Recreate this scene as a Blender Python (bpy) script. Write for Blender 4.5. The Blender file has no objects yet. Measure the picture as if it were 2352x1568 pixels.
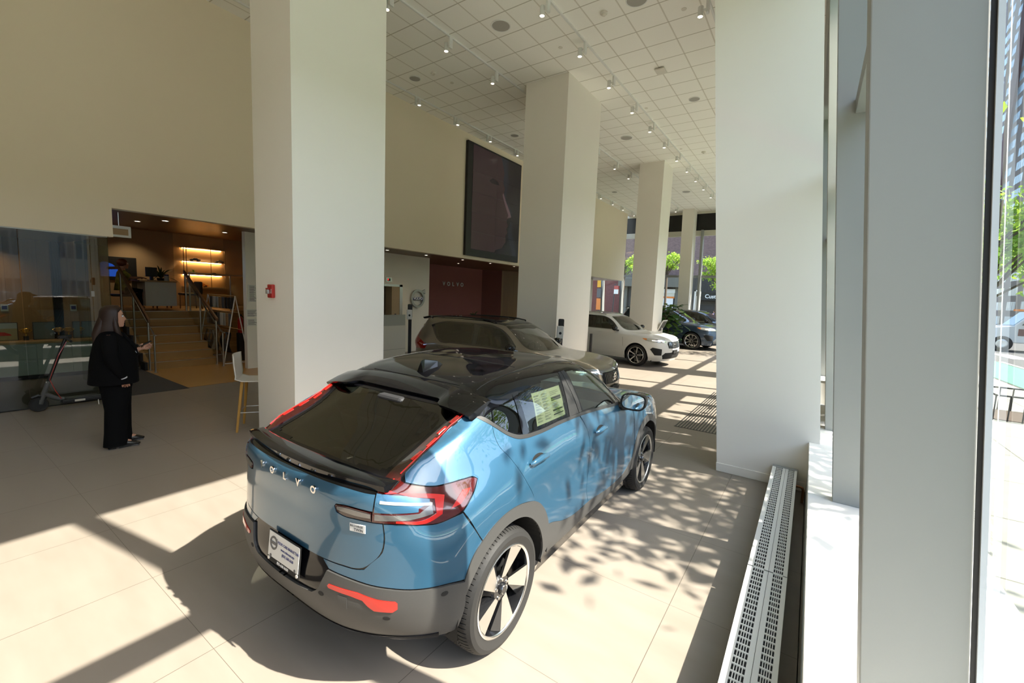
import bpy, bmesh, math, random
import numpy as np
from mathutils import Vector, Matrix
from mathutils.bvhtree import BVHTree
from mathutils.geometry import delaunay_2d_cdt
PI = math.pi
SC = bpy.context.scene
COL = SC.collection
# ---------------------------------------------------------------- camera
F_PX = 989.33
def cam_rows(y, p, r):
    base = np.array([[1, 0, 0], [0, 0, -1], [0, 1, 0.]])
    Rz = np.array([[math.cos(y), math.sin(y), 0], [-math.sin(y), math.cos(y), 0], [0, 0, 1]])
    Rx = np.array([[1, 0, 0], [0, math.cos(p), -math.sin(p)], [0, math.sin(p), math.cos(p)]])
    Rr = np.array([[math.cos(r), -math.sin(r), 0], [math.sin(r), math.cos(r), 0], [0, 0, 1]])
    return Rr @ Rx @ base @ Rz
CR = cam_rows(0.604036788, 0.106337022, 0.0409710736)
cd = bpy.data.cameras.new('camera'); cam = bpy.data.objects.new('camera', cd); COL.objects.link(cam)
cd.sensor_width = 36; cd.lens = 36 * F_PX / 2352; cd.clip_start = 0.03; cd.clip_end = 600
m4 = Matrix.Identity(4)
for i in range(3):
    m4[i][0] = CR[0][i]; m4[i][1] = -CR[1][i]; m4[i][2] = -CR[2][i]
m4.translation = (0, 0, 2.05)
cam.matrix_world = m4
SC.camera = cam
# ---------------------------------------------------------------- light
SUN = Vector((0.878, 0.174, 1.0)).normalized()
sl = bpy.data.lights.new('sun', 'SUN'); sl.energy = 11.5; sl.angle = math.radians(0.55); sl.color = (1.0, 0.945, 0.85)
so = bpy.data.objects.new('sun', sl); COL.objects.link(so); so.rotation_euler = SUN.to_track_quat('Z', 'Y').to_euler(); so.location = (20, 5, 25)
W = bpy.data.worlds.new('sky'); SC.world = W; W.use_nodes = True
nt = W.node_tree; bg = nt.nodes['Background']
sky = nt.nodes.new('ShaderNodeTexSky'); sky.sky_type = 'NISHITA'; sky.sun_disc = False
sky.sun_elevation = math.asin(SUN.z); sky.sun_rotation = math.atan2(SUN.x, SUN.y); sky.air_density = 1.2; sky.dust_density = 1.5
nt.links.new(sky.outputs[0], bg.inputs[0]); bg.inputs[1].default_value = 0.42
SC.view_settings.view_transform = 'Standard'; SC.view_settings.look = 'None'; SC.view_settings.gamma = 1
SC.view_settings.use_curve_mapping = False; SC.view_settings.exposure = 0.68
cy = SC.cycles
cy.max_bounces = 9; cy.diffuse_bounces = 6; cy.glossy_bounces = 4; cy.transmission_bounces = 4; cy.transparent_max_bounces = 12
cy.caustics_reflective = False; cy.caustics_refractive = False; cy.sample_clamp_indirect = 12; cy.use_denoising = True
try: cy.denoising_input_passes = 'RGB_ALBEDO_NORMAL'
except Exception: pass
cy.use_adaptive_sampling = True; cy.adaptive_threshold = 0.02
# ---------------------------------------------------------------- materials
M = {}
def mat(name, col=(.8, .8, .8), rough=.5, metal=0., spec=.5, coat=0., coat_rough=.03, emit=None, estr=1., noise=None, bump=None, alpha=None):
    m = bpy.data.materials.new(name); m.use_nodes = True; t = m.node_tree; b = t.nodes['Principled BSDF']
    b.inputs['Base Color'].default_value = (*col, 1); b.inputs['Roughness'].default_value = rough; b.inputs['Metallic'].default_value = metal
    b.inputs['Specular IOR Level'].default_value = spec; b.inputs['Coat Weight'].default_value = coat; b.inputs['Coat Roughness'].default_value = coat_rough
    if emit: b.inputs['Emission Color'].default_value = (*emit, 1); b.inputs['Emission Strength'].default_value = estr
    if noise:   # (scale, amount)
        tc = t.nodes.new('ShaderNodeTexCoord'); n = t.nodes.new('ShaderNodeTexNoise'); n.inputs['Scale'].default_value = noise[0]; n.inputs['Detail'].default_value = 4
        t.links.new(tc.outputs['Object'], n.inputs['Vector']); r = t.nodes.new('ShaderNodeMapRange')
        r.inputs['To Min'].default_value = 1 - noise[1]; r.inputs['To Max'].default_value = 1 + noise[1]; t.links.new(n.outputs[0], r.inputs['Value'])
        x = t.nodes.new('ShaderNodeVectorMath'); x.operation = 'SCALE'; x.inputs[0].default_value = col; t.links.new(r.outputs[0], x.inputs['Scale'])
        t.links.new(x.outputs[0], b.inputs['Base Color'])
    if bump:    # (scale, strength)
        tc = t.nodes.new('ShaderNodeTexCoord'); n = t.nodes.new('ShaderNodeTexNoise'); n.inputs['Scale'].default_value = bump[0]
        t.links.new(tc.outputs['Object'], n.inputs['Vector']); bp = t.nodes.new('ShaderNodeBump'); bp.inputs['Strength'].default_value = bump[1]; bp.inputs['Distance'].default_value = .01
        t.links.new(n.outputs[0], bp.inputs['Height']); t.links.new(bp.outputs[0], b.inputs['Normal'])
    M[name] = m
    return m
def glass_mat(name, tint=(1, 1, 1), refl=.06, rough=.0, edge=True, density=0., body=(.1, .1, .1)):
    m = bpy.data.materials.new(name); m.use_nodes = True; t = m.node_tree; t.nodes.clear()
    o = t.nodes.new('ShaderNodeOutputMaterial'); tr = t.nodes.new('ShaderNodeBsdfTransparent'); tr.inputs[0].default_value = (*tint, 1)
    g = t.nodes.new('ShaderNodeBsdfGlossy'); g.inputs['Roughness'].default_value = rough; g.inputs[0].default_value = (1, 1, 1, 1)
    mx = t.nodes.new('ShaderNodeMixShader'); lw = t.nodes.new('ShaderNodeFresnel'); lw.inputs[0].default_value = 1.5
    ma = t.nodes.new('ShaderNodeMath'); ma.operation = 'MULTIPLY_ADD'; ma.inputs[1].default_value = 1.3 if edge else .6; ma.inputs[2].default_value = refl - .05; ma.use_clamp = True
    gg = t.nodes.new('ShaderNodeNewGeometry'); iv = t.nodes.new('ShaderNodeMath'); iv.operation = 'SUBTRACT'; iv.inputs[0].default_value = 1; t.links.new(gg.outputs['Backfacing'], iv.inputs[1])
    m2 = t.nodes.new('ShaderNodeMath'); m2.operation = 'MULTIPLY'; t.links.new(lw.outputs[0], ma.inputs[0]); t.links.new(ma.outputs[0], m2.inputs[0]); t.links.new(iv.outputs[0], m2.inputs[1]); t.links.new(m2.outputs[0], mx.inputs[0])
    base = tr
    if density > 0:
        d = t.nodes.new('ShaderNodeBsdfDiffuse'); d.inputs[0].default_value = (*body, 1); mm = t.nodes.new('ShaderNodeMixShader'); mm.inputs[0].default_value = density
        t.links.new(tr.outputs[0], mm.inputs[1]); t.links.new(d.outputs[0], mm.inputs[2]); base = mm
    t.links.new(base.outputs[0], mx.inputs[1]); t.links.new(g.outputs[0], mx.inputs[2]); t.links.new(mx.outputs[0], o.inputs[0])
    M[name] = m
    return m
# ---------------------------------------------------------------- mesh builder
def rotm(rx=0, ry=0, rz=0): return Matrix.Rotation(rz, 3, 'Z') @ Matrix.Rotation(ry, 3, 'Y') @ Matrix.Rotation(rx, 3, 'X')
class MB:
    def __init__(s): s.v = []; s.f = []; s.mi = []; s.cur = 0
    def add(s, vs, fs):
        o = len(s.v); s.v += [tuple(v) for v in vs]; s.f += [tuple(o + i for i in f) for f in fs]; s.mi += [s.cur] * len(fs); return s
    def box(s, x0, x1, y0, y1, z0, z1, R=None, o=None):
        vs = [Vector((x, y, z)) for x in (x0, x1) for y in (y0, y1) for z in (z0, z1)]
        if R is not None:
            o = Vector(o or (0, 0, 0)); vs = [R @ v + o for v in vs]
        return s.add(vs, [(0, 1, 3, 2), (4, 6, 7, 5), (0, 4, 5, 1), (2, 3, 7, 6), (0, 2, 6, 4), (1, 5, 7, 3)])
    def quad(s, a, b, c, d): return s.add([a, b, c, d], [(0, 1, 2, 3)])
    def tube(s, p, q, r, r2=None, n=12, cap=True): return s.path([p, q], [r, r if r2 is None else r2], n, cap)
    def path(s, pts, r, n=10, cap=True):
        pts = [Vector(p) for p in pts]; rs = r if isinstance(r, (list, tuple)) else [r] * len(pts)
        vs = []; up = None
        for i, p in enumerate(pts):
            d = (pts[min(i + 1, len(pts) - 1)] - pts[max(i - 1, 0)]).normalized()
            if up is None: up = Vector((0, 0, 1)) if abs(d.z) < .9 else Vector((1, 0, 0))
            a = d.cross(up).normalized(); b = a.cross(d).normalized(); up = b
            for k in range(n):
                t = 2 * PI * k / n; vs.append(p + a * (math.cos(t) * rs[i]) + b * (math.sin(t) * rs[i]))
        fs = [(i * n + k, i * n + (k + 1) % n, (i + 1) * n + (k + 1) % n, (i + 1) * n + k) for i in range(len(pts) - 1) for k in range(n)]
        if cap: fs += [tuple(range(n - 1, -1, -1)), tuple((len(pts) - 1) * n + k for k in range(n))]
        return s.add(vs, fs)
    def lathe(s, prof, n=32, axis='Z', o=(0, 0, 0), closed=False):   # prof: (radius, along)
        vs = []
        for r, h in prof:
            for k in range(n):
                t = 2 * PI * k / n; c, d = r * math.cos(t), r * math.sin(t)
                v = (c, d, h) if axis == 'Z' else (h, c, d) if axis == 'X' else (d, h, c)
                vs.append((v[0] + o[0], v[1] + o[1], v[2] + o[2]))
        m = len(prof); fs = []
        for i in range(m if closed else m - 1):
            j = (i + 1) % m
            for k in range(n): fs.append((i * n + k, i * n + (k + 1) % n, j * n + (k + 1) % n, j * n + k))
        return s.add(vs, fs)
    def prism(s, poly, a, b, axis='Z', fn=None):   # extrude 2-D polygon
        def P(u, v, w): return (u, v, w) if axis == 'Z' else (w, u, v) if axis == 'X' else (u, w, v)
        n = len(poly); vs = [P(u, v, a) for u, v in poly] + [P(u, v, b) for u, v in poly]
        if fn: vs = [fn(v) for v in vs]
        return s.add(vs, [tuple(range(n - 1, -1, -1)), tuple(range(n, 2 * n))] + [(i, (i + 1) % n, n + (i + 1) % n, n + i) for i in range(n)])
    def ball(s, c, r, n=10, m=14, sc=(1, 1, 1)):
        vs = []
        for i in range(n + 1):
            a = PI * i / n
            for k in range(m):
                t = 2 * PI * k / m; vs.append((c[0] + r * sc[0] * math.sin(a) * math.cos(t), c[1] + r * sc[1] * math.sin(a) * math.sin(t), c[2] + r * sc[2] * math.cos(a)))
        return s.add(vs, [(i * m + k, (i + 1) * m + k, (i + 1) * m + (k + 1) % m, i * m + (k + 1) % m) for i in range(n) for k in range(m)])
    def xf(s, Mx): s.v = [tuple(Mx @ Vector(v)) for v in s.v]; return s
    def build(s, name, m, parent=None, smooth=False, bevel=0, seg=2, loc=None, mats=None, sub=0):
        me = bpy.data.meshes.new(name); me.from_pydata(s.v, [], s.f)
        b = bmesh.new(); b.from_mesh(me)
        bmesh.ops.remove_doubles(b, verts=b.verts, dist=1e-5); bmesh.ops.recalc_face_normals(b, faces=b.faces)
        b.to_mesh(me); b.free()
        ob = bpy.data.objects.new(name, me); COL.objects.link(ob)
        for mm in (mats or [m]): me.materials.append(M[mm] if isinstance(mm, str) else mm)
        if mats and len(me.polygons) == len(s.mi):
            me.polygons.foreach_set('material_index', s.mi)
        if smooth: me.shade_smooth() if smooth is True else me.shade_auto(smooth)
        if sub: q = ob.modifiers.new('sub', 'SUBSURF'); q.levels = q.render_levels = sub
        if bevel: q = ob.modifiers.new('bevel', 'BEVEL'); q.width = bevel; q.segments = seg; q.limit_method = 'ANGLE'; q.angle_limit = .6
        if parent is not None: ob.parent = parent
        if loc is not None: ob.location = loc
        return ob
def _auto(me, ang):
    me.shade_smooth()
    b = bmesh.new(); b.from_mesh(me)
    for e in b.edges:
        if len(e.link_faces) == 2 and e.calc_face_angle(0) > ang: e.smooth = False
    b.to_mesh(me); b.free()
_orig_build = MB.build
def build(s, name, m, parent=None, smooth=False, **k):
    ob = _orig_build(s, name, m, parent, **k)
    if smooth: _auto(ob.data, .6 if smooth is True else smooth)
    return ob
MB.build = build
def tag(o, label=None, cat=None, group=None, kind=None):
    if label: o['label'] = label
    if cat: o['category'] = cat
    if group: o['group'] = group
    if kind: o['kind'] = kind
    return o
def empty(name, loc=(0, 0, 0), rz=0, label=None, cat=None, group=None, kind=None, scale=1):
    o = bpy.data.objects.new(name, None); COL.objects.link(o); o.location = loc; o.rotation_euler = (0, 0, rz); o.scale = (scale,) * 3; o.empty_display_size = .1
    return tag(o, label, cat, group, kind)
def copy_tree(o, parent=None):
    c = o.copy(); COL.objects.link(c)
    if parent is not None: c.parent = parent
    for ch in list(o.children): copy_tree(ch, c)
    return c
def struct(name, mb, m, **k): return tag(mb.build(name, m, **k), kind='structure')
def text_mesh(txt, size, m, name='lettering', parent=None, depth=.004, mtx=None, align='CENTER', bold=0., spacing=1., xs=1.):
    c = bpy.data.curves.new(name, 'FONT'); c.body = txt; c.size = size; c.extrude = depth; c.offset = bold; c.align_x = align; c.align_y = 'CENTER'; c.space_character = spacing; c.resolution_u = 3
    o = bpy.data.objects.new(name, c); dg = bpy.context.evaluated_depsgraph_get(); COL.objects.link(o); dg.update()
    me = bpy.data.meshes.new_from_object(o.evaluated_get(dg)); bpy.data.objects.remove(o); bpy.data.curves.remove(c)
    ob = bpy.data.objects.new(name, me); COL.objects.link(ob); me.materials.clear(); me.materials.append(M[m])
    if xs != 1: me.transform(Matrix.Diagonal((xs, 1, 1, 1)))
    if mtx is not None: me.transform(mtx)
    if parent is not None: ob.parent = parent
    return ob
def frame_mtx(o, ux, uy):    # local X -> ux, local Y -> uy
    ux = Vector(ux).normalized(); uy = Vector(uy); uy = (uy - ux * uy.dot(ux)).normalized(); uz = ux.cross(uy)
    m = Matrix.Identity(4)
    for i in range(3): m[i][0] = ux[i]; m[i][1] = uy[i]; m[i][2] = uz[i]; m[i][3] = o[i]
    return m
LEAN = 0.0866
# ---------------------------------------------------------------- surface materials
def nd(t, kind, **kw):
    n = t.nodes.new(kind)
    for k, v in kw.items():
        if isinstance(v, (int, float, tuple)) and k in n.inputs: n.inputs[k].default_value = v
        else: setattr(n, k, v)
    return n
def mth(t, op, a, b=None, c=None, clamp=False):
    n = t.nodes.new('ShaderNodeMath'); n.operation = op; n.use_clamp = clamp
    for i, x in enumerate((a, b, c)):
        if x is None: continue
        if isinstance(x, (int, float)): n.inputs[i].default_value = x
        else: t.links.new(x, n.inputs[i])
    return n.outputs[0]
def line_mask(t, coord, period, off, width):    # 1 on the joint
    a = mth(t, 'SUBTRACT', coord, off); a = mth(t, 'DIVIDE', a, period); a = mth(t, 'FRACT', a); a = mth(t, 'SUBTRACT', a, .5); a = mth(t, 'ABSOLUTE', a)
    return mth(t, 'GREATER_THAN', a, .5 - width / period / 2)
def mixc(t, f, a, b):
    n = t.nodes.new('ShaderNodeMix'); n.data_type = 'RGBA'
    for i, x in ((0, f), (6, a), (7, b)):
        if isinstance(x, tuple): n.inputs[i].default_value = (*x, 1)
        elif isinstance(x, (int, float)): n.inputs[i].default_value = x
        else: t.links.new(x, n.inputs[i])
    return n.outputs[2]
def floor_mat():
    m = mat('floor_tile', rough=.42, spec=.42); t = m.node_tree; b = t.nodes['Principled BSDF']
    g = nd(t, 'ShaderNodeNewGeometry'); s = nd(t, 'ShaderNodeSeparateXYZ'); t.links.new(g.outputs[0], s.inputs[0])
    lx = line_mask(t, s.outputs[0], .9915, -.61, .0045); ly = line_mask(t, s.outputs[1], .9915, .918, .0030)
    ln = mth(t, 'MAXIMUM', lx, ly)
    mp = nd(t, 'ShaderNodeMapping'); mp.inputs['Scale'].default_value = (1.2, 5, 1); t.links.new(g.outputs[0], mp.inputs[0])
    n1 = nd(t, 'ShaderNodeTexNoise', Scale=1.4, Detail=6.); t.links.new(mp.outputs[0], n1.inputs['Vector'])
    n2 = nd(t, 'ShaderNodeTexNoise', Scale=.9, Detail=3.); t.links.new(g.outputs[0], n2.inputs['Vector'])
    # slight tone change from tile to tile
    cx = mth(t, 'FLOOR', mth(t, 'DIVIDE', mth(t, 'ADD', s.outputs[0], .61), .9915)); cyy = mth(t, 'FLOOR', mth(t, 'DIVIDE', mth(t, 'SUBTRACT', s.outputs[1], .918), .9915))
    cb = nd(t, 'ShaderNodeCombineXYZ'); t.links.new(cx, cb.inputs[0]); t.links.new(cyy, cb.inputs[1])
    wn = nd(t, 'ShaderNodeTexWhiteNoise'); t.links.new(cb.outputs[0], wn.inputs[0])
    c = mixc(t, n1.outputs[0], (.215, .180, .146), (.310, .275, .235)); c = mixc(t, mth(t, 'MULTIPLY', n2.outputs[0], .55), c, (.245, .208, .170))
    c = mixc(t, mth(t, 'MULTIPLY', wn.outputs[0], .16), c, (.300, .262, .218)); c = mixc(t, ln, c, (.12, .10, .08))
    t.links.new(c, b.inputs['Base Color'])
    r = mth(t, 'MULTIPLY_ADD', n1.outputs[0], .2, .33); t.links.new(r, b.inputs['Roughness'])
floor_mat()
def ceiling_mat():
    m = mat('ceiling_tile', rough=.85); t = m.node_tree; b = t.nodes['Principled BSDF']
    g = nd(t, 'ShaderNodeNewGeometry'); s = nd(t, 'ShaderNodeSeparateXYZ'); t.links.new(g.outputs[0], s.inputs[0])
    lx = line_mask(t, s.outputs[0], .612, -5.772, .026); ly = line_mask(t, s.outputs[1], .612, 6.20, .022)
    n = nd(t, 'ShaderNodeTexNoise', Scale=60., Detail=2.); t.links.new(g.outputs[0], n.inputs['Vector'])
    c = mixc(t, n.outputs[0], (.94, .91, .84), (.97, .95, .89)); c = mixc(t, lx, c, (.72, .68, .60)); c = mixc(t, ly, c, (.58, .54, .46))
    t.links.new(c, b.inputs['Base Color'])
ceiling_mat()
def wood_mat(name, c0, c1, axis=1, board=.12, rough=.35, spec=.4, grain=26.):
    m = mat(name, rough=rough, spec=spec); t = m.node_tree; b = t.nodes['Principled BSDF']
    g = nd(t, 'ShaderNodeNewGeometry'); s = nd(t, 'ShaderNodeSeparateXYZ'); t.links.new(g.outputs[0], s.inputs[0])
    o = (axis + 1) % 3 if axis != 2 else 1
    sc = [grain] * 3; sc[axis] = .8
    mp = nd(t, 'ShaderNodeMapping'); mp.inputs['Scale'].default_value = sc; t.links.new(g.outputs[0], mp.inputs[0])
    n1 = nd(t, 'ShaderNodeTexNoise', Scale=1., Detail=5.); t.links.new(mp.outputs[0], n1.inputs['Vector'])
    k = mth(t, 'FLOOR', mth(t, 'DIVIDE', s.outputs[o], board)); wn = nd(t, 'ShaderNodeTexWhiteNoise'); wn.noise_dimensions = '1D'; t.links.new(k, wn.inputs['W'])
    f = mth(t, 'MULTIPLY_ADD', wn.outputs[0], .45, mth(t, 'MULTIPLY', n1.outputs[0], .6)); c = mixc(t, f, c0, c1)
    ln = line_mask(t, s.outputs[o], board, 0., .004); c = mixc(t, mth(t, 'MULTIPLY', ln, .6), c, tuple(x * .3 for x in c0)); t.links.new(c, b.inputs['Base Color'])
wood_mat('wood_ceiling', (.10, .05, .022), (.19, .10, .045), axis=1, board=.14)
wood_mat('wood_floor', (.34, .17, .045), (.50, .28, .085), axis=1, board=.09, rough=.3)
wood_mat('wood_step', (.28, .15, .045), (.46, .27, .10), axis=1, board=.5, rough=.35, grain=60.)
wood_mat('wood_panel', (.16, .085, .03), (.30, .17, .065), axis=2, board=.22)
wood_mat('wood_counter', (.30, .18, .08), (.45, .28, .13), axis=1, board=.3)
mat('wall_paint', (.86, .80, .68), .8, noise=(1.5, .015)); mat('wall_left_paint', (.88, .77, .60), .85, noise=(1.2, .015))
mat('column_paint', (.88, .84, .76), .75, noise=(2., .015)); mat('fin_paint', (.29, .30, .285), .5, noise=(3., .02)); mat('sill_stone', (.86, .84, .79), .55, noise=(5., .03))
mat('white_metal', (.80, .80, .77), .4); mat('dark_slot', (.006, .006, .007), .7); mat('gasket', (.012, .012, .014), .6); mat('alum', (.55, .57, .58), .35, metal=.9)
mat('steel', (.50, .48, .44), .28, metal=1.); mat('copper', (.30, .14, .07), .45, metal=.8); mat('black_fascia', (.006, .006, .006), .35)
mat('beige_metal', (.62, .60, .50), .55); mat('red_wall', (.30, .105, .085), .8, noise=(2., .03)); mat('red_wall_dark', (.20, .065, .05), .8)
mat('dark_carpet', (.075, .068, .06), .95, noise=(150., .25)); mat('niche_wall', (.62, .45, .25), .8); mat('room_wall', (.40, .30, .185), .85)
mat('black_plastic', (.012, .012, .013), .45); mat('grey_plastic', (.10, .10, .10), .5); mat('white_plastic', (.78, .78, .76), .35); mat('off_white', (.72, .68, .60), .5)
mat('lamp_glow', (1, .95, .85), emit=(1, .86, .68), estr=9.); mat('warm_strip', (1, .8, .5), emit=(1, .55, .2), estr=24.); mat('red_led', (.3, 0, 0), emit=(1, .02, .02), estr=1.5)
mat('frosted', (.42, .42, .38), .4); mat('cabinet', (.34, .37, .33), .35, coat=.3); mat('paper', (.72, .70, .62), .7); mat('ink', (.03, .03, .035), .6)
mat('concrete', (.42, .44, .37), .85, noise=(4., .08)); mat('asphalt', (.11, .11, .105), .9, noise=(8., .1)); mat('road_white', (.75, .75, .72), .8); mat('bike_green', (.12, .40, .22), .85)
mat('brick_far', (.15, .085, .08), .9); mat('brick_dark', (.16, .06, .05), .9); mat('leaf_a', (.19, .34, .035), .55, noise=(3., .2)); mat('leaf_b', (.30, .44, .05), .55); mat('bark', (.09, .065, .045), .9)
mat('plant_leaf', (.03, .085, .02), .35); mat('plant_light', (.10, .18, .03), .4); mat('yellow', (.75, .38, .02), .5); mat('red_paint', (.42, .015, .01), .35, coat=.5)
mat('store_dark', (.03, .026, .022), .5); mat('store_grey', (.13, .125, .10), .7); mat('orange', (.75, .22, .03), .5); mat('skyblue_glass', (.22, .36, .44), .15, spec=.8)
glass_mat('window_glass', (.975, .98, .965), refl=.06); mat('spacer_alum', (.62, .66, .70), .6); mat('back_grey', (.50, .47, .42), .8); glass_mat('office_glass', (.86, .90, .87), refl=.10); glass_mat('green_glass', (.50, .62, .55), refl=.10); glass_mat('rail_glass', (.88, .92, .89), refl=.05)
for n in ('leaf_a', 'leaf_b', 'plant_leaf', 'plant_light'):
    b_ = M[n].node_tree.nodes['Principled BSDF']
    t_ = M[n].node_tree; tl = t_.nodes.new('ShaderNodeBsdfTranslucent'); ms = t_.nodes.new('ShaderNodeMixShader'); ms.inputs[0].default_value = .35
    tl.inputs[0].default_value = {'leaf_a': (.35, .55, .05, 1), 'leaf_b': (.5, .7, .08, 1)}.get(n, (.08, .16, .02, 1))
    out = [x for x in t_.nodes if x.type == 'OUTPUT_MATERIAL'][0]; t_.links.new(b_.outputs[0], ms.inputs[1]); t_.links.new(tl.outputs[0], ms.inputs[2]); t_.links.new(ms.outputs[0], out.inputs[0])
# ---------------------------------------------------------------- room shell
ZC = 7.25; XW = -9.75; ZF = 3.23
lean_x = lambda v: (v[0] - LEAN * v[2], v[1], v[2])
lean_y = lambda v: (v[0], v[1] - LEAN * v[2], v[2])
YB = -4.0; YF = 27.4
m = MB(); m.box(-20, .12, YB, YF + .3, -.15, 0); struct('floor', m, 'floor_tile')
m = MB(); m.box(XW - .2, 1.0, YB, YF + .2, ZC, ZC + .12); struct('ceiling', m, 'ceiling_tile')
m = MB(); m.box(XW - .2, 1.0, YB - .2, YB, 0, ZC); m.box(-20, XW - .2, YB - .2, YB, 0, 3.9); struct('wall_back', m, 'back_grey')
# upper left wall: a tall bulkhead with a low soffit by the glass office and a higher one beyond
m = MB(); m.box(XW - .2, XW, YB, 2.21, 2.75, ZC); m.box(XW - .2, XW, 2.21, 26.0, ZF, ZC); m.box(XW - .2, XW, YB, -1.5, 0, 2.75); struct('wall_left', m, 'wall_left_paint')
m = MB()   # timber ceiling behind the bulkhead, rising toward the back of the raised room
def slab(y0, y1, xb, zb):
    m.quad((XW - .2, y0, ZF), (XW - .2, y1, ZF), (xb, y1, zb), (xb, y0, zb)); m.quad((XW - .2, y0, ZF + .06), (XW - .2, y1, ZF + .06), (xb, y1, zb + .06), (xb, y0, zb + .06))
slab(2.21, 8.0, -17.5, 3.63); slab(8.0, 26.0, -17.5, ZF + .02)
struct('ceiling_timber', m, 'wood_ceiling')
m = MB(); m.box(-13.3, XW - .2, YB, 2.21, 2.78, 2.9); struct('ceiling_office', m, 'cabinet')
# lower left rooms
XWH = -11.2
m = MB(); m.box(XWH - .15, XWH, 4.9, 8.3, 0, 3.4); m.box(XWH - .15, XWH, 9.72, 10.93, 0, ZF + .1); m.box(XWH - .15, XWH, 8.3, 9.72, 2.25, ZF + .1); struct('wall_white', m, 'wall_paint')
m = MB(); m.box(-13.65, -13.5, 10.9, 16.9, 0, 3.4); struct('wall_red', m, 'red_wall')
m = MB(); m.box(-13.5, XWH - .15, 10.80, 10.93, 0, 3.3); struct('wall_red_return', m, 'red_wall')
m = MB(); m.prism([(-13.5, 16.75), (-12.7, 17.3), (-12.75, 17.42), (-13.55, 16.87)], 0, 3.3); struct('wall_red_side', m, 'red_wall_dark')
m = MB(); m.prism([(-12.7, 17.3), (-11.2, 19.4), (-11.3, 19.5), (-12.75, 17.42)], 0, 3.3); struct('wall_timber', m, 'wood_panel')
m = MB(); m.box(-11.3, -11.15, 19.4, 24.6, 0, 3.3); struct('wall_inner', m, 'wall_paint')
m = MB(); m.box(-13.25, -13.1, YB, 2.72, 0, 2.8); struct('wall_office', m, 'wood_panel')
m = MB(); m.box(-17.65, -17.5, 2.0, 5.45, 0, 3.8); m.box(-17.65, -17.5, 6.93, 9, 0, 3.8); struct('wall_lounge', m, 'room_wall')
m = MB(); m.box(-17.75, -17.5, 5.45, 6.93, 0, 3.8); struct('wall_niche', m, 'niche_wall')
m = MB(); m.box(-17.5, -13.1, 1.95, 2.1, 0, 3.8); struct('wall_lounge_side', m, 'room_wall')
m = MB(); m.box(-17.5, XWH - .15, 7.9, 8.05, 0, 3.8); struct('wall_lounge_end', m, 'wall_paint')
# raised floor with the timber landing, timber apron in front of the stairs, office carpet
m = MB(); m.box(-17.5, -14.2, 2.1, 7.9, 0, 1.26); struct('floor_landing', m, 'wood_floor')
m = MB(); m.box(-12.6, -9.87, 3.22, 7.6, 0, .006); struct('floor_timber', m, 'wood_floor')
m = MB(); m.box(-13.1, -9.80, YB, 2.14, 0, .005); m.prism([(-13.1, 2.14), (-9.8, 2.14), (-9.8, 3.22), (-13.1, 3.22)], 0, .005); struct('floor_carpet', m, 'dark_carpet')
# ---------------------------------------------------------------- columns
def column(x0, x1, y0, y1, label, lean=0, z1=ZC, mt='column_paint', d='x'):
    r = empty('column', ((x0 + x1) / 2, (y0 + y1) / 2, 0), label=label, cat='column', kind='structure')
    fn = (lambda v: (v[0] - lean * v[2], v[1], v[2])) if d == 'x' else (lambda v: (v[0], v[1] - lean * v[2], v[2]))
    a, b = (x1 - x0) / 2, (y1 - y0) / 2
    MB().prism([(-a, -b), (a, -b), (a, b), (-a, b)], 0, z1, fn=fn).build('shaft', mt, r)
    MB().prism([(-a - .006, -b - .006), (a + .006, -b - .006), (a + .006, b + .006), (-a - .006, b + .006)], .002, .105, fn=fn).build('base_band', mt, r, bevel=.003)
    return r
column(-6.07, -5.14, 2.78, 4.115, 'wide white column right behind the blue car with the red fire alarm on it')
column(-6.32, -5.14, 9.33, 11.2, 'white column with the charger post in front, behind the grey-brown car')
column(-5.92, -5.0, 16.7, 17.92, 'slimmer white column behind the white car, plant beside it')
column(-.785, .257, 5.71, 6.40, 'raked white column at the far end of the floor heater', lean=LEAN)
column(-.785, .30, 13.45, 14.35, 'raked white window column further down the glass wall', lean=LEAN)
column(-.785, .30, 20.9, 21.9, 'last raked white column of the glass wall', lean=LEAN)
# ---------------------------------------------------------------- glass facade on the right
ZS = .57; ZH = 6.03; ZT = 3.45; XG = .60
m = MB(); m.prism([(.108, ZS), (.108, ZS - .035), (.125, ZS - .05), (.125, 0), (1.0, 0), (1.0, ZS)], YB, 8.15, axis='Y'); m.prism([(.108, ZS), (.108, ZS - .035), (.125, ZS - .05), (.125, 0), (1.0, 0), (1.0, ZS)], 10.5, YF, axis='Y')
struct('trim_1', m, 'sill_stone', bevel=.004)
m = MB(); m.prism([(.45, 0), (.60, 0), (.60, .012), (.45, .012)], 8.15, 10.5, axis='Y'); m.box(.12, 1.0, 8.15, 10.5, -.1, 0); struct('trim_2', m, 'sill_stone')
m = MB()
m.prism([(.33, YB), (.9, YB), (.9, YF), (.33, YF)], ZH, ZC, fn=lean_x); struct('wall_spandrel', m, 'fin_paint')
def fin(y, t=.11, x0=.315, x1=.568, z0=ZS, z1=ZC): return MB().prism([(x0, y), (x1, y), (x1, y + t), (x0, y + t)], z0, z1, fn=lean_x)
fins = [-2.95, -.60, 1.75, 4.05, 6.45]
bays = [(-4.0, -2.95), (-2.84, -.60), (-.49, 1.75), (1.86, 4.05), (4.16, 6.45), (10.85, 11.6), (11.7, 13.55), (14.35, 16.85), (16.95, 18.9), (19.0, 20.9), (21.9, 24.4), (24.5, 27.2)]
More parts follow.
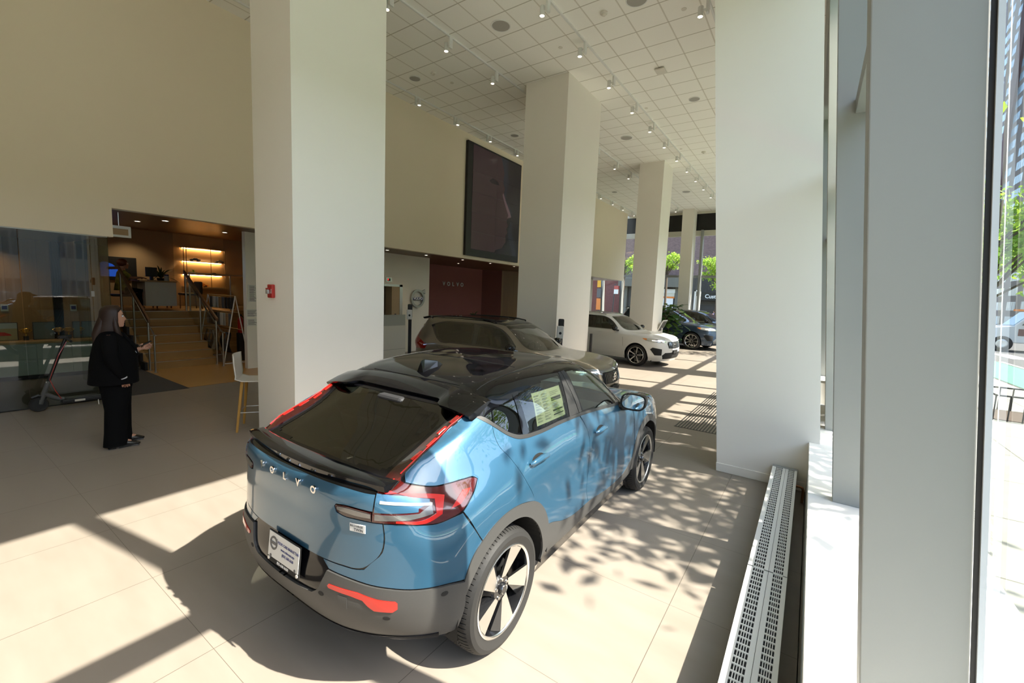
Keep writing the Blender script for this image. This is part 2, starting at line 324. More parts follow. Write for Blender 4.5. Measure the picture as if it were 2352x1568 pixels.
for i, (a, b) in enumerate(bays):
    w = empty('window_%d' % (i + 1), (0, 0, 0), kind='structure')
    MB().prism([(XG, a), (XG + .02, a), (XG + .02, b), (XG, b)], ZS, ZH, fn=lean_x).build('pane', 'window_glass', w)
    t = .11
    if i not in (4,): fin(b, .11 if b < 11 else .1).build('mullion', 'fin_paint', w, bevel=.004)
    else: fin(6.45, .22).build('mullion', 'fin_paint', w, bevel=.004)
    MB().prism([(.42, a), (.575, a), (.575, b), (.42, b)], ZT, ZT + .10, fn=lean_x).build('transom', 'fin_paint', w, bevel=.003)
    MB().prism([(.575, a), (.60, a), (.60, b), (.575, b)], ZS, ZS + .03, fn=lean_x).build('gasket', 'gasket', w)
    if 0 <= i <= 4:
        MB().prism([(.568, b - .004), (.580, b - .004), (.580, b), (.568, b)], ZS, ZH, fn=lean_x).build('gasket', 'gasket', w)
        MB().prism([(.580, b - .012), (.594, b - .012), (.594, b - .003), (.580, b - .003)], ZS, ZH, fn=lean_x).build('spacer', 'spacer_alum', w)
# entrance: posts, door leaves, solid panel above
w = empty('door_1', (0, 0, 0), kind='structure')
for a, b, z1 in ((6.86, 7.29, ZC), (7.37, 8.15, ZC), (8.62, 8.80, 2.85), (9.58, 9.78, 2.85), (10.42, 10.85, ZC)):
    MB().prism([(.40, a), (.60, a), (.60, b), (.40, b)], 0, z1, fn=lean_x).build('post', 'fin_paint', w)
MB().prism([(.40, 8.15), (.60, 8.15), (.60, 10.42), (.40, 10.42)], 2.80, ZH, fn=lean_x).build('head_panel', 'fin_paint', w)
for a, b in ((8.17, 8.60), (8.82, 9.56), (9.80, 10.40)): MB().prism([(.52, a), (.54, a), (.54, b), (.52, b)], .02, 2.78, fn=lean_x).build('pane', 'window_glass', w)
# ---------------------------------------------------------------- far facade
def fy(x0, x1, z0, z1, y0=0, y1=.12, **k): return MB().prism([(x0, YF + y0), (x1, YF + y0), (x1, YF + y1), (x0, YF + y1)], z0, z1, fn=lean_y)
m = fy(-12.8, 1.0, 5.9, 6.2); struct('trim_3', m, 'beige_metal')
m = fy(-12.8, 1.0, 6.2, 7.13, .05, .1); struct('wall_far_fascia', m, 'black_fascia')
m = fy(-12.8, 1.0, 7.13, ZC + .1, -.02); struct('trim_4', m, 'beige_metal')
m = fy(-12.8, 1.0, 3.52, 3.66, .02, .1); struct('trim_5', m, 'fin_paint')
m = fy(-12.8, 1.0, 0, .12, .0, .15); struct('trim_6', m, 'fin_paint')
edges = [-12.8, -11.55, -10.25, -7.9, -5.55, -3.0, -.6]
for i in range(len(edges) - 1):
    w = empty('window_%d' % (20 + i), (0, 0, 0), kind='structure'); a, b = edges[i], edges[i + 1]
    fy(a + .05, b - .05, .12, 5.9, .05, .07).build('pane', 'window_glass', w)
    fy(b - .06, b + .06, 0, 6.2, -.25, .1).build('mullion', 'fin_paint', w, bevel=.004)
for x0, x1, lb in ((-6.52, -5.9, 'slim white pillar of the far glass wall, plain beige'), (-2.2, -1.5, 'slim white pillar of the far glass wall behind the raked columns')):
    column(x0, x1, YF - .9, YF - .15, lb, lean=LEAN, z1=ZC + .05, d='y')
m = MB(); m.box(-12.9, -12.75, 24, YF, 0, 3.4); struct('wall_far_side', m, 'wall_paint')
# ---------------------------------------------------------------- glass office front
w = empty('window_30', kind='structure')
ys = [-1.5, -.35, 1.14, 1.92, 2.14]
for a, b in zip(ys, ys[1:]):
    MB().box(-9.797, -9.785, a + .004, b - .004, .012, 2.75).build('pane', 'office_glass', w)
MB().box(-9.81, -9.775, -1.5, 2.14, 0, .014).build('floor_channel', 'dark_slot', w); MB().box(-9.81, -9.775, -1.5, 2.14, 2.735, 2.752).build('head_channel', 'steel', w)
for z in (1.0, 1.75): MB().box(-9.775, -9.765, 1.90, 1.94, z, z + .09).build('clamp', 'steel', w)
w = empty('window_31', kind='structure')
for a, b in ((-10.55, -9.80), (-11.3, -10.56), (-12.0, -11.31)): MB().box(a, b, 2.135, 2.147, .012, 2.75).build('pane', 'green_glass', w)
# ---------------------------------------------------------------- car body surface
def cr_spline(P, n, mirror=None):
    """smooth curve through P (m,3); mirror: reflect x at both ends so the curve crosses the centre line squarely"""
    P = np.asarray(P, float); m = len(P)
    if mirror: a = P[1] * [-1, 1, 1]; b = P[-2] * [-1, 1, 1]
    else: a = 2 * P[0] - P[1]; b = 2 * P[-1] - P[-2]
    Q = np.vstack([a, P, b]); d = np.maximum(np.linalg.norm(np.diff(Q, axis=0), axis=1), 1e-6) ** .75
    T = []
    for i in range(1, m + 1): T.append(((Q[i] - Q[i - 1]) / d[i - 1] * d[i] + (Q[i + 1] - Q[i]) / d[i] * d[i - 1]) / (d[i - 1] + d[i]))
    out = []
    for i in range(m - 1):
        h = d[i + 1]
        for k in range(n):
            t = k / n; t2 = t * t; t3 = t2 * t
            out.append((2 * t3 - 3 * t2 + 1) * P[i] + (t3 - 2 * t2 + t) * h * T[i] + (-2 * t3 + 3 * t2) * P[i + 1] + (t3 - t2) * h * T[i + 1])
    out.append(P[-1]); return np.array(out)
def hull_grid(rings, nj=10, nk=8):
    R = np.array([cr_spline(r, nj, True) for r in rings])          # K, Jf, 3
    cols = [cr_spline(R[:, j], nk) for j in range(R.shape[1])]
    G = np.array(cols).transpose(1, 0, 2); G[:, :, 0] = np.maximum(G[:, :, 0], 0); G[:, 0, 0] = 0; G[:, -1, 0] = 0
    return G
def hull_faces(G):
    K, J, _ = G.shape
    v = [tuple(p) for p in G.reshape(-1, 3)]; o = len(v); v += [(-x, y, z) for x, y, z in v]
    f = []
    for k in range(K - 1):
        for j in range(J - 1):
            a, b, c, d = k * J + j, k * J + j + 1, (k + 1) * J + j + 1, (k + 1) * J + j
            f.append((a, b, c, d)); f.append((o + d, o + c, o + b, o + a))
    return v, f
C40 = [
 [(0,-.64,.30),(.45,-.62,.30),(.60,-.56,.30),(.72,-.47,.29),(.79,-.40,.27),(.84,-.33,.24),(.86,0,.22),(.86,.42,.22),(.86,1.2,.22),(.86,2.2,.22),(.86,2.70,.22),(.82,3.10,.22),(.68,3.36,.22),(.40,3.48,.22),(0,3.52,.22)],
 [(0,-.77,.39),(.45,-.74,.39),(.64,-.66,.39),(.79,-.54,.38),(.865,-.44,.37),(.900,-.33,.36),(.91,0,.36),(.90,.42,.36),(.895,1.2,.36),(.90,2.2,.36),(.91,2.70,.36),(.88,3.10,.36),(.73,3.42,.36),(.42,3.55,.36),(0,3.585,.36)],
 [(0,-.83,.56),(.45,-.80,.56),(.68,-.71,.56),(.83,-.57,.56),(.885,-.46,.56),(.915,-.33,.56),(.925,0,.58),(.912,.42,.58),(.905,1.2,.58),(.915,2.2,.58),(.925,2.7,.60),(.90,3.10,.60),(.78,3.42,.58),(.46,3.57,.58),(0,3.61,.58)],
 [(0,-.81,.72),(.45,-.785,.72),(.68,-.70,.72),(.83,-.56,.73),(.880,-.45,.74),(.905,-.33,.76),(.918,0,.78),(.900,.42,.78),(.893,1.2,.77),(.905,2.2,.76),(.915,2.7,.78),(.89,3.10,.77),(.785,3.38,.76),(.46,3.54,.75),(0,3.595,.75)],
 [(0,-.80,.93),(.45,-.775,.93),(.66,-.70,.93),(.80,-.56,.94),(.850,-.44,.95),(.882,-.33,.97),(.893,0,1.0),(.893,.42,1.01),(.895,1.2,.98),(.897,2.2,.94),(.89,2.68,.93),(.855,3.05,.935),(.755,3.34,.925),(.44,3.48,.885),(0,3.545,.88)],
 [(0,-.785,1.125),(.42,-.76,1.13),(.60,-.705,1.13),(.695,-.60,1.115),(.765,-.45,1.10),(.80,-.30,1.12),(.835,.0,1.15),(.855,.42,1.15),(.868,1.1,1.11),(.868,1.98,1.06),(.81,2.30,1.045),(.745,2.65,1.04),(.665,3.05,1.025),(.34,3.22,.985),(0,3.27,.985)],
 [(0,-.63,1.165),(.40,-.625,1.165),(.56,-.61,1.17),(.63,-.56,1.19),(.675,-.44,1.23),(.72,-.28,1.27),(.775,.08,1.275),(.815,.45,1.245),(.835,1.1,1.20),(.82,1.95,1.15),(.765,2.13,1.12),(.66,2.26,1.105),(.50,2.34,1.10),(.27,2.40,1.10),(0,2.42,1.10)],
 [(0,-.36,1.27),(.38,-.36,1.27),(.55,-.35,1.27),(.61,-.33,1.29),(.645,-.24,1.325),(.675,-.10,1.37),(.715,.15,1.395),(.745,.48,1.39),(.75,1.1,1.38),(.725,1.73,1.345),(.68,1.87,1.325),(.60,1.94,1.32),(.46,1.99,1.325),(.25,2.02,1.33),(0,2.03,1.335)],
 [(0,-.06,1.42),(.36,-.06,1.42),(.54,-.05,1.42),(.595,-.04,1.43),(.62,.0,1.445),(.635,.06,1.46),(.645,.25,1.485),(.655,.55,1.515),(.645,1.1,1.53),(.63,1.42,1.515),(.585,1.55,1.50),(.51,1.60,1.505),(.40,1.625,1.515),(.22,1.64,1.525),(0,1.645,1.53)],
 [(0,.12,1.52),(.33,.12,1.52),(.46,.13,1.52),(.51,.16,1.525),(.53,.21,1.535),(.54,.28,1.545),(.545,.45,1.56),(.545,.7,1.572),(.54,1.05,1.577),(.52,1.28,1.567),(.48,1.37,1.562),(.42,1.39,1.564),(.33,1.40,1.567),(.18,1.405,1.57),(0,1.41,1.572)],
 [(0,.5,1.574),(.12,.5,1.575),(.18,.51,1.575),(.22,.53,1.577),(.25,.56,1.58),(.26,.6,1.582),(.26,.68,1.585),(.26,.78,1.588),(.26,.9,1.588),(.24,.99,1.587),(.21,1.02,1.586),(.18,1.04,1.586),(.13,1.05,1.587),(.07,1.06,1.588),(0,1.06,1.588)],
]
C40.append([(0, .62 + (p[1] - .5) * .55, 1.59) for p in C40[-1]])
def make_bvh(rings, nj=16, nk=12):
    G = hull_grid(rings, nj, nk); v, f = hull_faces(G)
    return BVHTree.FromPolygons(v, f), v, f
# ---------------------------------------------------------------- panels cut from the body surface
def closed_spline(P, smooth=True, step=.02, corner=.7):
    P = [np.array(p, float) for p in P]; n = len(P); out = []
    def tang(i):
        a, b, c = P[i - 1], P[i], P[(i + 1) % n]; u = b - a; w = c - b
        lu, lw = np.linalg.norm(u), np.linalg.norm(w)
        if lu < 1e-9 or lw < 1e-9: return None
        if np.dot(u, w) / lu / lw < math.cos(corner): return None
        return (u / lu * lw + w / lw * lu) / (lu + lw)
    for i in range(n):
        a, b = P[i], P[(i + 1) % n]; L = np.linalg.norm(b - a)
        if L < 1e-9: continue
        k = max(1, int(math.ceil(L / step)))
        ta = tang(i) if smooth else None; tb = tang((i + 1) % n) if smooth else None; d = (b - a)
        ta = d if ta is None else ta * L; tb = d if tb is None else tb * L
        for j in range(k):
            t = j / k; t2, t3 = t * t, t * t * t
            out.append((2 * t3 - 3 * t2 + 1) * a + (t3 - 2 * t2 + t) * ta + (-2 * t3 + 3 * t2) * b + (t3 - t2) * tb)
    return out
def in_poly(x, y, P):
    c = False; n = len(P); j = n - 1
    for i in range(n):
        xi, yi = P[i][0], P[i][1]; xj, yj = P[j][0], P[j][1]
        if (yi > y) != (yj > y) and x < (xj - xi) * (y - yi) / (yj - yi) + xi: c = not c
        j = i
    return c
class Body:
    def __init__(s, rings, nj=20, nk=14, yr=.35, yf=2.5):
        G = hull_grid(rings, nj, nk); s.v, s.f = hull_faces(G); s.bvh = BVHTree.FromPolygons(s.v, s.f); s.yr = yr; s.yf = yf
        V = np.array(s.v); F = np.array(s.f); nrm = np.zeros_like(V)
        fn = np.cross(V[F[:, 2]] - V[F[:, 0]], V[F[:, 3]] - V[F[:, 1]])
        for k in range(4): np.add.at(nrm, F[:, k], fn)
        # weld the centre-line seam
        half = len(V) // 2; c = np.where(np.abs(V[:half, 0]) < 1e-6)[0]; a = nrm[c] + nrm[c + half]; nrm[c] = a; nrm[c + half] = a
        nrm /= np.maximum(np.linalg.norm(nrm, axis=1)[:, None], 1e-12)
        ctr = V.mean(0)
        if np.mean(np.sum(nrm * (V - ctr), axis=1)) < 0: nrm = -nrm
        s.V, s.N = V, nrm
    def to2(s, view, p):
        x, y, z = p
        if view == 'side': return (y, z)
        if view == 'top': return (x, y)
        if view == 'rear': return (math.atan2(x, s.yr - y), z)
        if view == 'front': return (math.atan2(x, y - s.yf), z)
    def cast(s, view, u, v, sx=1):
        if view == 'side': o, d = Vector((sx * 3, u, v)), Vector((-sx, 0, 0))
        elif view == 'top': o, d = Vector((sx * u, v, 3)), Vector((0, 0, -1))
        elif view == 'rear': d = Vector((-sx * math.sin(u), math.cos(u), 0)); o = Vector((0, s.yr, v)) - d * 4
        else: d = Vector((-sx * math.sin(u), -math.cos(u), 0)); o = Vector((0, s.yf, v)) - d * 4
        h = s.bvh.ray_cast(o, d)
        if h[0] is None:
            g = o + d * (3 - .85 if view == 'side' else 4 - 1.1 if view != 'top' else 3 - 1.2); h = s.bvh.find_nearest(g)
        p, fi = h[0], h[2]; idx = s.f[fi]; w = np.array([1 / (1e-5 + (Vector(s.v[i]) - p).length) for i in idx])
        n = (s.N[list(idx)] * w[:, None]).sum(0); n /= np.linalg.norm(n)
        return np.array(p), n
    def patch(s, name, m, parent, view, outline, off=.003, holes=(), res=.028, sx=1, smooth=True, sym=False, deep=.006, corner=.7, fn=None, scale_u=1.):
        P = [s.to2(view, p) if len(p) == 3 else p for p in outline]
        if sym: P = P + [(-a, b) for a, b in reversed(P) if abs(a) > 1e-6]
        H = [[s.to2(view, p) if len(p) == 3 else p for p in h] for h in holes]
        if sym: H = H + [[(-a, b) for a, b in h] for h in H if all(a > 0 for a, b in h)]
        us = res / .9 if view in ('rear', 'front') else res
        P = closed_spline(P, smooth, res, corner); H = [closed_spline(h, smooth, res, corner) for h in H]
        verts = [Vector((p[0], p[1])) for p in P]; edges = [(i, (i + 1) % len(P)) for i in range(len(P))]
        for h in H:
            o = len(verts); verts += [Vector((p[0], p[1])) for p in h]; edges += [(o + i, o + (i + 1) % len(h)) for i in range(len(h))]
        x0, x1 = min(p[0] for p in P), max(p[0] for p in P); y0, y1 = min(p[1] for p in P), max(p[1] for p in P)
        B = np.array([(a[0], a[1]) for a in verts])
        y = y0 + res / 2; r = 0
        while y < y1:
            x = x0 + (res / 2 if r % 2 else res / 4)
            while x < x1:
                if in_poly(x, y, P) and not any(in_poly(x, y, h) for h in H) and np.min((B[:, 0] - x) ** 2 + (B[:, 1] - y) ** 2) > (res * .45) ** 2: verts.append(Vector((x, y)))
                x += res
            y += res; r += 1
        vo, _, fo, *_ = delaunay_2d_cdt(verts, edges, [], 0, 1e-6)
        keep = []
        for f in fo:
            cx = sum(vo[i][0] for i in f) / len(f); cyy = sum(vo[i][1] for i in f) / len(f)
            if in_poly(cx, cyy, P) and not any(in_poly(cx, cyy, h) for h in H): keep.append(tuple(f))
        used = sorted({i for f in keep for i in f}); mp = {a: b for b, a in enumerate(used)}
        pos, nor = [], []
        for i in used:
            p, n = s.cast(view, vo[i][0], vo[i][1], sx)
            o_ = off(p) if callable(off) else off
            q = p + n * o_
            if fn: q = np.array(fn(q, n))
            pos.append(q); nor.append(n)
        F = [tuple(mp[i] for i in f) for f in keep]
        cnt = {}
        for f in F:
            for a, b in zip(f, f[1:] + f[:1]): cnt[(min(a, b), max(a, b))] = cnt.get((min(a, b), max(a, b)), 0) + 1
        be = [e for e, c in cnt.items() if c == 1]; base = len(pos); bm_ = {}
        def dup(i, dd):
            k = (i, dd)
            if k not in bm_: bm_[k] = len(pos); pos.append(pos[i] - nor[i] * dd); nor.append(nor[i])
            return bm_[k]
        nF = len(F)
        for a, b in be: F.append((dup(a, 0), dup(b, 0), dup(b, deep), dup(a, deep)))
        me = bpy.data.meshes.new(name); me.from_pydata([tuple(p) for p in pos], [], F); me.update()
        # consistent winding with the outward normal
        flip = [f.index for f in me.polygons if f.index < nF and f.normal.dot(Vector(nor[f.vertices[0]])) < 0]
        if flip:
            bm = bmesh.new(); bm.from_mesh(me); bm.faces.ensure_lookup_table(); bmesh.ops.reverse_faces(bm, faces=[bm.faces[i] for i in flip]); bm.to_mesh(me); bm.free()
        me.shade_smooth()
        ln = [Vector((0, 0, 0))] * len(me.loops)
        for f in me.polygons:
            for li in f.loop_indices: ln[li] = Vector(nor[me.loops[li].vertex_index]) if f.index < nF else f.normal.copy()
        me.normals_split_custom_set(ln)
        ob = bpy.data.objects.new(name, me); COL.objects.link(ob); me.materials.append(M[m])
        if parent is not None: ob.parent = parent
        return ob
    def shell(s, name, m, parent, cut):      # body surface without the faces cut(p) says to drop
        keep = []
        V = s.V
        for f in s.f:
            c = V[list(f)].mean(0)
            if not cut(c): keep.append(f)
        me = bpy.data.meshes.new(name); me.from_pydata(s.v, [], keep)
        bm = bmesh.new(); bm.from_mesh(me); bmesh.ops.remove_doubles(bm, verts=bm.verts, dist=1e-4)
        bmesh.ops.delete(bm, geom=[v for v in bm.verts if not v.link_faces], context='VERTS'); bmesh.ops.recalc_face_normals(bm, faces=bm.faces); bm.to_mesh(me); bm.free()
        me.shade_smooth(); ob = bpy.data.objects.new(name, me); COL.objects.link(ob); me.materials.append(M[m])
        if parent is not None: ob.parent = parent
        return ob
# ---------------------------------------------------------------- wheels
mat('tire', (.022, .021, .020), .62, spec=.35, noise=(20., .1)); mat('rim_silver', (.78, .77, .75), .24, metal=1.); mat('rim_black', (.008, .008, .009), .18, spec=.6, coat=.5); mat('brake', (.16, .155, .15), .4, metal=.9)
def wheel_proto(name, R=.358, rr=.262, w=.245, style='broad'):
    """wheel with its axle along X, outer face toward +X at x=0"""
    root = empty(name, (0, 0, 0))
    # tyre: blocks and grooves round the tread
    hw = w / 2; pr = [(rr - .008, -.006), (rr + .010, -.004), (rr + .030, .004), (R - .045, .010), (R - .022, .002), (R - .010, -.016), (R - .003, -.036), (R, -.062)]
    tread = [(R, -.075), (R - .009, -.079), (R - .009, -.087), (R + .001, -.091), (R + .002, -.118), (R - .009, -.122), (R - .009, -.130), (R + .002, -.134), (R + .001, -.160), (R - .009, -.164), (R - .009, -.171), (R, -.175)]
    pe = [(R - .002, -.195), (R - .012, -.222), (R - .03, -.240), (R - .05, -.246), (rr + .02, -.240), (rr - .01, -.228)]
    prof = pr + tread + pe; gi = [i for i, (r, h) in enumerate(prof) if -.235 < h < -.016 and r > R - .02]
    m = MB(); nb = 76; vs = []; np_ = len(prof)
    for b in range(nb):
        for frac, g in ((0, 0), (.76, 0), (.79, 1), (.97, 1)):
            t = 2 * PI * (b + frac) / nb
            for i, (r, h) in enumerate(prof):
                rr_ = r - (.0065 if (g and i in gi) else 0)
                tt = t + (.018 * (abs(h + .125) / .12)); vs.append((h, rr_ * math.cos(tt), rr_ * math.sin(tt)))
    K = nb * 4; fs = [(k * np_ + i, k * np_ + i + 1, ((k + 1) % K) * np_ + i + 1, ((k + 1) % K) * np_ + i) for k in range(K) for i in range(np_ - 1)]
    m.add(vs, fs); m.build('tire', 'tire', root, smooth=.5)
    lip = MB().lathe([(rr - .012, -.010), (rr + .004, -.006), (rr + .006, -.002), (rr, .001), (rr - .006, -.001), (rr - .012, -.008)], 72, 'X', closed=True); lip.build('rim_lip', 'rim_silver', root, smooth=True)
    MB().lathe([(rr - .010, -.008), (rr - .020, -.05), (rr - .035, -.11), (rr - .03, -.22), (rr - .005, -.232)], 48, 'X').build('rim_barrel', 'rim_black', root, smooth=True)
    MB().lathe([(.0, -.10), (.155, -.10), (.155, -.115), (0, -.115)], 40, 'X').build('brake_disc', 'brake', root)
    fs_, fb = MB(), MB(); n = {'broad': 5, 'five': 5, 'ten': 9}[style]
    def pt(r, a, x): return (x, r * math.sin(a), r * math.cos(a))
    for k in range(n):
        a = 2 * PI * k / n + .18
        if style == 'broad':
            i0, i1, o0, o1 = a - .30, a + .34, a + .02, a + .56; ri = .070
            A = [pt(ri, i0, -.030), pt(rr - .012, o0, -.009), pt(rr - .012, (o0 + o1) / 2, -.009), pt(rr - .012, o1, -.009), pt(ri, i1, -.030)]
            Bk = [(x - .016, y, z) for x, y, z in A]; fs_.add(A + Bk, [(0, 1, 2, 3, 4), (0, 5, 6, 1), (3, 8, 9, 4), (5, 9, 8, 7, 6)])
            # dark facet on the trailing side of each blade
            C_ = [pt(ri, i1, -.031), pt(rr - .012, o1, -.011), pt(rr - .014, o1 + .26, -.042), pt(ri + .03, i1 + .25, -.060)]
            D_ = [(x - .03, y, z) for x, y, z in C_]; fb.add(C_ + D_, [(0, 1, 2, 3), (0, 4, 5, 1), (1, 5, 6, 2), (2, 6, 7, 3), (3, 7, 4, 0)])
        else:
            hw_ = .16 if style == 'five' else .115; ho = .10 if style == 'five' else .16; ri = .04
            A = [pt(ri, a - hw_ * 2.2, -.028), pt(rr * .6, a - hw_ * .62, -.018), pt(rr - .012, a - ho, -.008), pt(rr - .012, a + ho, -.008), pt(rr * .6, a + hw_ * .62, -.018), pt(ri, a + hw_ * 2.2, -.028)]
            Bk = [(x - .02, y, z) for x, y, z in A]; nA = 6; fs_.add(A + Bk, [tuple(range(6)), tuple(range(11, 5, -1))] + [(i, i + 6, (i + 1) % 6 + 6, (i + 1) % 6) for i in range(6)])
            fb.add([pt(ri, a + .3, -.05), pt(rr - .02, a + PI / n - .1, -.03), pt(rr - .02, a + PI / n + .1, -.03), pt(ri, a + .7, -.05)], [(0, 1, 2, 3)])
    fs_.build('spokes', 'rim_silver', root); fb.build('spoke_facets', 'rim_black', root)
    MB().lathe([(.0, -.012), (.030, -.012), (.034, -.018), (.036, -.03), (.072, -.034), (.082, -.05)], 32, 'X').build('hub_cap', 'rim_black', root, smooth=True)
    hb = MB(); hb.lathe([(.024, -.011), (.028, -.009), (.028, -.012)], 24, 'X')
    for k in range(5):
        a = 2 * PI * k / 5; hb.lathe([(0, -.026), (.008, -.026), (.009, -.036)], 8, 'X', o=(0, .054 * math.sin(a), .054 * math.cos(a)))
    hb.build('wheel_nuts', 'rim_silver', root, smooth=True)
    return root
def add_wheels(proto, car, yr, yf, x, z, flip_proto=True):
    for i, (sx, y) in enumerate(((1, yr), (1, yf), (-1, yr), (-1, yf))):
        w = proto if i == 0 else copy_tree(proto)
        w.parent = car; w.location = (sx * x, y, z); w.rotation_euler = (0, 0, 0 if sx > 0 else PI)
# ---------------------------------------------------------------- the blue coupe SUV
mat('car_blue', (.034, .114, .196), .30, metal=.45, coat=1., coat_rough=.02); mat('gloss_black', (.003, .003, .004), .05, spec=.42); mat('clad_grey', (.050, .049, .047), .5, noise=(120., .08))
mat('seam_black', (.004, .004, .004), .6); mat('lamp_red', (.045, .002, .002), .08, spec=.7, coat=1., emit=(.8, .01, .005), estr=.02); mat('lamp_bright', (.42, .008, .006), .12, coat=1., emit=(1, .02, .01), estr=.12)
mat('lamp_dark', (.022, .001, .001), .06, coat=1.); mat('lamp_clear', (.62, .62, .60), .08, metal=.6, coat=1.); mat('chrome', (.8, .8, .8), .08, metal=1.); mat('mirror_glass', (.75, .78, .80), .02, metal=1.)
mat('seat_dark', (.02, .02, .022), .7); mat('sticker_paper', (.62, .66, .46), .6); mat('number_plate', (.62, .62, .60), .4); mat('ink_blue', (.03, .04, .16), .5); mat('matte_black', (.006, .006, .006), .75)
mat('reflector_red', (.42, .012, .006), .12, coat=1., emit=(1, .03, .01), estr=.03); mat('reverse_cells', (.20, .20, .20), .2, metal=.7, coat=1.)  # faint red emission stands in for sunlight caught by the bumper reflectors
mat('belt_dark', (.022, .021, .020), .4); glass_mat('side_tint', (.34, .37, .33), refl=.07)
glass_mat('tint_glass', (.10, .11, .10), refl=.07); glass_mat('car_glass', (.60, .70, .62), refl=.07)
def build_c40(root):
    B = Body(C40)
    dlo_bot = [(.742, .032, 1.324), (.768, .085, 1.283), (.795, .137, 1.249), (.815, .201, 1.221), (.825, .268, 1.209), (.835, .425, 1.200), (.839, .713, 1.201)]
    dlo_top = [(.683, -.056, 1.378), (.686, .102, 1.419), (.682, .303, 1.459), (.675, .573, 1.497), (.665, .828, 1.517), (.655, 1.024, 1.524), (.651, 1.179, 1.522), (.663, 1.397, 1.498), (.673, 1.62, 1.434), (.706, 1.78, 1.346), (.752, 1.889, 1.256), (.83, 1.93, 1.145)]
    dlo_f = [(.841, 1.06, 1.188), (.841, 1.111, 1.185), (.851, 1.459, 1.163), (.852, 1.93, 1.118)]
    rdoor = [(.742, .032, 1.324), (.769, .019, 1.273), (.805, .023, 1.212), (.844, .072, 1.144), (.875, .122, 1.071), (.902, .200, .955), (.904, .28, .845), (.904, .305, .794)]
    bdoor = [(.844, 1.06, 1.188), (.878, 1.124, 1.075), (.896, 1.162, .954), (.893, 1.172, .785), (.899, 1.15, .675), (.905, 1.13, .576), (.904, 1.18, .452)]
    fdoor = [(.874, 2.235, 1.02), (.901, 2.26, .9), (.914, 2.277, .75), (.914, 2.272, .653), (.915, 2.24, .525)]
    aw = [(.905, .305, .794), (.905, .388, .737), (.907, .444, .667), (.911, .486, .561)]
    archr = [(-.30, .762), (-.251, .790), (-.193, .819), (-.063, .852), (.082, .852), (.217, .823), (.305, .794), (.388, .737), (.444, .667), (.486, .561)]
    clu = [(.486, .561), (.569, .540), (.707, .490), (.85, .459), (1.212, .446), (1.727, .398), (2.01, .415), (2.248, .525)]
    gl_r = [(.096, 1.405), (.102, 1.408), (.303, 1.446), (.573, 1.484), (.828, 1.504), (.985, 1.509), (.93, 1.36), (.885, 1.222), (.70, 1.214), (.425, 1.213), (.268, 1.222), (.205, 1.235), (.142, 1.262), (.055, 1.325), (.02, 1.36), (-.02, 1.378)]
    gl_f = [(1.11, 1.511), (1.2, 1.510), (1.39, 1.486), (1.60, 1.424), (1.755, 1.337), (1.86, 1.247), (1.90, 1.16), (1.875, 1.150), (1.459, 1.180), (1.12, 1.200), (1.125, 1.35)]
    rg = [(0, -.633), (.252, -.62), (.40, -.610), (.548, -.585), (.545, -.45), (.546, -.298), (.57, -.178), (.60, -.10), (.60, -.06), (0, -.06)]
    ws = [(0, 1.66), (.25, 1.655), (.42, 1.64), (.52, 1.62), (.575, 1.60), (.64, 1.85), (.70, 2.10), (.66, 2.22), (.50, 2.31), (.27, 2.37), (0, 2.39)]
    wc = ((0, .36), (2.702, .36))
    def shrink(P, k=.93):
        c = np.mean(np.array(P), axis=0); return [tuple(c + (np.array(p) - c) * k) for p in P]
    sr, sf = shrink(gl_r, .95), shrink(gl_f, .95); rgf = shrink(rg + [(-a, b) for a, b in rg[::-1]], .95); wsf = shrink(ws + [(-a, b) for a, b in ws[::-1]], .96)
    def cut(c):
        x, y, z = c
        if abs(x) > .5 and 1.1 < z < 1.56 and (in_poly(y, z, sr) or in_poly(y, z, sf)): return True
        if z > 1.13 and y < 0 and in_poly(x, y, rgf): return True
        if y < -.5 and abs(x) < .56 and .80 < z < 1.112: return True
        if abs(x) > .60 and in_poly(y, z, [(-.14, 1.345), (-.40, 1.24), (-.50, 1.19), (-.42, 1.14), (-.25, 1.14), (-.08, 1.30)]): return True
        if z > 1.06 and y > 1.5 and in_poly(x, y, wsf): return True
        if abs(x) > .70 and any((y - a) ** 2 + (z - b) ** 2 < .425 ** 2 for a, b in wc) and z < .80: return True
        return False
    B.shell('body', 'gloss_black', root, cut)
    MB().box(-.58, .58, -.35, 3.2, .24, .30).build('underbody', 'matte_black', root)
    for a, b in wc:
        for sx in (1, -1):
            m = MB(); n = 30; vs = []
            for i in range(n + 1):
                t = -.12 + (PI + .24) * i / n; yy, zz = a + .43 * math.cos(t), b + .43 * math.sin(t)
                vs += [(sx * .62, yy, zz), (sx * .905, yy, zz)]
            m.add(vs, [(2 * i, 2 * i + 1, 2 * i + 3, 2 * i + 2) for i in range(n)]); m.box(min(sx * .60, sx * .62), max(sx * .60, sx * .62), a - .36, a + .36, .30, .78); m.build('wheel_liner', 'matte_black', root)
    for sx in (1, -1):
        k = dict(sx=sx)
        quarter = [(.655, -.085, 1.392), (.640, -.18, 1.355), (.644, -.38, 1.272), (.645, -.502, 1.219), (.642, -.560, 1.182), (.668, -.574, 1.158), (.704, -.536, 1.143), (.748, -.462, 1.123), (.779, -.381, 1.120), (.805, -.292, 1.120), (.826, -.224, 1.112), (.836, -.210, 1.100), (.850, -.250, 1.060), (.862, -.308, 1.020), (.864, -.362, .984), (.895, -.30, .87), (.912, -.251, .793),
                   (.913, -.193, .822), (.913, -.063, .855), (.912, .082, .855), (.908, .217, .826), (.904, .302, .797)] + [(a, b - .004, c) for a, b, c in rdoor[::-1][1:]] + [(.70, -.02, 1.368), (.683, -.062, 1.386)]
        B.patch('rear_quarter_panel', 'car_blue', root, 'side', quarter, res=.016, off=.004, **k)
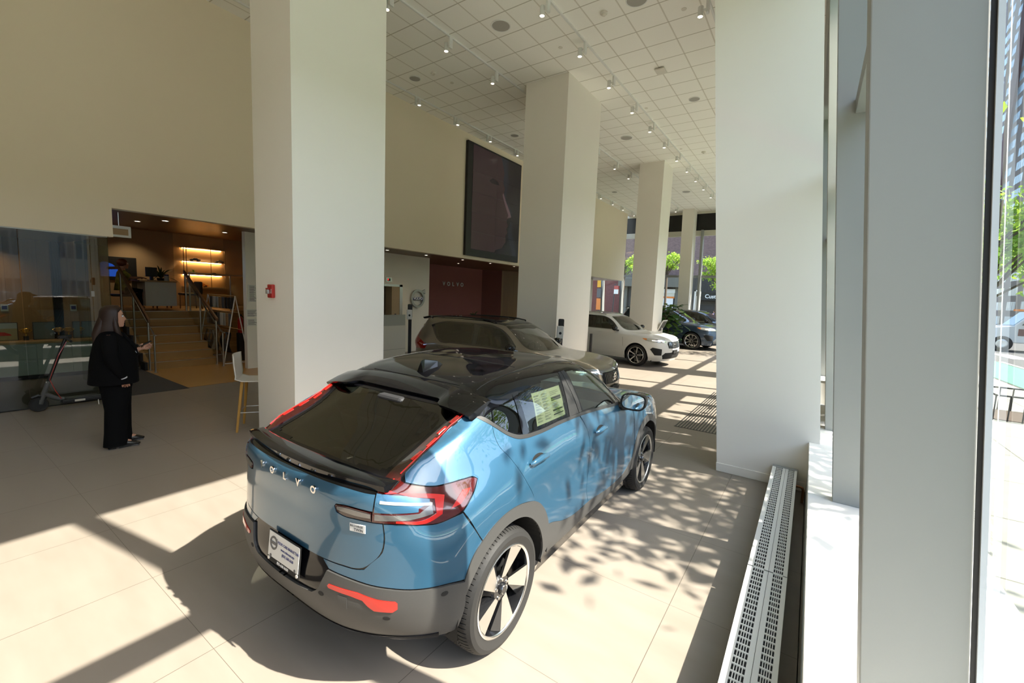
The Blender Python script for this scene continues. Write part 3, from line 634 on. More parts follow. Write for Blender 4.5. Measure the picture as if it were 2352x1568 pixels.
        rd = rdoor[::-1] + dlo_bot[1:] + [(.841, 1.045, 1.189)] + [(a, b - .004, c) for a, b, c in bdoor[1:]]
        rd += [(.905, y, z + .002) for y, z in clu[4::-1]] + aw[::-1][1:]
        rdo = B.patch('rear_door', 'car_blue', root, 'side', [(p[1], p[2]) for p in rd[:-1]], **k)
        fd = bdoor[::-1] + dlo_f[1:] + [(.86, 2.06, 1.085), (.868, 2.15, 1.06)] + [(a, b - .004, c) for a, b, c in fdoor] + [(.905, y, z + .002) for y, z in clu[7:4:-1]]
        fdo = B.patch('front_door', 'car_blue', root, 'side', [(p[1], p[2]) for p in fd], **k)
        # front fender with its arch cut-out
        fa = [(2.702 + .50 * math.cos(t), .36 + .50 * math.sin(t)) for t in np.linspace(2.72, .42, 14)]
        fe = [(2.24, 1.02), (2.17, 1.055), (2.35, 1.038), (2.65, 1.028), (3.0, 1.005), (3.25, .985), (3.32, .93), (3.28, .80)] + fa[::-1] + [(2.246, .53), (2.278, .653), (2.283, .75), (2.266, .9)]
        fe = [(2.243, 1.02), (2.18, 1.052), (2.35, 1.036), (2.65, 1.022), (3.0, 1.0), (3.24, .965), (3.22, .80), (3.19, .60)] + [q for q in fa[::-1]] + [(2.252, .53), (2.278, .653), (2.283, .75), (2.266, .9)]
        B.patch('front_fender', 'car_blue', root, 'side', fe, **k)
        # cladding
        inner = [(.425 * math.cos(t), .36 + .425 * math.sin(t)) for t in np.linspace(-.05, PI - .05, 22)]
        ro = [(-.40, .60)] + archr + [(.505, .40)]
        ring = ro + [(.415, .338)] + inner[1:-1] + [(-.425, .40)]
        B.patch('arch_cladding', 'clad_grey', root, 'side', ring, off=.010, deep=.014, **k)
        fo = [(2.702 + .50 * math.cos(t), .36 + .50 * math.sin(t)) for t in np.linspace(PI - .05, .02, 22)]
        fi = [(2.702 + .425 * math.cos(t), .36 + .425 * math.sin(t)) for t in np.linspace(.02, PI - .05, 22)]
        B.patch('arch_cladding', 'clad_grey', root, 'side', fo + fi, off=.010, deep=.014, **k)
        sk = clu + [(2.215, .345), (2.06, .325), (1.5, .325), (1.0, .33), (.693, .338), (.505, .345)]
        B.patch('sill_cladding', 'clad_grey', root, 'side', sk, off=.007, deep=.012, **k)
        # glass
        gr = B.patch('rear_window', 'side_tint', rdo, 'side', gl_r, off=-.001, deep=.003, **k); gf = B.patch('front_window', 'car_glass', fdo, 'side', gl_f, off=-.001, deep=.003, **k)
        B.patch('window_divider', 'gloss_black', rdo, 'side', [(.315, 1.455), (.352, 1.455), (.335, 1.225), (.262, 1.222)], off=.003, smooth=False, **k)
        B.patch('window_trim', 'gloss_black', rdo, 'side', [(.078, 1.397), (.090, 1.40), (.055, 1.325), (.043, 1.330)], off=.003, smooth=False, **k)
        bl = [(-.062, 1.381), (.032, 1.317), (.137, 1.240), (.201, 1.212), (.268, 1.200), (.425, 1.191), (.713, 1.192), (1.045, 1.181), (1.459, 1.154), (1.93, 1.110), (1.93, 1.132), (1.459, 1.176), (1.045, 1.203), (.713, 1.214), (.425, 1.213), (.268, 1.223), (.205, 1.236), (.142, 1.263), (.055, 1.326), (-.02, 1.379)]
        B.patch('belt_trim', 'belt_dark', root, 'side', bl, off=.006, deep=.006, **k)
        # B pillar and door-top frames
        B.patch('pillar_trim', 'matte_black', fdo, 'side', [(1.035, 1.515), (1.10, 1.515), (1.118, 1.35), (1.112, 1.205), (1.065, 1.205), (1.05, 1.36)], off=.003, smooth=False, **k)
        B.patch('pillar_trim', 'matte_black', rdo, 'side', [(.99, 1.515), (1.028, 1.515), (1.042, 1.36), (1.055, 1.205), (.895, 1.21), (.94, 1.36)], off=.003, smooth=False, **k)
        # handles
        for yy, zz, dd in ((.36, 1.055, rdo), (1.37, 1.012, fdo)):
            p, n = B.cast('side', yy, zz, sx); tx = np.array([0, 1, 0]) - n * n[1]; tx /= np.linalg.norm(tx); tz = np.cross(n, tx) * (1 if sx > 0 else 1)
            m = MB(); prof = []
            for i in range(13):
                a = -1 + 2 * i / 12; prof.append(p + tx * (a * .112) + n * (.012 + .020 * (1 - a * a) ** .5) + np.array([0, 0, 1]) * (.006 - .012 * abs(a)))
            m.path([tuple(q) for q in prof], [.008 + .012 * (1 - (-1 + 2 * i / 12) ** 2) ** .5 for i in range(13)], 10); m.build('door_handle', 'car_blue', dd, smooth=True)
            cup = [(yy + .075 * math.cos(t), zz + .032 * math.sin(t) + .0) for t in np.linspace(0, 2 * PI, 16, endpoint=False)]
            B.patch('handle_cup', 'seam_black', dd, 'side', cup, off=.0036, deep=.002, **k)
        # door mirrors
        mr = MB(); q = lambda x, y, z: (sx * x, y, z)
        sec = [(1.00, .120, .075), (1.0, .118, .074)]
        c = Vector((sx * 1.005, 1.90, 1.175)); vs = []; ny, nx = 9, 20
        for i in range(ny + 1):
            f = i / ny; yy = 1.865 + .155 * f; s_ = math.sqrt(max(0, 1 - max(0, (f - .25) / .75) ** 2.2)) if f > .25 else 1.0
            for kx in range(nx):
                t = 2 * PI * kx / nx; e = 2 / 3.2; cx = abs(math.cos(t)) ** e * (1 if math.cos(t) > 0 else -1); cz = abs(math.sin(t)) ** e * (1 if math.sin(t) > 0 else -1)
                vs.append((sx * (1.0 + .118 * s_ * cx + .012 * cz), yy, 1.168 + .080 * s_ * cz))
        mr.add(vs, [(i * nx + a, i * nx + (a + 1) % nx, (i + 1) * nx + (a + 1) % nx, (i + 1) * nx + a) for i in range(ny) for a in range(nx)] + [tuple((ny) * nx + a for a in range(nx))])
        mo = mr.build('door_mirror', 'gloss_black', root, smooth=True)
        g = MB(); ring_ = []
        for kx in range(nx):
            t = 2 * PI * kx / nx; e = 2 / 3.2; cx = abs(math.cos(t)) ** e * (1 if math.cos(t) > 0 else -1); cz = abs(math.sin(t)) ** e * (1 if math.sin(t) > 0 else -1)
            ring_.append((sx * (1.0 + .104 * cx + .010 * cz), 1.872, 1.168 + .068 * cz))
        g.add(ring_, [tuple(range(nx))]); g.build('mirror_glass', 'mirror_glass', mo)
        g = MB(); g.add([(a, b - .008, cc) for a, b, cc in ring_] + [(1.0 * sx + (a - sx * 1.0) * 1.13, 1.864, 1.168 + (cc - 1.168) * 1.17) for a, b, cc in ring_], [(i, (i + 1) % nx, nx + (i + 1) % nx, nx + i) for i in range(nx)]); g.build('mirror_bezel', 'matte_black', mo)
        MB().path([q(.84, 1.93, 1.10), q(.90, 1.93, 1.095), q(.97, 1.94, 1.11)], [.045, .035, .03], 10).build('mirror_arm', 'gloss_black', mo, smooth=True)
        # tail lamp
        lamp = [(.636, -.574, 1.176), (.641, -.586, 1.165), (.665, -.578, 1.153), (.704, -.538, 1.137), (.748, -.466, 1.117), (.779, -.385, 1.114), (.805, -.294, 1.114), (.823, -.23, 1.108), (.832, -.217, 1.100), (.846, -.255, 1.066), (.858, -.312, 1.027), (.860, -.373, .989), (.844, -.432, .974), (.82, -.5, .968), (.783, -.568, .977), (.726, -.638, .990), (.649, -.705, .999), (.606, -.72, 1.0), (.606, -.715, 1.04), (.606, -.69, 1.12), (.585, -.665, 1.150)]
        to = B.patch('tail_light', 'lamp_red', root, 'rear', lamp, off=.007, deep=.012, res=.022, **k)
        B.patch('light_strip', 'lamp_dark', to, 'top', [(.647, -.085), (.633, -.233), (.644, -.393), (.645, -.502), (.636, -.574), (.60, -.66), (.575, -.645), (.563, -.58), (.560, -.445), (.560, -.298), (.583, -.178), (.615, -.085)], off=.007, deep=.01, **k)
        P_ = [B.cast('top', x - .006, y, sx) for x, y in ((.641, -.11), (.631, -.20), (.634, -.30), (.640, -.40), (.641, -.50), (.632, -.57))]
        MB().path([tuple(p + n * .010) for p, n in P_], .0035, 8).build('light_strip_edge', 'lamp_bright', to, smooth=True)
        B.patch('panel_shoulder', 'car_blue', root, 'top', [(.655, -.085), (.641, -.18), (.635, -.233), (.646, -.393), (.647, -.502), (.655, -.55), (.70, -.50), (.715, -.39), (.705, -.23), (.70, -.12), (.685, -.07)], off=.0035, res=.016, **k)
        for y0, y1 in ((-.19, -.13), (-.28, -.22), (-.38, -.31), (-.49, -.42)):
            xa = lambda y: .600 + (.020 if y < -.3 else .0) + .02 * max(0, (y + .25) / .15)
            B.patch('lamp_block', 'lamp_bright', to, 'top', [(xa(y0) - .008, y0), (xa(y1) - .008, y1), (xa(y1) + .008, y1), (xa(y0) + .008, y0)], off=.0095, deep=.004, res=.015, smooth=False, **k)
        R2 = lambda P: [B.to2('rear', p) for p in P]
        B.patch('lamp_inner', 'car_blue', to, 'rear', [(.612, -.706, 1.128), (.70, -.60, 1.106), (.762, -.506, 1.074), (.769, -.513, 1.060), (.751, -.568, 1.047), (.757, -.574, 1.033), (.696, -.653, 1.042), (.612, -.71, 1.050)], off=.010, deep=.004, smooth=False, res=.02, **k)
        B.patch('lamp_clear', 'lamp_clear', to, 'rear', [(.632, -.70, 1.101), (.70, -.63, 1.085), (.775, -.50, 1.057), (.775, -.505, 1.047), (.70, -.635, 1.073), (.632, -.702, 1.089)], off=.0125, deep=.004, smooth=False, res=.02, **k)
        B.patch('lamp_bright_band', 'lamp_bright', to, 'rear', [(.618, -.60, 1.168), (.600, -.66, 1.148), (.625, -.66, 1.125), (.70, -.57, 1.113), (.78, -.47, 1.085), (.800, -.44, 1.075), (.805, -.46, 1.00), (.79, -.53, .982), (.70, -.66, .998), (.70, -.66, 1.006), (.775, -.545, .996), (.786, -.48, 1.01), (.78, -.49, 1.07), (.70, -.585, 1.103), (.628, -.64, 1.135), (.63, -.61, 1.158)], off=.0115, deep=.004, res=.016, **k)
        B.patch('reverse_light', 'reverse_cells', to, 'rear', [(.615, -.71, 1.040), (.70, -.645, 1.032), (.757, -.566, 1.026), (.772, -.53, 1.045), (.779, -.51, 1.05), (.784, -.50, 1.012), (.74, -.60, 1.006), (.615, -.71, 1.012)], off=.0105, deep=.004, smooth=False, res=.02, **k)
        B.patch('lamp_facet', 'lamp_bright', to, 'rear', [(.828, -.33, 1.075), (.842, -.28, 1.072), (.842, -.36, 1.02), (.826, -.42, 1.01)], off=.009, deep=.004, smooth=False, res=.02, **k)
        ex = B.patch('tail_light_extension', 'lamp_dark', root, 'rear', [(.600, -.72, 1.000), (.542, -.753, 1.003), (.452, -.775, 1.004), (.418, -.784, 1.015), (.405, -.785, 1.038), (.41, -.785, 1.046), (.468, -.772, 1.051), (.556, -.75, 1.049), (.600, -.72, 1.045)], off=.006, deep=.01, res=.02, **k)
        B.patch('reverse_light', 'reverse_cells', ex, 'rear', [(.42, -.784, 1.040), (.468, -.772, 1.044), (.556, -.75, 1.042), (.597, -.72, 1.038), (.597, -.72, 1.018), (.50, -.76, 1.02), (.42, -.78, 1.026)], off=.009, deep=.004, res=.02, **k)
        SP = lambda y, z: tuple(B.cast('side', y, z, 1)[0])
        # bumper side skin, grey lower bumper details
        bs = [(.610, -.735, .790), (.664, -.712, .852), (.670, -.704, .898), (.660, -.703, .990), (.726, -.638, .984), (.783, -.568, .971), (.82, -.5, .962), (.844, -.432, .968), SP(-.368, .978), SP(-.306, .868), SP(-.257, .790), (.911, -.33, .735), (.908, -.381, .64), (.878, -.477, .660), (.833, -.565, .668), (.773, -.634, .672), (.701, -.691, .680), (.618, -.736, .686), (.517, -.771, .695), (.433, -.791, .700), (.372, -.80, .704), (.328, -.802, .740), (.46, -.781, .742), (.534, -.761, .743), (.576, -.748, .751)]
        B.patch('bumper_skin', 'car_blue', root, 'rear', bs, **k)
        rf = [(.387, -.81, .631), (.395, -.806, .640), (.559, -.765, .643), (.653, -.727, .626), (.726, -.68, .620), (.735, -.674, .610), (.736, -.674, .585), (.716, -.686, .568), (.643, -.733, .570), (.615, -.746, .588), (.588, -.758, .612), (.527, -.778, .619), (.397, -.809, .622)]
        B.patch('bumper_reflector', 'reflector_red', root, 'rear', rf, off=.016, deep=.006, res=.02, smooth=False, **k)
        for x, y, z in ((.345, -.819, .576), (.688, -.699, .531), (.87, -.50, .62)):
            u, v = B.to2('rear', (x, y, z)); B.patch('parking_sensor', 'matte_black', root, 'rear', [(u + .014 * math.cos(t) / .95, v + .011 * math.sin(t)) for t in np.linspace(0, 2 * PI, 14, endpoint=False)], off=.0135, deep=.002, res=.012, **k)
        # headlight
        B.patch('headlight', 'lamp_clear', root, 'front', [(.44, 3.5, .86), (.60, 3.45, .90), (.78, 3.30, .915), (.83, 3.1, .90), (.80, 3.25, .84), (.60, 3.45, .80), (.44, 3.52, .80)], off=.006, smooth=False, **k)
    # towing-eye cover
    B.patch('tow_cover', 'clad_grey', root, 'rear', [(.456, -.799, .604), (.507, -.785, .606), (.504, -.783, .546), (.452, -.797, .542)], off=.0142, deep=.003, res=.02, smooth=False)
    # tailgate, lower bumper, rear glass, hood, windscreen
    tg = [(0, -.79, 1.130), (.20, -.785, 1.130), (.399, -.76, 1.130), (.52, -.74, 1.128), (.600, -.70, 1.124), (.600, -.705, 1.052), (.556, -.75, 1.056), (.468, -.772, 1.058), (.41, -.785, 1.052), (.398, -.785, 1.038), (.412, -.785, 1.008), (.452, -.775, .997), (.542, -.753, .996), (.602, -.72, .994), (.652, -.703, .992), (.660, -.702, .898), (.654, -.708, .857), (.608, -.732, .792), (.572, -.748, .763), (.534, -.761, .752), (.46, -.781, .750), (.322, -.802, .746), (.15, -.808, .744), (0, -.81, .743)]
    tgo = B.patch('tailgate', 'car_blue', root, 'rear', tg, sym=True, corner=.5, off=.004, res=.022)
    lb = [(0, -.82, .535), (.139, -.827, .541), (.271, -.825, .555), (.309, -.823, .580), (.350, -.81, .655), (.368, -.802, .697), (.433, -.791, .694), (.517, -.771, .688), (.618, -.736, .679), (.701, -.691, .673), (.773, -.634, .665), (.833, -.565, .660), (.878, -.477, .653), (.905, -.385, .63), (.906, -.385, .50), (.89, -.42, .385), (.79, -.54, .375), (.66, -.66, .375), (.45, -.74, .375), (0, -.77, .375)]
    B.patch('lower_bumper', 'clad_grey', root, 'rear', lb, off=.012, deep=.02, sym=True, corner=.5)
    B.patch('skid_trim', 'gloss_black', root, 'rear', [(0, .40), (.5, .40), (.78, .405), (.78, .375), (.5, .365), (0, .365)], off=.016, deep=.02, sym=True, smooth=False)
    B.patch('rear_glass', 'tint_glass', tgo, 'top', rg, off=-.002, deep=.003, sym=True)
    B.patch('windscreen', 'car_glass', root, 'top', ws, off=-.001, deep=.003, sym=True)
    hd = [(0, 2.45), (.27, 2.43), (.52, 2.37), (.69, 2.28), (.775, 2.20), (.795, 2.30), (.765, 2.60), (.71, 2.95), (.66, 3.20), (.44, 3.36), (0, 3.43)]
    B.patch('hood', 'car_blue', root, 'top', hd, sym=True)
    B.patch('front_bumper', 'car_blue', root, 'front', [(0, .80), (.35, .80), (.62, .80), (.92, .75), (.95, .60), (.80, .40), (0, .40)], sym=True, smooth=False)
    B.patch('grille_panel', 'car_blue', root, 'front', [(0, .875), (.30, .87), (.50, .855), (.50, .81), (0, .81)], sym=True, smooth=False)
    # ducktail lip: a gloss black wing round the tail, with the dark band under it
    m = MB(); n = 40; vs = []
    for i in range(n + 1):
        x = -.65 + 1.30 * i / n; a = abs(x) / .65
        ye = -.782 + .085 * a ** 2.2; yi = -.640 + .05 * a ** 2; w = 1 - .6 * max(0, (a - .94) / .06); zt = 1.172 + .006 * (1 - a * a)
        prof = [(yi, zt - .012), (yi - .018, zt + .002), ((yi + ye) / 2, zt + .008 * w), (ye + .016, zt + .008 * w), (ye, zt), (ye + .003, zt - .012 * w), (ye + .008, 1.142), (ye + .05, 1.128)]
        vs += [(x, y, z) for y, z in prof]
    K = 8; m.add(vs, [(i * K + j, i * K + j + 1, (i + 1) * K + j + 1, (i + 1) * K + j) for i in range(n) for j in range(K - 1)] + [tuple(range(K - 1, -1, -1)), tuple(n * K + j for j in range(K))])
    m.build('ducktail_spoiler', 'gloss_black', tgo, smooth=.5)
    # roof spoiler with a notch in the middle
    m = MB(); n = 44; vs = []; K = 6
    for i in range(n + 1):
        x = -.69 + 1.38 * i / n; a = abs(x); wing = min(1, max(0, (a - .40) / .05))
        ye = -.055 - .085 * wing + .012 * max(0, (a - .45) / .24); yf_ = .055 - .0 * wing + .02 * (1 - wing)
        zc_ = 1.447 if wing < .5 else 1.447; drop = .035 * max(0, (a - .45) / .24) ** 1.6
        zf = 1.507 - .035 * (a / .62) ** 3 if a < .62 else 1.472 - .25 * (a - .62); ze = 1.446 - .012 * wing - drop; 
        vs += [(x, yf_ + .03, zf + .002), (x, yf_, zf + .004), (x, (yf_ + ye) / 2, (zf + ze) / 2 + .006), (x, ye, ze), (x, ye + .006, ze - .014), (x, ye + .05, ze - .045)]
    m.add(vs, [(i * K + j, i * K + j + 1, (i + 1) * K + j + 1, (i + 1) * K + j) for i in range(n) for j in range(K - 1)] + [tuple(range(K - 1, -1, -1)), tuple(n * K + j for j in range(K))])
    m.build('roof_spoiler', 'gloss_black', root, smooth=.5)
    # roof seams and shark fin
    def seam(pts, w=.004):
        m = MB(); P = []
        for x, y in pts:
            p, nn = B.cast('top', x, y); P.append(tuple(p + nn * .0005))
        m.path(P, w, 6); return m.build('roof_seam', 'seam_black', root)
    seam([(x, .098) for x in np.linspace(-.42, .42, 16)]); seam([(x, .62) for x in np.linspace(-.50, .50, 16)], .003)
    for s_ in (1, -1): seam([(s_ * (.56 + .0 * t), y) for t, y in enumerate(np.linspace(.10, 1.45, 24))], .003)
    p0, n0 = B.cast('top', 0, .27); m = MB(); z0 = float(p0[2])
    m.add([(-.036, .155, z0 - .035), (.036, .155, z0 - .035), (0, .165, z0 + .062), (-.004, .20, z0 + .068), (.004, .20, z0 + .068), (0, .395, z0 + .012), (-.034, .30, z0 - .008), (.034, .30, z0 - .008), (-.004, .33, z0 + .045), (.004, .33, z0 + .045)],
          [(0, 1, 2), (0, 2, 3), (1, 4, 2), (2, 4, 3), (0, 3, 8, 6), (1, 7, 9, 4), (3, 4, 9, 8), (6, 8, 5), (7, 5, 9), (8, 9, 5), (0, 6, 5, 7, 1)]); m.build('shark_fin_antenna', 'gloss_black', root, bevel=.004)
    # lettering on the tailgate, badge, number plate
    for ch, x in zip('VOLVO', (-.262, -.143, -.015, .113, .246)):
        p, n = B.cast('rear', math.atan2(x, .35 + .79), 1.080); text_mesh(ch, .052, 'chrome', 'letter', tgo, depth=.004, mtx=frame_mtx(p + n * .0075, (n[1] * -1, n[0], 0), (0, 0, 1)), bold=.0022)
    p, n = B.cast('rear', B.to2('rear', (.535, -.75, .955))[0], .955); ux = Vector((-n[1], n[0], 0)).normalized(); fm = frame_mtx(p + n * .006, ux, (0, 0, 1))
    MB().box(-.045, .045, -.021, .021, -.003, .001).xf(fm).build('badge', 'number_plate', tgo, bevel=.002)
    text_mesh('RECHARGE', .0145, 'ink', 'lettering', tgo, depth=.0006, mtx=fm @ Matrix.Translation((-.005, .009, .0015))); text_mesh('TWIN', .020, 'ink', 'lettering', tgo, depth=.0006, mtx=fm @ Matrix.Translation((.006, -.009, .0015)))
    th = math.radians(8); pm = frame_mtx((0.02, -.842, .672), (1, 0, 0), (0, math.sin(th) * -.0 + .10, 1))
    pl = empty('number_plate', (0, 0, 0)); pl.parent = root
    MB().box(-.158, .158, -.092, .082, -.006, .0).xf(pm).build('plate_frame', 'matte_black', pl, bevel=.003); MB().box(-.150, .150, -.062, .076, .0, .0025).xf(pm).build('plate_sheet', 'number_plate', pl, bevel=.001)
    for s_, tx, yy, sz, xs in (('VOLVO CARS MANHATTAN', .042, .036, .021, .62), ('www.volvocars.nyc', .042, .008, .019, .72), ('(833) 638-3630', .045, -.018, .020, .72)):
        text_mesh(s_, sz, 'ink_blue', 'lettering', pl, depth=.0005, mtx=pm @ Matrix.Translation((tx, yy, .003)), xs=xs * 1.25, bold=.0004)
    text_mesh('833-638-3630', .020, 'white_plastic', 'lettering', pl, depth=.0005, mtx=pm @ Matrix.Translation((0, -.078, .0005)), bold=.0004)
    m = MB(); m.lathe([(.026, .003), (.037, .003), (.037, .0045), (.026, .0045)], 32, 'Z', o=(-.098, .020, 0), closed=True); m.box(-.132, -.064, .013, .027, .0045, .0055); m.prism([(-.078, .047), (-.064, .052), (-.068, .038)], .003, .0045); m.xf(pm).build('plate_emblem', 'grey_plastic', pl)
    for x, yy in ((-.14, -.075), (.14, -.075), (-.12, -.055), (.12, -.055)):
        MB().lathe([(0, .004), (.009, .004), (.010, 0)], 14, 'Z', o=(x, yy, 0)).xf(pm).build('plate_bolt', 'off_white' if yy < -.06 else 'grey_plastic', pl)
    # wiper-free rear; price sheet inside the rear side window
    p0 = np.array(B.cast('side', .50, 1.44)[0]); st = MB()
    P = [(.52, 1.435), (.92, 1.435), (.86, 1.232), (.455, 1.235)]
    V4 = []
    for y, z in P:
        p, n = B.cast('side', y, z); V4.append(p - n * .012)
    sh = MB(); NX, NY = 8, 8; vs = []
    for i in range(NX + 1):
        for j in range(NY + 1):
            y = (P[0][0] * (1 - i / NX) + P[1][0] * i / NX) * (1 - j / NY) + (P[3][0] * (1 - i / NX) + P[2][0] * i / NX) * j / NY; z = P[0][1] * (1 - j / NY) + P[3][1] * j / NY
            p, n = B.cast('side', y, z); vs.append(tuple(p - n * .010))
    sh.add(vs, [(i * (NY + 1) + j, i * (NY + 1) + j + 1, (i + 1) * (NY + 1) + j + 1, (i + 1) * (NY + 1) + j) for i in range(NX) for j in range(NY)])
    so_ = sh.build('price_sheet', 'sticker_paper', root, smooth=True)
    rnd = random.Random(4); lm = MB()
    def sp(u, v, d=.0085):
        y = (P[0][0] * (1 - u) + P[1][0] * u) * (1 - v) + (P[3][0] * (1 - u) + P[2][0] * u) * v; z = P[0][1] * (1 - v) + P[3][1] * v
        p, n = B.cast('side', y, z); return tuple(p - n * d)
    def bar(u0, u1, v0, v1): lm.add([sp(u0, v0), sp(u1, v0), sp(u1, v1), sp(u0, v1)], [(0, 1, 2, 3)])
    for c0, c1 in ((.04, .24), (.28, .50)):
        v = .10
        while v < .93:
            for q in range(rnd.randint(2, 5)):
                bar(c0, c0 + (c1 - c0) * rnd.uniform(.5, 1), v, v + .006); v += .017
            v += .03
    for v0, v1 in ((.30, .37), (.38, .42), (.70, .755), (.84, .88)): bar(.58, .95, v0, v1)
    for v0, v1 in ((.12, .13), (.17, .18), (.22, .23), (.47, .475), (.52, .525), (.57, .575), (.62, .625), (.79, .795), (.92, .925)): bar(.58, .58 + .3 * rnd.uniform(.6, 1.2), v0, v1)
    lm.build('print', 'ink', so_)
    # cabin
    m = MB()
    m.box(-.70, .70, -.35, 2.2, .30, .50); m.build('cabin_floor', 'seat_dark', root)
    def seat(x, y, w):
        m = MB(); m.box(x - w / 2, x + w / 2, y, y + .50, .52, .68); R_ = rotm(rx=-.0); m.v2 = None
        o = len(m.v); m.box(x - w / 2, x + w / 2, -.06, .06, 0, .56)
        for i in range(o, len(m.v)):
            a, b, c = m.v[i]; m.v[i] = (a, y + b - c * .28, .66 + c * .96)
        o = len(m.v); m.box(x - .13, x + .13, -.05, .05, .60, .78)
        for i in range(o, len(m.v)):
            a, b, c = m.v[i]; m.v[i] = (a, y + b - c * .28 + .01, .66 + c * .96)
        return m.build('seat', 'seat_dark', root, bevel=.035, seg=3)
    seat(-.37, 1.00, .50); seat(.37, 1.00, .50); seat(0, .12, 1.20)
    m = MB(); m.box(-.70, .70, 1.75, 2.25, .78, 1.02); m.build('dashboard', 'seat_dark', root, bevel=.04)
    st = MB(); st.path([(-.37 + .185 * math.cos(t), 1.66 + .05 * math.sin(t), .95 + .175 * math.sin(t)) for t in np.linspace(0, 2 * PI, 28)], .014, 8); st.build('steering_wheel', 'seat_dark', root, smooth=True)
    add_wheels(wheel_proto('wheel'), root, 0, 2.702, .912, .358)
CS = .976
c40 = empty('car', (-2.195, 1.920, 0), math.radians(.84), 'light blue coupe SUV with black roof, seen from behind in the foreground', 'car', scale=CS)
build_c40(c40)
# ---------------------------------------------------------------- upright SUVs
XC = [list(map(tuple, r)) for r in C40[:5]] + [
 [(0,-.80,1.06),(.45,-.78,1.06),(.66,-.72,1.06),(.77,-.62,1.06),(.815,-.50,1.06),(.85,-.33,1.07),(.872,0,1.08),(.876,.42,1.08),(.876,1.1,1.07),(.868,1.98,1.06),(.81,2.30,1.05),(.745,2.65,1.04),(.665,3.05,1.025),(.34,3.22,1.0),(0,3.27,1.0)],
 [(0,-.77,1.16),(.45,-.75,1.16),(.63,-.70,1.16),(.72,-.61,1.16),(.765,-.49,1.16),(.80,-.33,1.16),(.83,0,1.16),(.838,.42,1.16),(.84,1.1,1.15),(.825,1.95,1.14),(.765,2.13,1.12),(.66,2.26,1.105),(.50,2.34,1.10),(.27,2.40,1.10),(0,2.42,1.10)],
 [(0,-.63,1.38),(.42,-.62,1.38),(.57,-.58,1.38),(.645,-.50,1.38),(.68,-.38,1.38),(.705,-.25,1.38),(.73,.05,1.39),(.745,.45,1.40),(.748,1.1,1.40),(.725,1.73,1.355),(.68,1.87,1.33),(.60,1.94,1.32),(.46,1.99,1.325),(.25,2.02,1.33),(0,2.03,1.335)],
 [(0,-.50,1.56),(.38,-.49,1.56),(.52,-.46,1.56),(.585,-.39,1.56),(.61,-.28,1.565),(.625,-.15,1.575),(.64,.1,1.585),(.65,.5,1.59),(.645,1.1,1.58),(.63,1.42,1.55),(.585,1.53,1.535),(.51,1.58,1.54),(.40,1.60,1.55),(.22,1.61,1.555),(0,1.615,1.56)],
 [(0,-.40,1.61),(.33,-.39,1.61),(.45,-.36,1.61),(.50,-.30,1.612),(.52,-.20,1.615),(.535,-.08,1.62),(.545,.2,1.628),(.55,.6,1.63),(.54,1.05,1.625),(.52,1.28,1.605),(.48,1.37,1.60),(.42,1.39,1.602),(.33,1.40,1.605),(.18,1.405,1.608),(0,1.41,1.61)],
 [(0,.3,1.638),(.12,.3,1.638),(.18,.31,1.638),(.22,.33,1.638),(.25,.36,1.638),(.26,.4,1.639),(.26,.5,1.64),(.26,.65,1.64),(.26,.8,1.639),(.24,.9,1.637),(.21,.94,1.637),(.18,.96,1.637),(.13,.97,1.637),(.07,.98,1.637),(0,.98,1.637)],
 [(0,.3,1.64)] * 1]
XC[-1] = [(0, .45 + (p[1] - .3) * .55, 1.642) for p in XC[-2]]
_xcb = None
mat('paint_bronze', (.17, .14, .10), .34, metal=.5, coat=1.); mat('paint_white', (.70, .69, .65), .4, coat=1.); mat('paint_navy', (.035, .060, .10), .3, metal=.4, coat=1.)
mat('amber', (.7, .2, .02), .2, coat=1.); mat('paint_black', (.008, .008, .009), .2, coat=1.); mat('drl', (.9, .9, .9), .1, emit=(1, .98, .92), estr=1.2)
glass_mat('dark_glass', (.16, .18, .16), refl=.07)
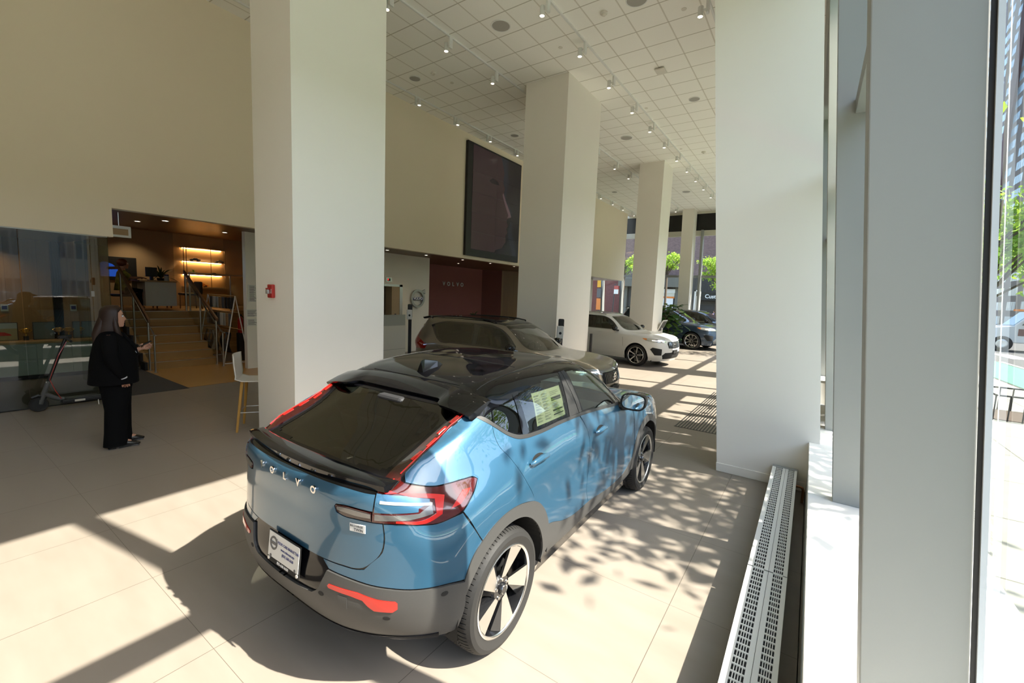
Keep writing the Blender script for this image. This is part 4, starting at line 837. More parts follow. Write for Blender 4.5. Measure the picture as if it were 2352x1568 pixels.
def build_suv(root, paint, roof, clad, wstyle, dark_arch=True):
    global _xcb
    if _xcb is None: _xcb = Body(XC, nj=14, nk=10)
    B = _xcb; res = .05
    gl_r = [(-.16, 1.46), (.10, 1.515), (.50, 1.53), (.90, 1.53), (.95, 1.36), (.96, 1.145), (.50, 1.145), (.16, 1.15), (.05, 1.20)]
    gl_f = [(1.04, 1.53), (1.30, 1.52), (1.50, 1.47), (1.72, 1.34), (1.90, 1.185), (1.88, 1.135), (1.5, 1.14), (1.07, 1.145)]
    ws = [(0, 1.63), (.40, 1.62), (.56, 1.57), (.63, 1.80), (.69, 2.08), (.65, 2.20), (.50, 2.30), (.27, 2.37), (0, 2.39)]
    wc = ((0, .36), (2.702, .36))
    def shrink(P, k=.92):
        c = np.mean(np.array(P), axis=0); return [tuple(c + (np.array(p) - c) * k) for p in P]
    sr, sf = shrink(gl_r), shrink(gl_f); wsf = shrink(ws + [(-a, b) for a, b in ws[::-1]], .95)
    def cut(c):
        x, y, z = c
        if abs(x) > .5 and z > 1.1 and (in_poly(y, z, sr) or in_poly(y, z, sf)): return True
        if z > 1.06 and y > 1.5 and in_poly(x, y, wsf): return True
        return abs(x) > .70 and z < .80 and any((y - a) ** 2 + (z - b) ** 2 < .405 ** 2 for a, b in wc)
    bo = B.shell('body', paint, root, cut)
    MB().box(-.80, .80, -.55, 3.2, .20, .30).build('underbody', 'matte_black', root)
    for a, b in wc:
        for sx in (1, -1):
            m = MB(); n = 20; vs = []
            for i in range(n + 1):
                t = -.3 + (PI + .6) * i / n; yy, zz = a + .41 * math.cos(t), b + .41 * math.sin(t); vs += [(sx * .62, yy, zz), (sx * .90, yy, zz)]
            m.add(vs, [(2 * i, 2 * i + 1, 2 * i + 3, 2 * i + 2) for i in range(n)]); m.box(min(sx * .60, sx * .62), max(sx * .60, sx * .62), a - .42, a + .42, .25, .78); m.build('wheel_liner', 'matte_black', root)
    top = [(0, -.45), (.40, -.44), (.55, -.36), (.60, -.1), (.62, .5), (.615, 1.1), (.60, 1.42), (.55, 1.54), (.40, 1.585), (0, 1.60)]
    if roof: B.patch('roof_panel', roof, root, 'top', top, res=res, sym=True)
    B.patch('sunroof', 'paint_black', root, 'top', [(0, .15), (.36, .15), (.38, .25), (.38, 1.2), (.36, 1.3), (0, 1.3)], res=res, sym=True, off=.005)
    B.patch('windscreen', 'dark_glass', root, 'top', ws, off=.003, deep=.003, res=res, sym=True)
    B.patch('tailgate_glass', 'dark_glass', root, 'rear', [(0, 1.50), (.40, 1.50), (.52, 1.48), (.62, 1.20), (0, 1.18)], off=.004, res=res, sym=True)
    MB().prism([(-.62, 1.585), (-.40, 1.63), (-.38, 1.59), (-.58, 1.55)], -.56, .56, axis='X').build('roof_spoiler', 'paint_black', root, bevel=.01)
    for sx in (1, -1):
        k = dict(sx=sx, res=res)
        surround = [(-.24, 1.44), (-.10, 1.49), (.10, 1.535), (.50, 1.552), (1.0, 1.552), (1.35, 1.535), (1.55, 1.475), (1.76, 1.35), (1.95, 1.185), (1.96, 1.12), (1.5, 1.118), (.9, 1.122), (.50, 1.124), (.14, 1.126), (.02, 1.19)]
        hr, hf = shrink(gl_r, .97), shrink(gl_f, .97)
        B.patch('window_surround', 'paint_black', root, 'side', surround, holes=[hr, hf], off=.003, deep=.003, **k)
        B.patch('rear_window', 'tint_glass', root, 'side', gl_r, off=.0045, deep=.002, **k); B.patch('front_window', 'dark_glass', root, 'side', gl_f, off=.0045, deep=.002, **k)
        B.patch('belt_strip', 'alum' if not roof else 'paint_black', root, 'side', [(-.24, 1.44), (.02, 1.185), (.14, 1.122), (.5, 1.118), (1.96, 1.112), (1.96, 1.126), (.5, 1.132), (.15, 1.136), (.04, 1.20), (-.215, 1.452)], off=.006, deep=.006, smooth=False, **k)
        for pts in ([(.99, 1.12), (1.005, .90), (1.01, .60), (1.0, .40)], [(2.10, 1.08), (2.20, .90), (2.23, .65), (2.20, .42)], [(.0, 1.16), (.10, 1.02), (.26, .92), (.36, .82)]):
            m = MB(); P = []
            for y, z in pts:
                p, nn = B.cast('side', y, z, sx); P.append(tuple(p + nn * .0))
            m.path(P, .0035, 6); m.build('door_seam', 'seam_black', root)
        for yy in (.34, 1.34):
            p, n = B.cast('side', yy, 1.03, sx); m = MB(); m.path([tuple(p + n * .012 + np.array([0, dy, 0])) for dy in (-.09, 0, .09)], [.010, .016, .010], 8); m.build('door_handle', paint, root, smooth=True)
        inner = [(.40 * math.cos(t), .36 + .40 * math.sin(t)) for t in np.linspace(-.05, PI + .05, 18)]
        outer = [(.46 * math.cos(t), .36 + .46 * math.sin(t)) for t in np.linspace(PI + .05, -.05, 18)]
        for c in (0, 2.702): B.patch('arch_cladding', clad, root, 'side', [(a + c, b) for a, b in inner + outer], off=.008, deep=.012, **k)
        B.patch('sill_cladding', clad, root, 'side', [(.46, .46), (1.2, .42), (2.24, .46), (2.2, .33), (.5, .33)], off=.007, deep=.01, smooth=False, **k)
        B.patch('tail_light', 'lamp_red', root, 'rear', [(.50, 1.44), (.56, 1.44), (.68, 1.17), (.85, 1.10), (1.02, 1.04), (1.0, .95), (.72, .93), (.60, 1.0), (.60, 1.16)], off=.008, res=.04, smooth=False, sx=sx)
        hl = B.patch('headlight', 'lamp_clear' , root, 'front', [(.46, .90), (.70, .925), (.95, .935), (1.16, .925), (1.05, .86), (.80, .82), (.46, .82)], off=.008, res=.04, smooth=False, sx=sx)
        B.patch('running_light', 'drl', hl, 'front', [(.50, .875), (.88, .885), (.88, .866), (.50, .858)], off=.011, deep=.003, res=.04, smooth=False, sx=sx)
        B.patch('amber_marker', 'amber', hl, 'front', [(1.02, .93), (1.16, .925), (1.08, .88), (1.02, .875)], off=.011, deep=.003, res=.04, smooth=False, sx=sx)
        B.patch('air_intake', 'matte_black', root, 'front', [(.62, .62), (.86, .66), (.92, .60), (.80, .42), (.62, .42)], off=.006, res=.04, smooth=False, sx=sx)
        m = MB(); m.ball((sx * 1.0, 1.95, 1.17), 1, 8, 14, (.115, .09, .078)); mo = m.build('door_mirror', 'gloss_black', root, smooth=True)
        MB().path([(sx * .84, 2.0, 1.10), (sx * .95, 1.98, 1.12)], .03, 8).build('mirror_arm', 'gloss_black', mo)
        m = MB(); P = []
        for y in np.linspace(-.3, 1.35, 10):
            p, n = B.cast('top', .585, y); P.append((sx * p[0], p[1], p[2] + .028))
        m.path(P, .013, 8)
        for i in (0, -1): m.path([P[i], (P[i][0], P[i][1], P[i][2] - .04)], .015, 8)
        m.build('roof_rail', 'matte_black' if roof else 'alum', root, smooth=True)
    gr = B.patch('grille', 'matte_black', root, 'front', [(0, .84), (.36, .84), (.40, .78), (.36, .64), (0, .62)], off=.008, res=.04, smooth=False, sym=True)
    for u in np.linspace(-.32, .32, 15):
        P = [tuple(B.cast('front', u, z)[0] + B.cast('front', u, z)[1] * .012) for z in (.825, .73, .65)]; MB().path(P, .004, 4).build('grille_bar', 'chrome', gr)
    p, n = B.cast('front', 0, .735); fm = frame_mtx(p + n * .02, (-1, 0, 0), (0, 0, 1)); m = MB(); m.lathe([(.052, 0), (.070, 0), (.070, .008), (.052, .008)], 28, 'Z', closed=True); m.box(-.055, .055, -.012, .012, 0, .01); m.box(-.11, .11, -.006, .006, -.006, -.002, R=rotm(rz=.75)); m.xf(fm).build('grille_emblem', 'chrome', gr)
    B.patch('front_apron', 'matte_black' if clad != 'paint_navy' else 'alum', root, 'front', [(0, .50), (.5, .50), (.60, .42), (.55, .30), (0, .30)], off=.006, res=.05, smooth=False, sym=True)
    MB().box(-.16, .16, 3.62, 3.64, .46, .58).build('front_plate', 'matte_black', root, bevel=.004)
    m = MB(); m.box(-.70, .70, -.35, 2.2, .30, .50); m.build('cabin_floor', 'seat_dark', root)
    for x, y, w in ((-.37, .95, .50), (.37, .95, .50), (0, .05, 1.2)):
        m = MB(); m.box(x - w / 2, x + w / 2, y, y + .5, .55, .72)
        for z0, z1, hw in ((0, .56, w / 2), (.60, .78, .13)):
            o = len(m.v); m.box(x - hw, x + hw, -.06, .06, z0, z1)
            for i in range(o, len(m.v)):
                a, b, c = m.v[i]; m.v[i] = (a, y + b - c * .25, .68 + c)
        m.build('seat', 'seat_dark', root, bevel=.03)
    MB().box(-.70, .70, 1.72, 2.25, .78, 1.05).build('dashboard', 'seat_dark', root, bevel=.04)
    MB().path([(-.37 + .185 * math.cos(t), 1.62 + .05 * math.sin(t), 1.0 + .175 * math.sin(t)) for t in np.linspace(0, 2 * PI, 24)], .014, 8).build('steering_wheel', 'seat_dark', root, smooth=True)
    add_wheels(wheel_proto('wheel', style=wstyle), root, 0, 2.702, .905, .358)
def heading(dx, dy): return math.atan2(-dx, dy)
c = empty('car', (-6.22, 7.02, 0), heading(.997, .06), 'bronze grey SUV with black roof parked crosswise behind the blue coupe', 'car', scale=.96); build_suv(c, 'paint_bronze', 'gloss_black', 'clad_grey', 'broad')
hw = .97; hd_ = (.991, -.132); wx, wy = -4.42, 13.31   # near front wheel of the white one
def place(hx, hy, s, w):   # origin so that the right front wheel sits at (wx, wy)
    n = math.hypot(hx, hy); hx, hy = hx / n, hy / n; rx, ry = hy, -hx
    return (w[0] - s * (2.702 * hx + .86 * rx), w[1] - s * (2.702 * hy + .86 * ry), 0)
c = empty('car', place(*hd_, .97, (wx, wy)), heading(*hd_), 'white SUV with five-spoke wheels, standing past the second column', 'car', scale=.97); build_suv(c, 'paint_white', None, 'paint_white', 'five')
c = empty('car', place(.985, -.17, 1.07, (-4.23, 20.02)), heading(.985, -.17), 'dark blue SUV with silver multi-spoke wheels and lit headlight beside the plant', 'car', scale=1.07); build_suv(c, 'paint_navy', None, 'paint_navy', 'ten')
c = empty('car', place(.985, -.17, 1.0, (-3.6, 23.6)), heading(.985, -.17), 'black SUV standing behind the dark blue one by the far glass wall', 'car', scale=1.0); build_suv(c, 'paint_black', None, 'paint_black', 'five')
# ---------------------------------------------------------------- floor heaters, pipe, floor grille
def heater(y0, y1, label):
    r = empty('floor_heater', (0, (y0 + y1) / 2, 0), label=label, cat='heater', group=None); h = (y1 - y0) / 2
    m = MB(); m.box(-.197, .031, -h, h, .05, .232); m.build('casing', 'dark_slot', r)
    m = MB(); z0, z1 = .233, .240
    for a, b in ((-.205, -.168), (-.106, -.079), (-.077, -.049), (.005, .031)): m.box(a, b, -h, h, z0, z1)
    m.box(-.205, -.199, -h, h, .06, z0); m.box(.027, .031, -h, h, .06, z0)
    m.build('cover', 'white_metal', r, bevel=.0015)
    for a, b in ((-.168, -.106), (-.049, .005)):
        m = MB(); w = (b - a); n = int(2 * h / .0545)
        for k in range(n + 1): m.box(a, b, -h + k * 2 * h / n - .0055, -h + k * 2 * h / n + .0055, z0 + .001, z1)
        for k in range(1, 5): m.box(a + w * k / 5 - .0022, a + w * k / 5 + .0022, -h, h, z0, z1 - .001)
        m.build('slotted_grille', 'white_metal', r)
    for yy in (-h + .12, h - .12): MB().box(-.16, 0, yy - .015, yy + .015, 0, .05).build('foot', 'steel', r)
    return r
r = heater(3.335, 5.695, 'white floor heater with slotted top, the unit that meets the raked column')
MB().box(-.207, .033, 1.115, 1.18, .06, .243).build('end_cap', 'alum', r, bevel=.002)
heater(.96, 3.322, 'white floor heater with slotted top, nearest unit along the sill')
m = MB(); m.path([(.025, 5.36, .165), (.065, 5.36, .168), (.090, 5.36, .160), (.100, 5.36, .135), (.100, 5.36, 0)], .013, 12)
tag(m.build('heating_pipe', 'copper', smooth=True), 'bent copper pipe dropping to the floor beside the heater end', 'pipe')
m = MB()
for k in range(34):
    x = -1.70 + k * .047
    if x < -.15: m.box(x, x + .020, 7.33, 10.85, .001, .004)
m.box(-1.71, -.14, 7.32, 7.335, .001, .005)
tag(m.build('floor_grille', 'black_plastic'), 'dark slatted entrance grille let into the pale floor', 'grille')
# ---------------------------------------------------------------- track lighting
def make_spot(side):
    r = empty('track_spotlight'); s = side
    MB().box(-.022, .022, -.045, .045, -.235, -.03).build('driver_box', 'white_metal', r, bevel=.004)
    m = MB(); x = s * .115; m.lathe([(.0, -.10), (.043, -.10), (.045, -.104), (.045, -.262), (.041, -.262), (.039, -.250)], 24, 'Z', o=(x, 0, 0)); h = m.build('lamp_head', 'white_metal', r, smooth=.5)
    MB().box(min(0, x), max(0, x), -.008, .008, -.17, -.15).build('arm', 'white_metal', r)
    MB().lathe([(0, -.252), (.039, -.252)], 20, 'Z', o=(x, 0, 0)).build('lens', 'lamp_glow', h)
    return r
pl_, pr_ = make_spot(-1), make_spot(1); used = {}
def spot(proto, x, y, label):
    o = proto if proto.name not in used else copy_tree(proto); used[proto.name] = 1
    o.location = (x, y, ZC); o['label'] = label; o['category'] = 'spotlight'; o['group'] = 'white spotlights on the ceiling tracks'
ordn = ['first', 'second', 'third', 'fourth', 'fifth', 'sixth', 'seventh', 'eighth', 'ninth', 'tenth', 'eleventh', 'twelfth', 'thirteenth', 'fourteenth', 'fifteenth']
tracks = {'middle': (-4.30, -1, 2.0, 22.9, [5.42, 6.92, 8.43, 9.98, 11.57, 13.09, 14.6, 16.15, 17.66, 19.15, 20.7, 22.35]), 'column-side': (-6.57, -1, 2.0, 25.3, [5.36, 6.87, 8.44, 14.34, 16.1, 17.6, 23.4, 25.05]),
          'left wall': (-9.23, 1, 2.0, 25.8, [6.9, 8.4, 9.92, 11.5, 13.07, 20.45, 22.0, 23.5, 25.3]), 'window-side': (-1.96, -1, 2.0, 12.0, [8.35])}
for nm, (x, s, ya, yb, ys) in tracks.items():
    m = MB(); m.box(x - .018, x + .018, ya, yb, ZC - .035, ZC - .001); tag(m.build('light_track', 'white_metal'), 'white %s lighting track along the tiled ceiling' % nm, 'lighting track')
    for i, y in enumerate(ys): spot(pl_ if s < 0 else pr_, x, y, 'white spotlight, %s one on the %s track counting from the camera' % (ordn[i], nm))
# ---------------------------------------------------------------- ceiling fittings
mat('speaker_grey', (.42, .40, .36), .8)
def disc(name, x, y, rad, label, cat, mt, dz=.012, group=None):
    r = empty(name, (x, y, ZC), label=label, cat=cat, group=group)
    MB().lathe([(rad, 0), (rad, -dz), (rad * .93, -dz - .003), (rad * .90, -dz)], 32, 'Z').build('rim', 'white_metal', r, smooth=.6); MB().lathe([(0, -dz), (rad * .91, -dz)], 32, 'Z').build('face', mt, r)
for x, y, rd, lb in ((-5.48, 7.12, .19, 'large round grey speaker grille over the blue car'), (-3.01, 7.75, .19, 'large round grey speaker grille nearest the window column'), (-5.43, 13.89, .19, 'round grey speaker grille between the second and third column'), (-5.40, 21.79, .19, 'round grey speaker grille beyond the third column'),
                     (-8.54, 7.71, .14, 'round pale speaker grille near the left wall above the doorway'), (-8.51, 12.0, .14, 'round pale speaker grille above the video wall'), (-2.99, 12.12, .14, 'round pale speaker grille above the entrance side'), (-8.42, 20.45, .14, 'small round speaker grille far down by the left wall')):
    disc('ceiling_speaker', x, y, rd, lb, 'speaker', 'speaker_grey')
for x, y, lb in ((-3.63, 7.78, 'white smoke detector on the ceiling near the window column'), (-7.93, 7.73, 'white smoke detector on the ceiling between the left tracks'), (-3.59, 16.39, 'white smoke detector on the ceiling far right')):
    r = empty('smoke_detector', (x, y, ZC), label=lb, cat='smoke detector'); MB().lathe([(.07, 0), (.07, -.02), (.055, -.035), (0, -.035)], 24).build('base', 'off_white', r, smooth=.5); MB().lathe([(.035, -.035), (.03, -.06), (0, -.062)], 20).build('sensor', 'off_white', r, smooth=.5)
for i, (x, y) in enumerate(((-4.84, 8.36), (-7.89, 8.34), (-4.21, 12.06), (-2.38, 8.42), (-4.19, 15.74))):
    m = MB(); m.lathe([(.045, 0), (.045, -.008), (0, -.010)], 20, o=(x, y, ZC)); tag(m.build('sprinkler_cover', 'off_white', smooth=.5), 'small flat round sprinkler cover, ' + ('close to the first lamps of the middle track', 'between left wall track and column-side track', 'right of the middle track past the square box', 'nearest the window column', 'far ahead right of the middle track')[i], 'sprinkler cover')
m = MB(); m.box(-3.42, -3.20, 10.14, 10.40, ZC - .05, ZC - .02); o = tag(m.build('wireless_box', 'off_white', bevel=.01), 'square white wireless box on the ceiling grid', 'wireless box'); MB().box(-.05, .05, -.05, .05, -.02, 0).build('bracket', 'black_plastic', o, loc=(-3.31, 10.27, ZC))
# ---------------------------------------------------------------- fire alarm, video wall
r = empty('fire_alarm', (-5.63, 2.78, 1.98), label='red fire alarm strobe on the face of the first column', cat='fire alarm')
MB().box(-.06, .06, -.045, 0, -.085, .085).build('housing', 'red_paint', r, bevel=.012); MB().box(-.045, .015, -.075, -.045, -.035, .02).build('strobe', 'lamp_clear', r, bevel=.008); MB().box(-.05, .02, -.070, -.045, .02, .04).build('hood', 'red_paint', r, bevel=.005)
text_mesh('FIRE', .03, 'white_plastic', 'lettering', r, depth=.001, mtx=frame_mtx((.042, -.0465, 0), (0, 0, -1), (1, 0, 0)))
r = empty('video_wall', (-9.75, 12.6, 5.17), label='tall black-framed video wall with a dim face in profile, high on the left wall', cat='screen')
hy, hz = 1.56, 1.84
MB().box(0, .10, -hy, hy, -hz, hz).build('cabinet', 'black_plastic', r, bevel=.01)
mat('screen_dark', (.012, .010, .014), .22, spec=.5, emit=(.30, .22, .30), estr=.010); mat('face_tone', (.04, .025, .03), .25, emit=(.42, .22, .26), estr=.02); mat('hair_tone', (.015, .012, .02), .25, emit=(.22, .25, .34), estr=.025); mat('face_light', (.05, .03, .035), .25, emit=(.75, .45, .50), estr=.05)
MB().box(.10, .104, -hy + .26, hy - .05, -hz + .22, hz - .06).build('panel', 'screen_dark', r)
prof = [(-1.30, -1.6), (-1.30, 1.78), (.25, 1.78), (.45, 1.3), (.40, .95), (.52, .75), (.47, .55), (.62, .30), (.90, -.05), (.98, -.20), (.72, -.30), (.70, -.42), (.80, -.55), (.70, -.66), (.78, -.80), (.66, -.92), (.68, -1.15), (.45, -1.40), (.1, -1.5), (0, -1.6)]
MB().prism(prof, .104, .106, axis='X').build('picture_face', 'face_tone', r)
MB().prism([(.25, 1.78), (.62, 1.78), (.75, 1.0), (.60, .5), (.72, .3), (1.05, -.05), (1.0, -.25), (1.1, -.8), (1.4, -1.6), (1.15, -1.6), (.85, -1.0), (.80, -.75), (.98, -.20), (.90, -.05), (.62, .30), (.47, .55), (.52, .75), (.40, .95), (.45, 1.3)], .104, .1055, axis='X').build('picture_hair', 'hair_tone', r)
MB().prism([(.45, .58), (.60, .32), (.88, -.03), (.97, -.19), (.72, -.28), (.80, -.16), (.70, -.02), (.50, .28), (.38, .50)], .106, .1065, axis='X').build('picture_nose', 'face_light', r)
MB().prism([(-.42, .83), (-.20, .95), (.10, .88), (.18, .78), (-.1, .76), (-.3, .76)], .106, .1065, axis='X').build('picture_eye', 'screen_dark', r)
for zz in (-1.02, -.36, .30, .96): MB().box(.106, .107, -hy + .26, hy - .05, zz - .003, zz + .003).build('panel_joint', 'black_fascia', r)
MB().box(.106, .107, .02, .026, -hz + .22, hz - .06).build('panel_joint', 'black_fascia', r)
# ---------------------------------------------------------------- stairs
st = empty('staircase', (-12.35, 3.985, 0), label='timber stairs with steel nosings up to the raised lounge', cat='stairs')
yl, yr_ = -.715, .715
for k in range(1, 8):
    x = -.30 * (k - 1); z = .18 * k
    s = MB().box(x - .30 if k < 7 else -1.86, x, yl, yr_, z - .18 if k > 1 else .0, z).build('step', 'wood_step', st); MB().box(x - .012, x + .004, yl, yr_, z - .012, z + .001).build('nosing', 'steel', s)
m = MB()
for k in range(1, 8): m.box(-.30 * (k - 1) - (.30 if k < 7 else .06), -.30 * (k - 1) + .01, yl - .05, yl, .18 * k - .20, .18 * k + .01)
m.build('stringer', 'black_plastic', st)
for s_, y in (('left', 3.30), ('right', 4.66)):
    r = empty('stair_railing', (-12.3, y, 0), label='glass and steel stair railing with dark timber handrail on the %s of the steps' % s_, cat='railing')
    m = MB(); m.prism([(.08, 1.10), (-1.95, 2.29), (-1.95, 2.37), (.08, 1.18)], -.022, .022, axis='Y'); m.box(-2.9, -1.93, -.022, .022, 2.30, 2.37) if s_ == 'left' else None; m.build('handrail', 'wood_ceiling', r, bevel=.006)
    gl = [(-.02, .20), (-1.80, 1.27), (-1.80, 2.14), (-.02, 1.05)]
    MB().prism(gl, -.006, .006, axis='Y').build('glass_panel', 'rail_glass', r)
    for x, z0, z1 in ((0, 0, 1.12), (-.95, .54, 1.68), (-1.88, 1.26, 2.30)): MB().tube((x, 0, z0), (x, 0, z1), .021, n=14).build('post', 'steel', r, smooth=.5)
    MB().tube((.36, 0, 0), (.36, 0, .84), .019, n=14).build('post', 'steel', r, smooth=.5)
    MB().path([(-1.95, .06, 2.12), (-.1, .06, .98), (.12, .06, .86), (.40, .0, .85), (.46, 0, .85)], .017, 10).build('grab_rail', 'steel', r, smooth=True)
    for x, z in ((0, 0), (.36, 0)): MB().lathe([(0, .008), (.04, .008), (.045, 0)], 16, o=(x, 0, .006)).build('base_plate', 'steel', r)
r = empty('landing_railing', (-14.2, 5.6, 1.26), label='steel and glass guard rail along the edge of the raised lounge', cat='railing')
MB().box(-.02, .02, -.85, 1.3, 1.02, 1.06).build('top_rail', 'steel', r); MB().box(-.006, .006, -.82, 1.3, .08, .98).build('glass_panel', 'rail_glass', r)
for y in (-.84, .18, 1.2): MB().tube((0, y, 0), (0, y, 1.02), .02, n=12).build('post', 'steel', r, smooth=.5)
# ---------------------------------------------------------------- lounge
r = empty('lounge_desk', (-15.2, 4.32, 1.26), label='cream desk with timber top on the raised lounge', cat='desk')
MB().box(-.35, .35, -.36, .34, .10, .76).build('cabinet', 'off_white', r, bevel=.004); MB().box(-.38, .38, -.48, .36, .76, .80).build('desktop', 'wood_counter', r, bevel=.004); MB().box(-.34, -.30, -.47, -.36, 0, .76).build('side_leg', 'room_wall', r)
r = empty('monitor', (-15.25, 4.22, 2.06), label='black computer monitor on the lounge desk', cat='monitor'); MB().box(-.02, .02, -.13, .13, .10, .36).build('screen', 'black_plastic', r, bevel=.005); MB().box(-.05, .05, -.03, .03, 0, .10).build('stand', 'black_plastic', r); MB().box(-.08, .08, -.08, .08, 0, .012).build('foot', 'black_plastic', r)
r = empty('jar', (-15.1, 4.52, 2.06), label='clear jar with blue lid on the lounge desk', cat='jar'); MB().lathe([(0, 0), (.055, 0), (.058, .12), (.05, .14), (0, .14)], 20).build('body', 'frosted', r, smooth=.5); MB().lathe([(.05, .14), (.05, .18), (0, .18)], 20).build('lid', 'ink_blue', r)
def spiky_plant(name, loc, label, n=34, L=.42, seed=1, mt='plant_leaf', w=.022, pot='black_plastic', ph=.16, pr=.10, cat='plant'):
    rnd = random.Random(seed); r = empty(name, loc, label=label, cat=cat)
    MB().lathe([(0, 0), (pr * .8, 0), (pr, ph), (pr * .9, ph), (pr * .85, ph - .02), (0, ph - .02)], 24).build('pot', pot, r, smooth=.5); m = MB()
    for i in range(n):
        a = rnd.uniform(0, 2 * PI); up = rnd.uniform(.3, 1.3); l = L * rnd.uniform(.6, 1); P = []
        for k in range(6):
            t = k / 5; P.append(Vector((math.cos(a) * l * t * math.cos(up * (1 - .3 * t)), math.sin(a) * l * t * math.cos(up * (1 - .3 * t)), ph + l * (math.sin(up) * t - .55 * t * t * (1.2 - up * .5)))))
        sd = Vector((-math.sin(a), math.cos(a), 0)); vs = []
        for k, p in enumerate(P): ww = w * math.sin(PI * (.12 + .85 * k / 5)); vs += [p - sd * ww, p + sd * ww]
        m.add(vs, [(2 * k, 2 * k + 1, 2 * k + 3, 2 * k + 2) for k in range(5)])
    m.build('leaves', mt, r); return r
spiky_plant('potted_plant', (-15.9, 4.62, 1.26 + .72), 'dark spiky potted plant behind the lounge desk', n=46, L=.62, seed=3)
r = empty('plant_table', (-15.9, 4.62, 1.26), label='small dark side table carrying the spiky plant', cat='table'); MB().box(-.2, .2, -.2, .2, .69, .72).build('tabletop', 'wood_ceiling', r)
for a in (-.17, .17):
    for b in (-.17, .17): MB().box(a - .015, a + .015, b - .015, b + .015, 0, .69).build('leg', 'wood_ceiling', r)
r = empty('lounge_chair', (-15.3, 4.95, 1.26), label='black shell chair with timber legs beside the lounge desk', cat='chair')
m = MB(); m.box(-.24, .24, -.05, .42, .40, .47); m.box(-.24, .24, .36, .44, .44, .82); m.build('shell', 'black_plastic', r, bevel=.04, seg=3)
for a, b in ((-.2, 0), (.2, 0), (-.2, .38), (.2, .38)): MB().tube((a, b, .41), (a * 1.1, b * 1.1, 0), .016, n=8).build('leg', 'wood_counter', r)
r = empty('television', (-17.5, 3.75, 2.45), label='wall television showing a blue landscape in the lounge', cat='television'); MB().box(0, .05, -.72, .72, -.42, .28).build('frame', 'black_plastic', r, bevel=.006)
mat('tv_blue', (.01, .02, .08), .3, emit=(.02, .10, .55), estr=.35); MB().prism([(-.68, -.32), (-.68, -.20), (-.35, -.10), (-.05, .12), (.15, .05), (.30, -.12), (.30, -.32)], .05, .054, axis='X').build('picture', 'tv_blue', r)
# display shelf with lit bays
r = empty('display_shelf', (-17.5, 6.23, 1.9), label='thin metal display shelf with warm lit bays in the lounge niche', cat='shelf')
H, Wd = 1.30, .63
for y in (-.60, -.52, .19, .62): MB().box(.28, .30, y - .008, y + .008, -.62, H).build('upright', 'wood_ceiling', r)
for i, z in enumerate((H, .86, .42)):
    s = MB().box(.02, .30, -.60, .64, z - .012, z + .003).build('shelf_board', 'wood_ceiling', r); MB().box(.04, .06, -.56, .60, z - .03, z - .014).build('light_strip', 'warm_strip', s)
MB().box(.02, .42, -.60, .64, -.05, 0).build('shelf_board', 'wood_counter', r); MB().box(.05, .40, -.60, .64, -.62, -.05).build('lower_cupboard', 'wood_step', r)
def model_car(loc, mt, label, s=1., rz=PI / 2):
    r = empty('model_car', loc, rz, label=label, cat='model car', scale=s)
    m = MB(); m.prism([(-.13, .02), (-.13, .05), (-.07, .065), (-.04, .09), (.04, .09), (.075, .062), (.13, .05), (.13, .02)], -.05, .05, axis='Y'); m.build('body', mt, r, bevel=.008)
    for x in (-.08, .08):
        for y in (-.045, .045): MB().lathe([(0, -.008), (.022, -.008), (.022, .008), (0, .008)], 14, 'Y', o=(x, y, .022)).build('wheel', 'black_plastic', r)
    return r
model_car((-17.3, 5.98, 1.9 + .863), 'paint_black', 'black model car on the middle lit shelf', 1.2)
model_car((-17.3, 6.72, 1.9 + .863), 'paint_bronze', 'bronze model car at the right of the middle lit shelf', 1.05)
model_car((-17.3, 6.52, 1.9 + .423), 'paint_black', 'dark model car on the lower lit shelf', 1.0); model_car((-17.25, 6.12, 1.903), 'orange', 'orange model car under the lit shelves', 1.5)
spiky_plant('shelf_plant', (-17.3, 5.92, 1.9 + .423), 'small dark plant on the lower lit shelf', n=26, L=.20, seed=9, ph=.07, pr=.06, w=.018, pot='off_white')
# downlights in the timber ceiling
dl = empty('downlight', (-11.16, 3.36, ZF + .02)); MB().lathe([(.052, .0), (.062, -.004), (.066, .004)], 22).build('ring', 'white_metal', dl, smooth=.5); MB().lathe([(0, .002), (.052, .002)], 20).build('lens', 'lamp_glow', dl)
def zslope(x, y): return ZF + (.40 * (XW - .2 - x) / 7.55 if y < 8 else .02 * (XW - .2 - x) / 7.55) - .004
for i, (x, y, lb) in enumerate(((-11.16, 3.36, 'over the stairs, nearer the camera'), (-12.75, 3.32, 'over the stairs, farther back'), (-12.76, 5.1, 'above the sample rack'), (-10.46, 8.48, 'by the elevator'), (-10.37, 9.96, 'by the round emblem sign'), (-10.29, 11.64, 'in front of the red wall, left'), (-11.77, 13.06, 'over the red wall lettering'), (-10.22, 13.14, 'under the video wall'), (-10.15, 14.63, 'near the second column'))):
    o = dl if i == 0 else copy_tree(dl); o.location = (x, y, zslope(x, y)); o['label'] = 'small recessed downlight in the timber ceiling ' + lb; o['category'] = 'downlight'; o['group'] = 'downlights in the timber ceiling'
def spotlamp(loc, e, size=.9, col=(1, .75, .45), to=(0, 0, -1)):
    l = bpy.data.lights.new('interior_spot', 'SPOT'); l.energy = e; l.spot_size = size * 2; l.spot_blend = .9; l.color = col; l.shadow_soft_size = .05
    o = bpy.data.objects.new('interior_spot', l); COL.objects.link(o); o.location = loc; o.rotation_euler = Vector(to).to_track_quat('-Z', 'Y').to_euler()
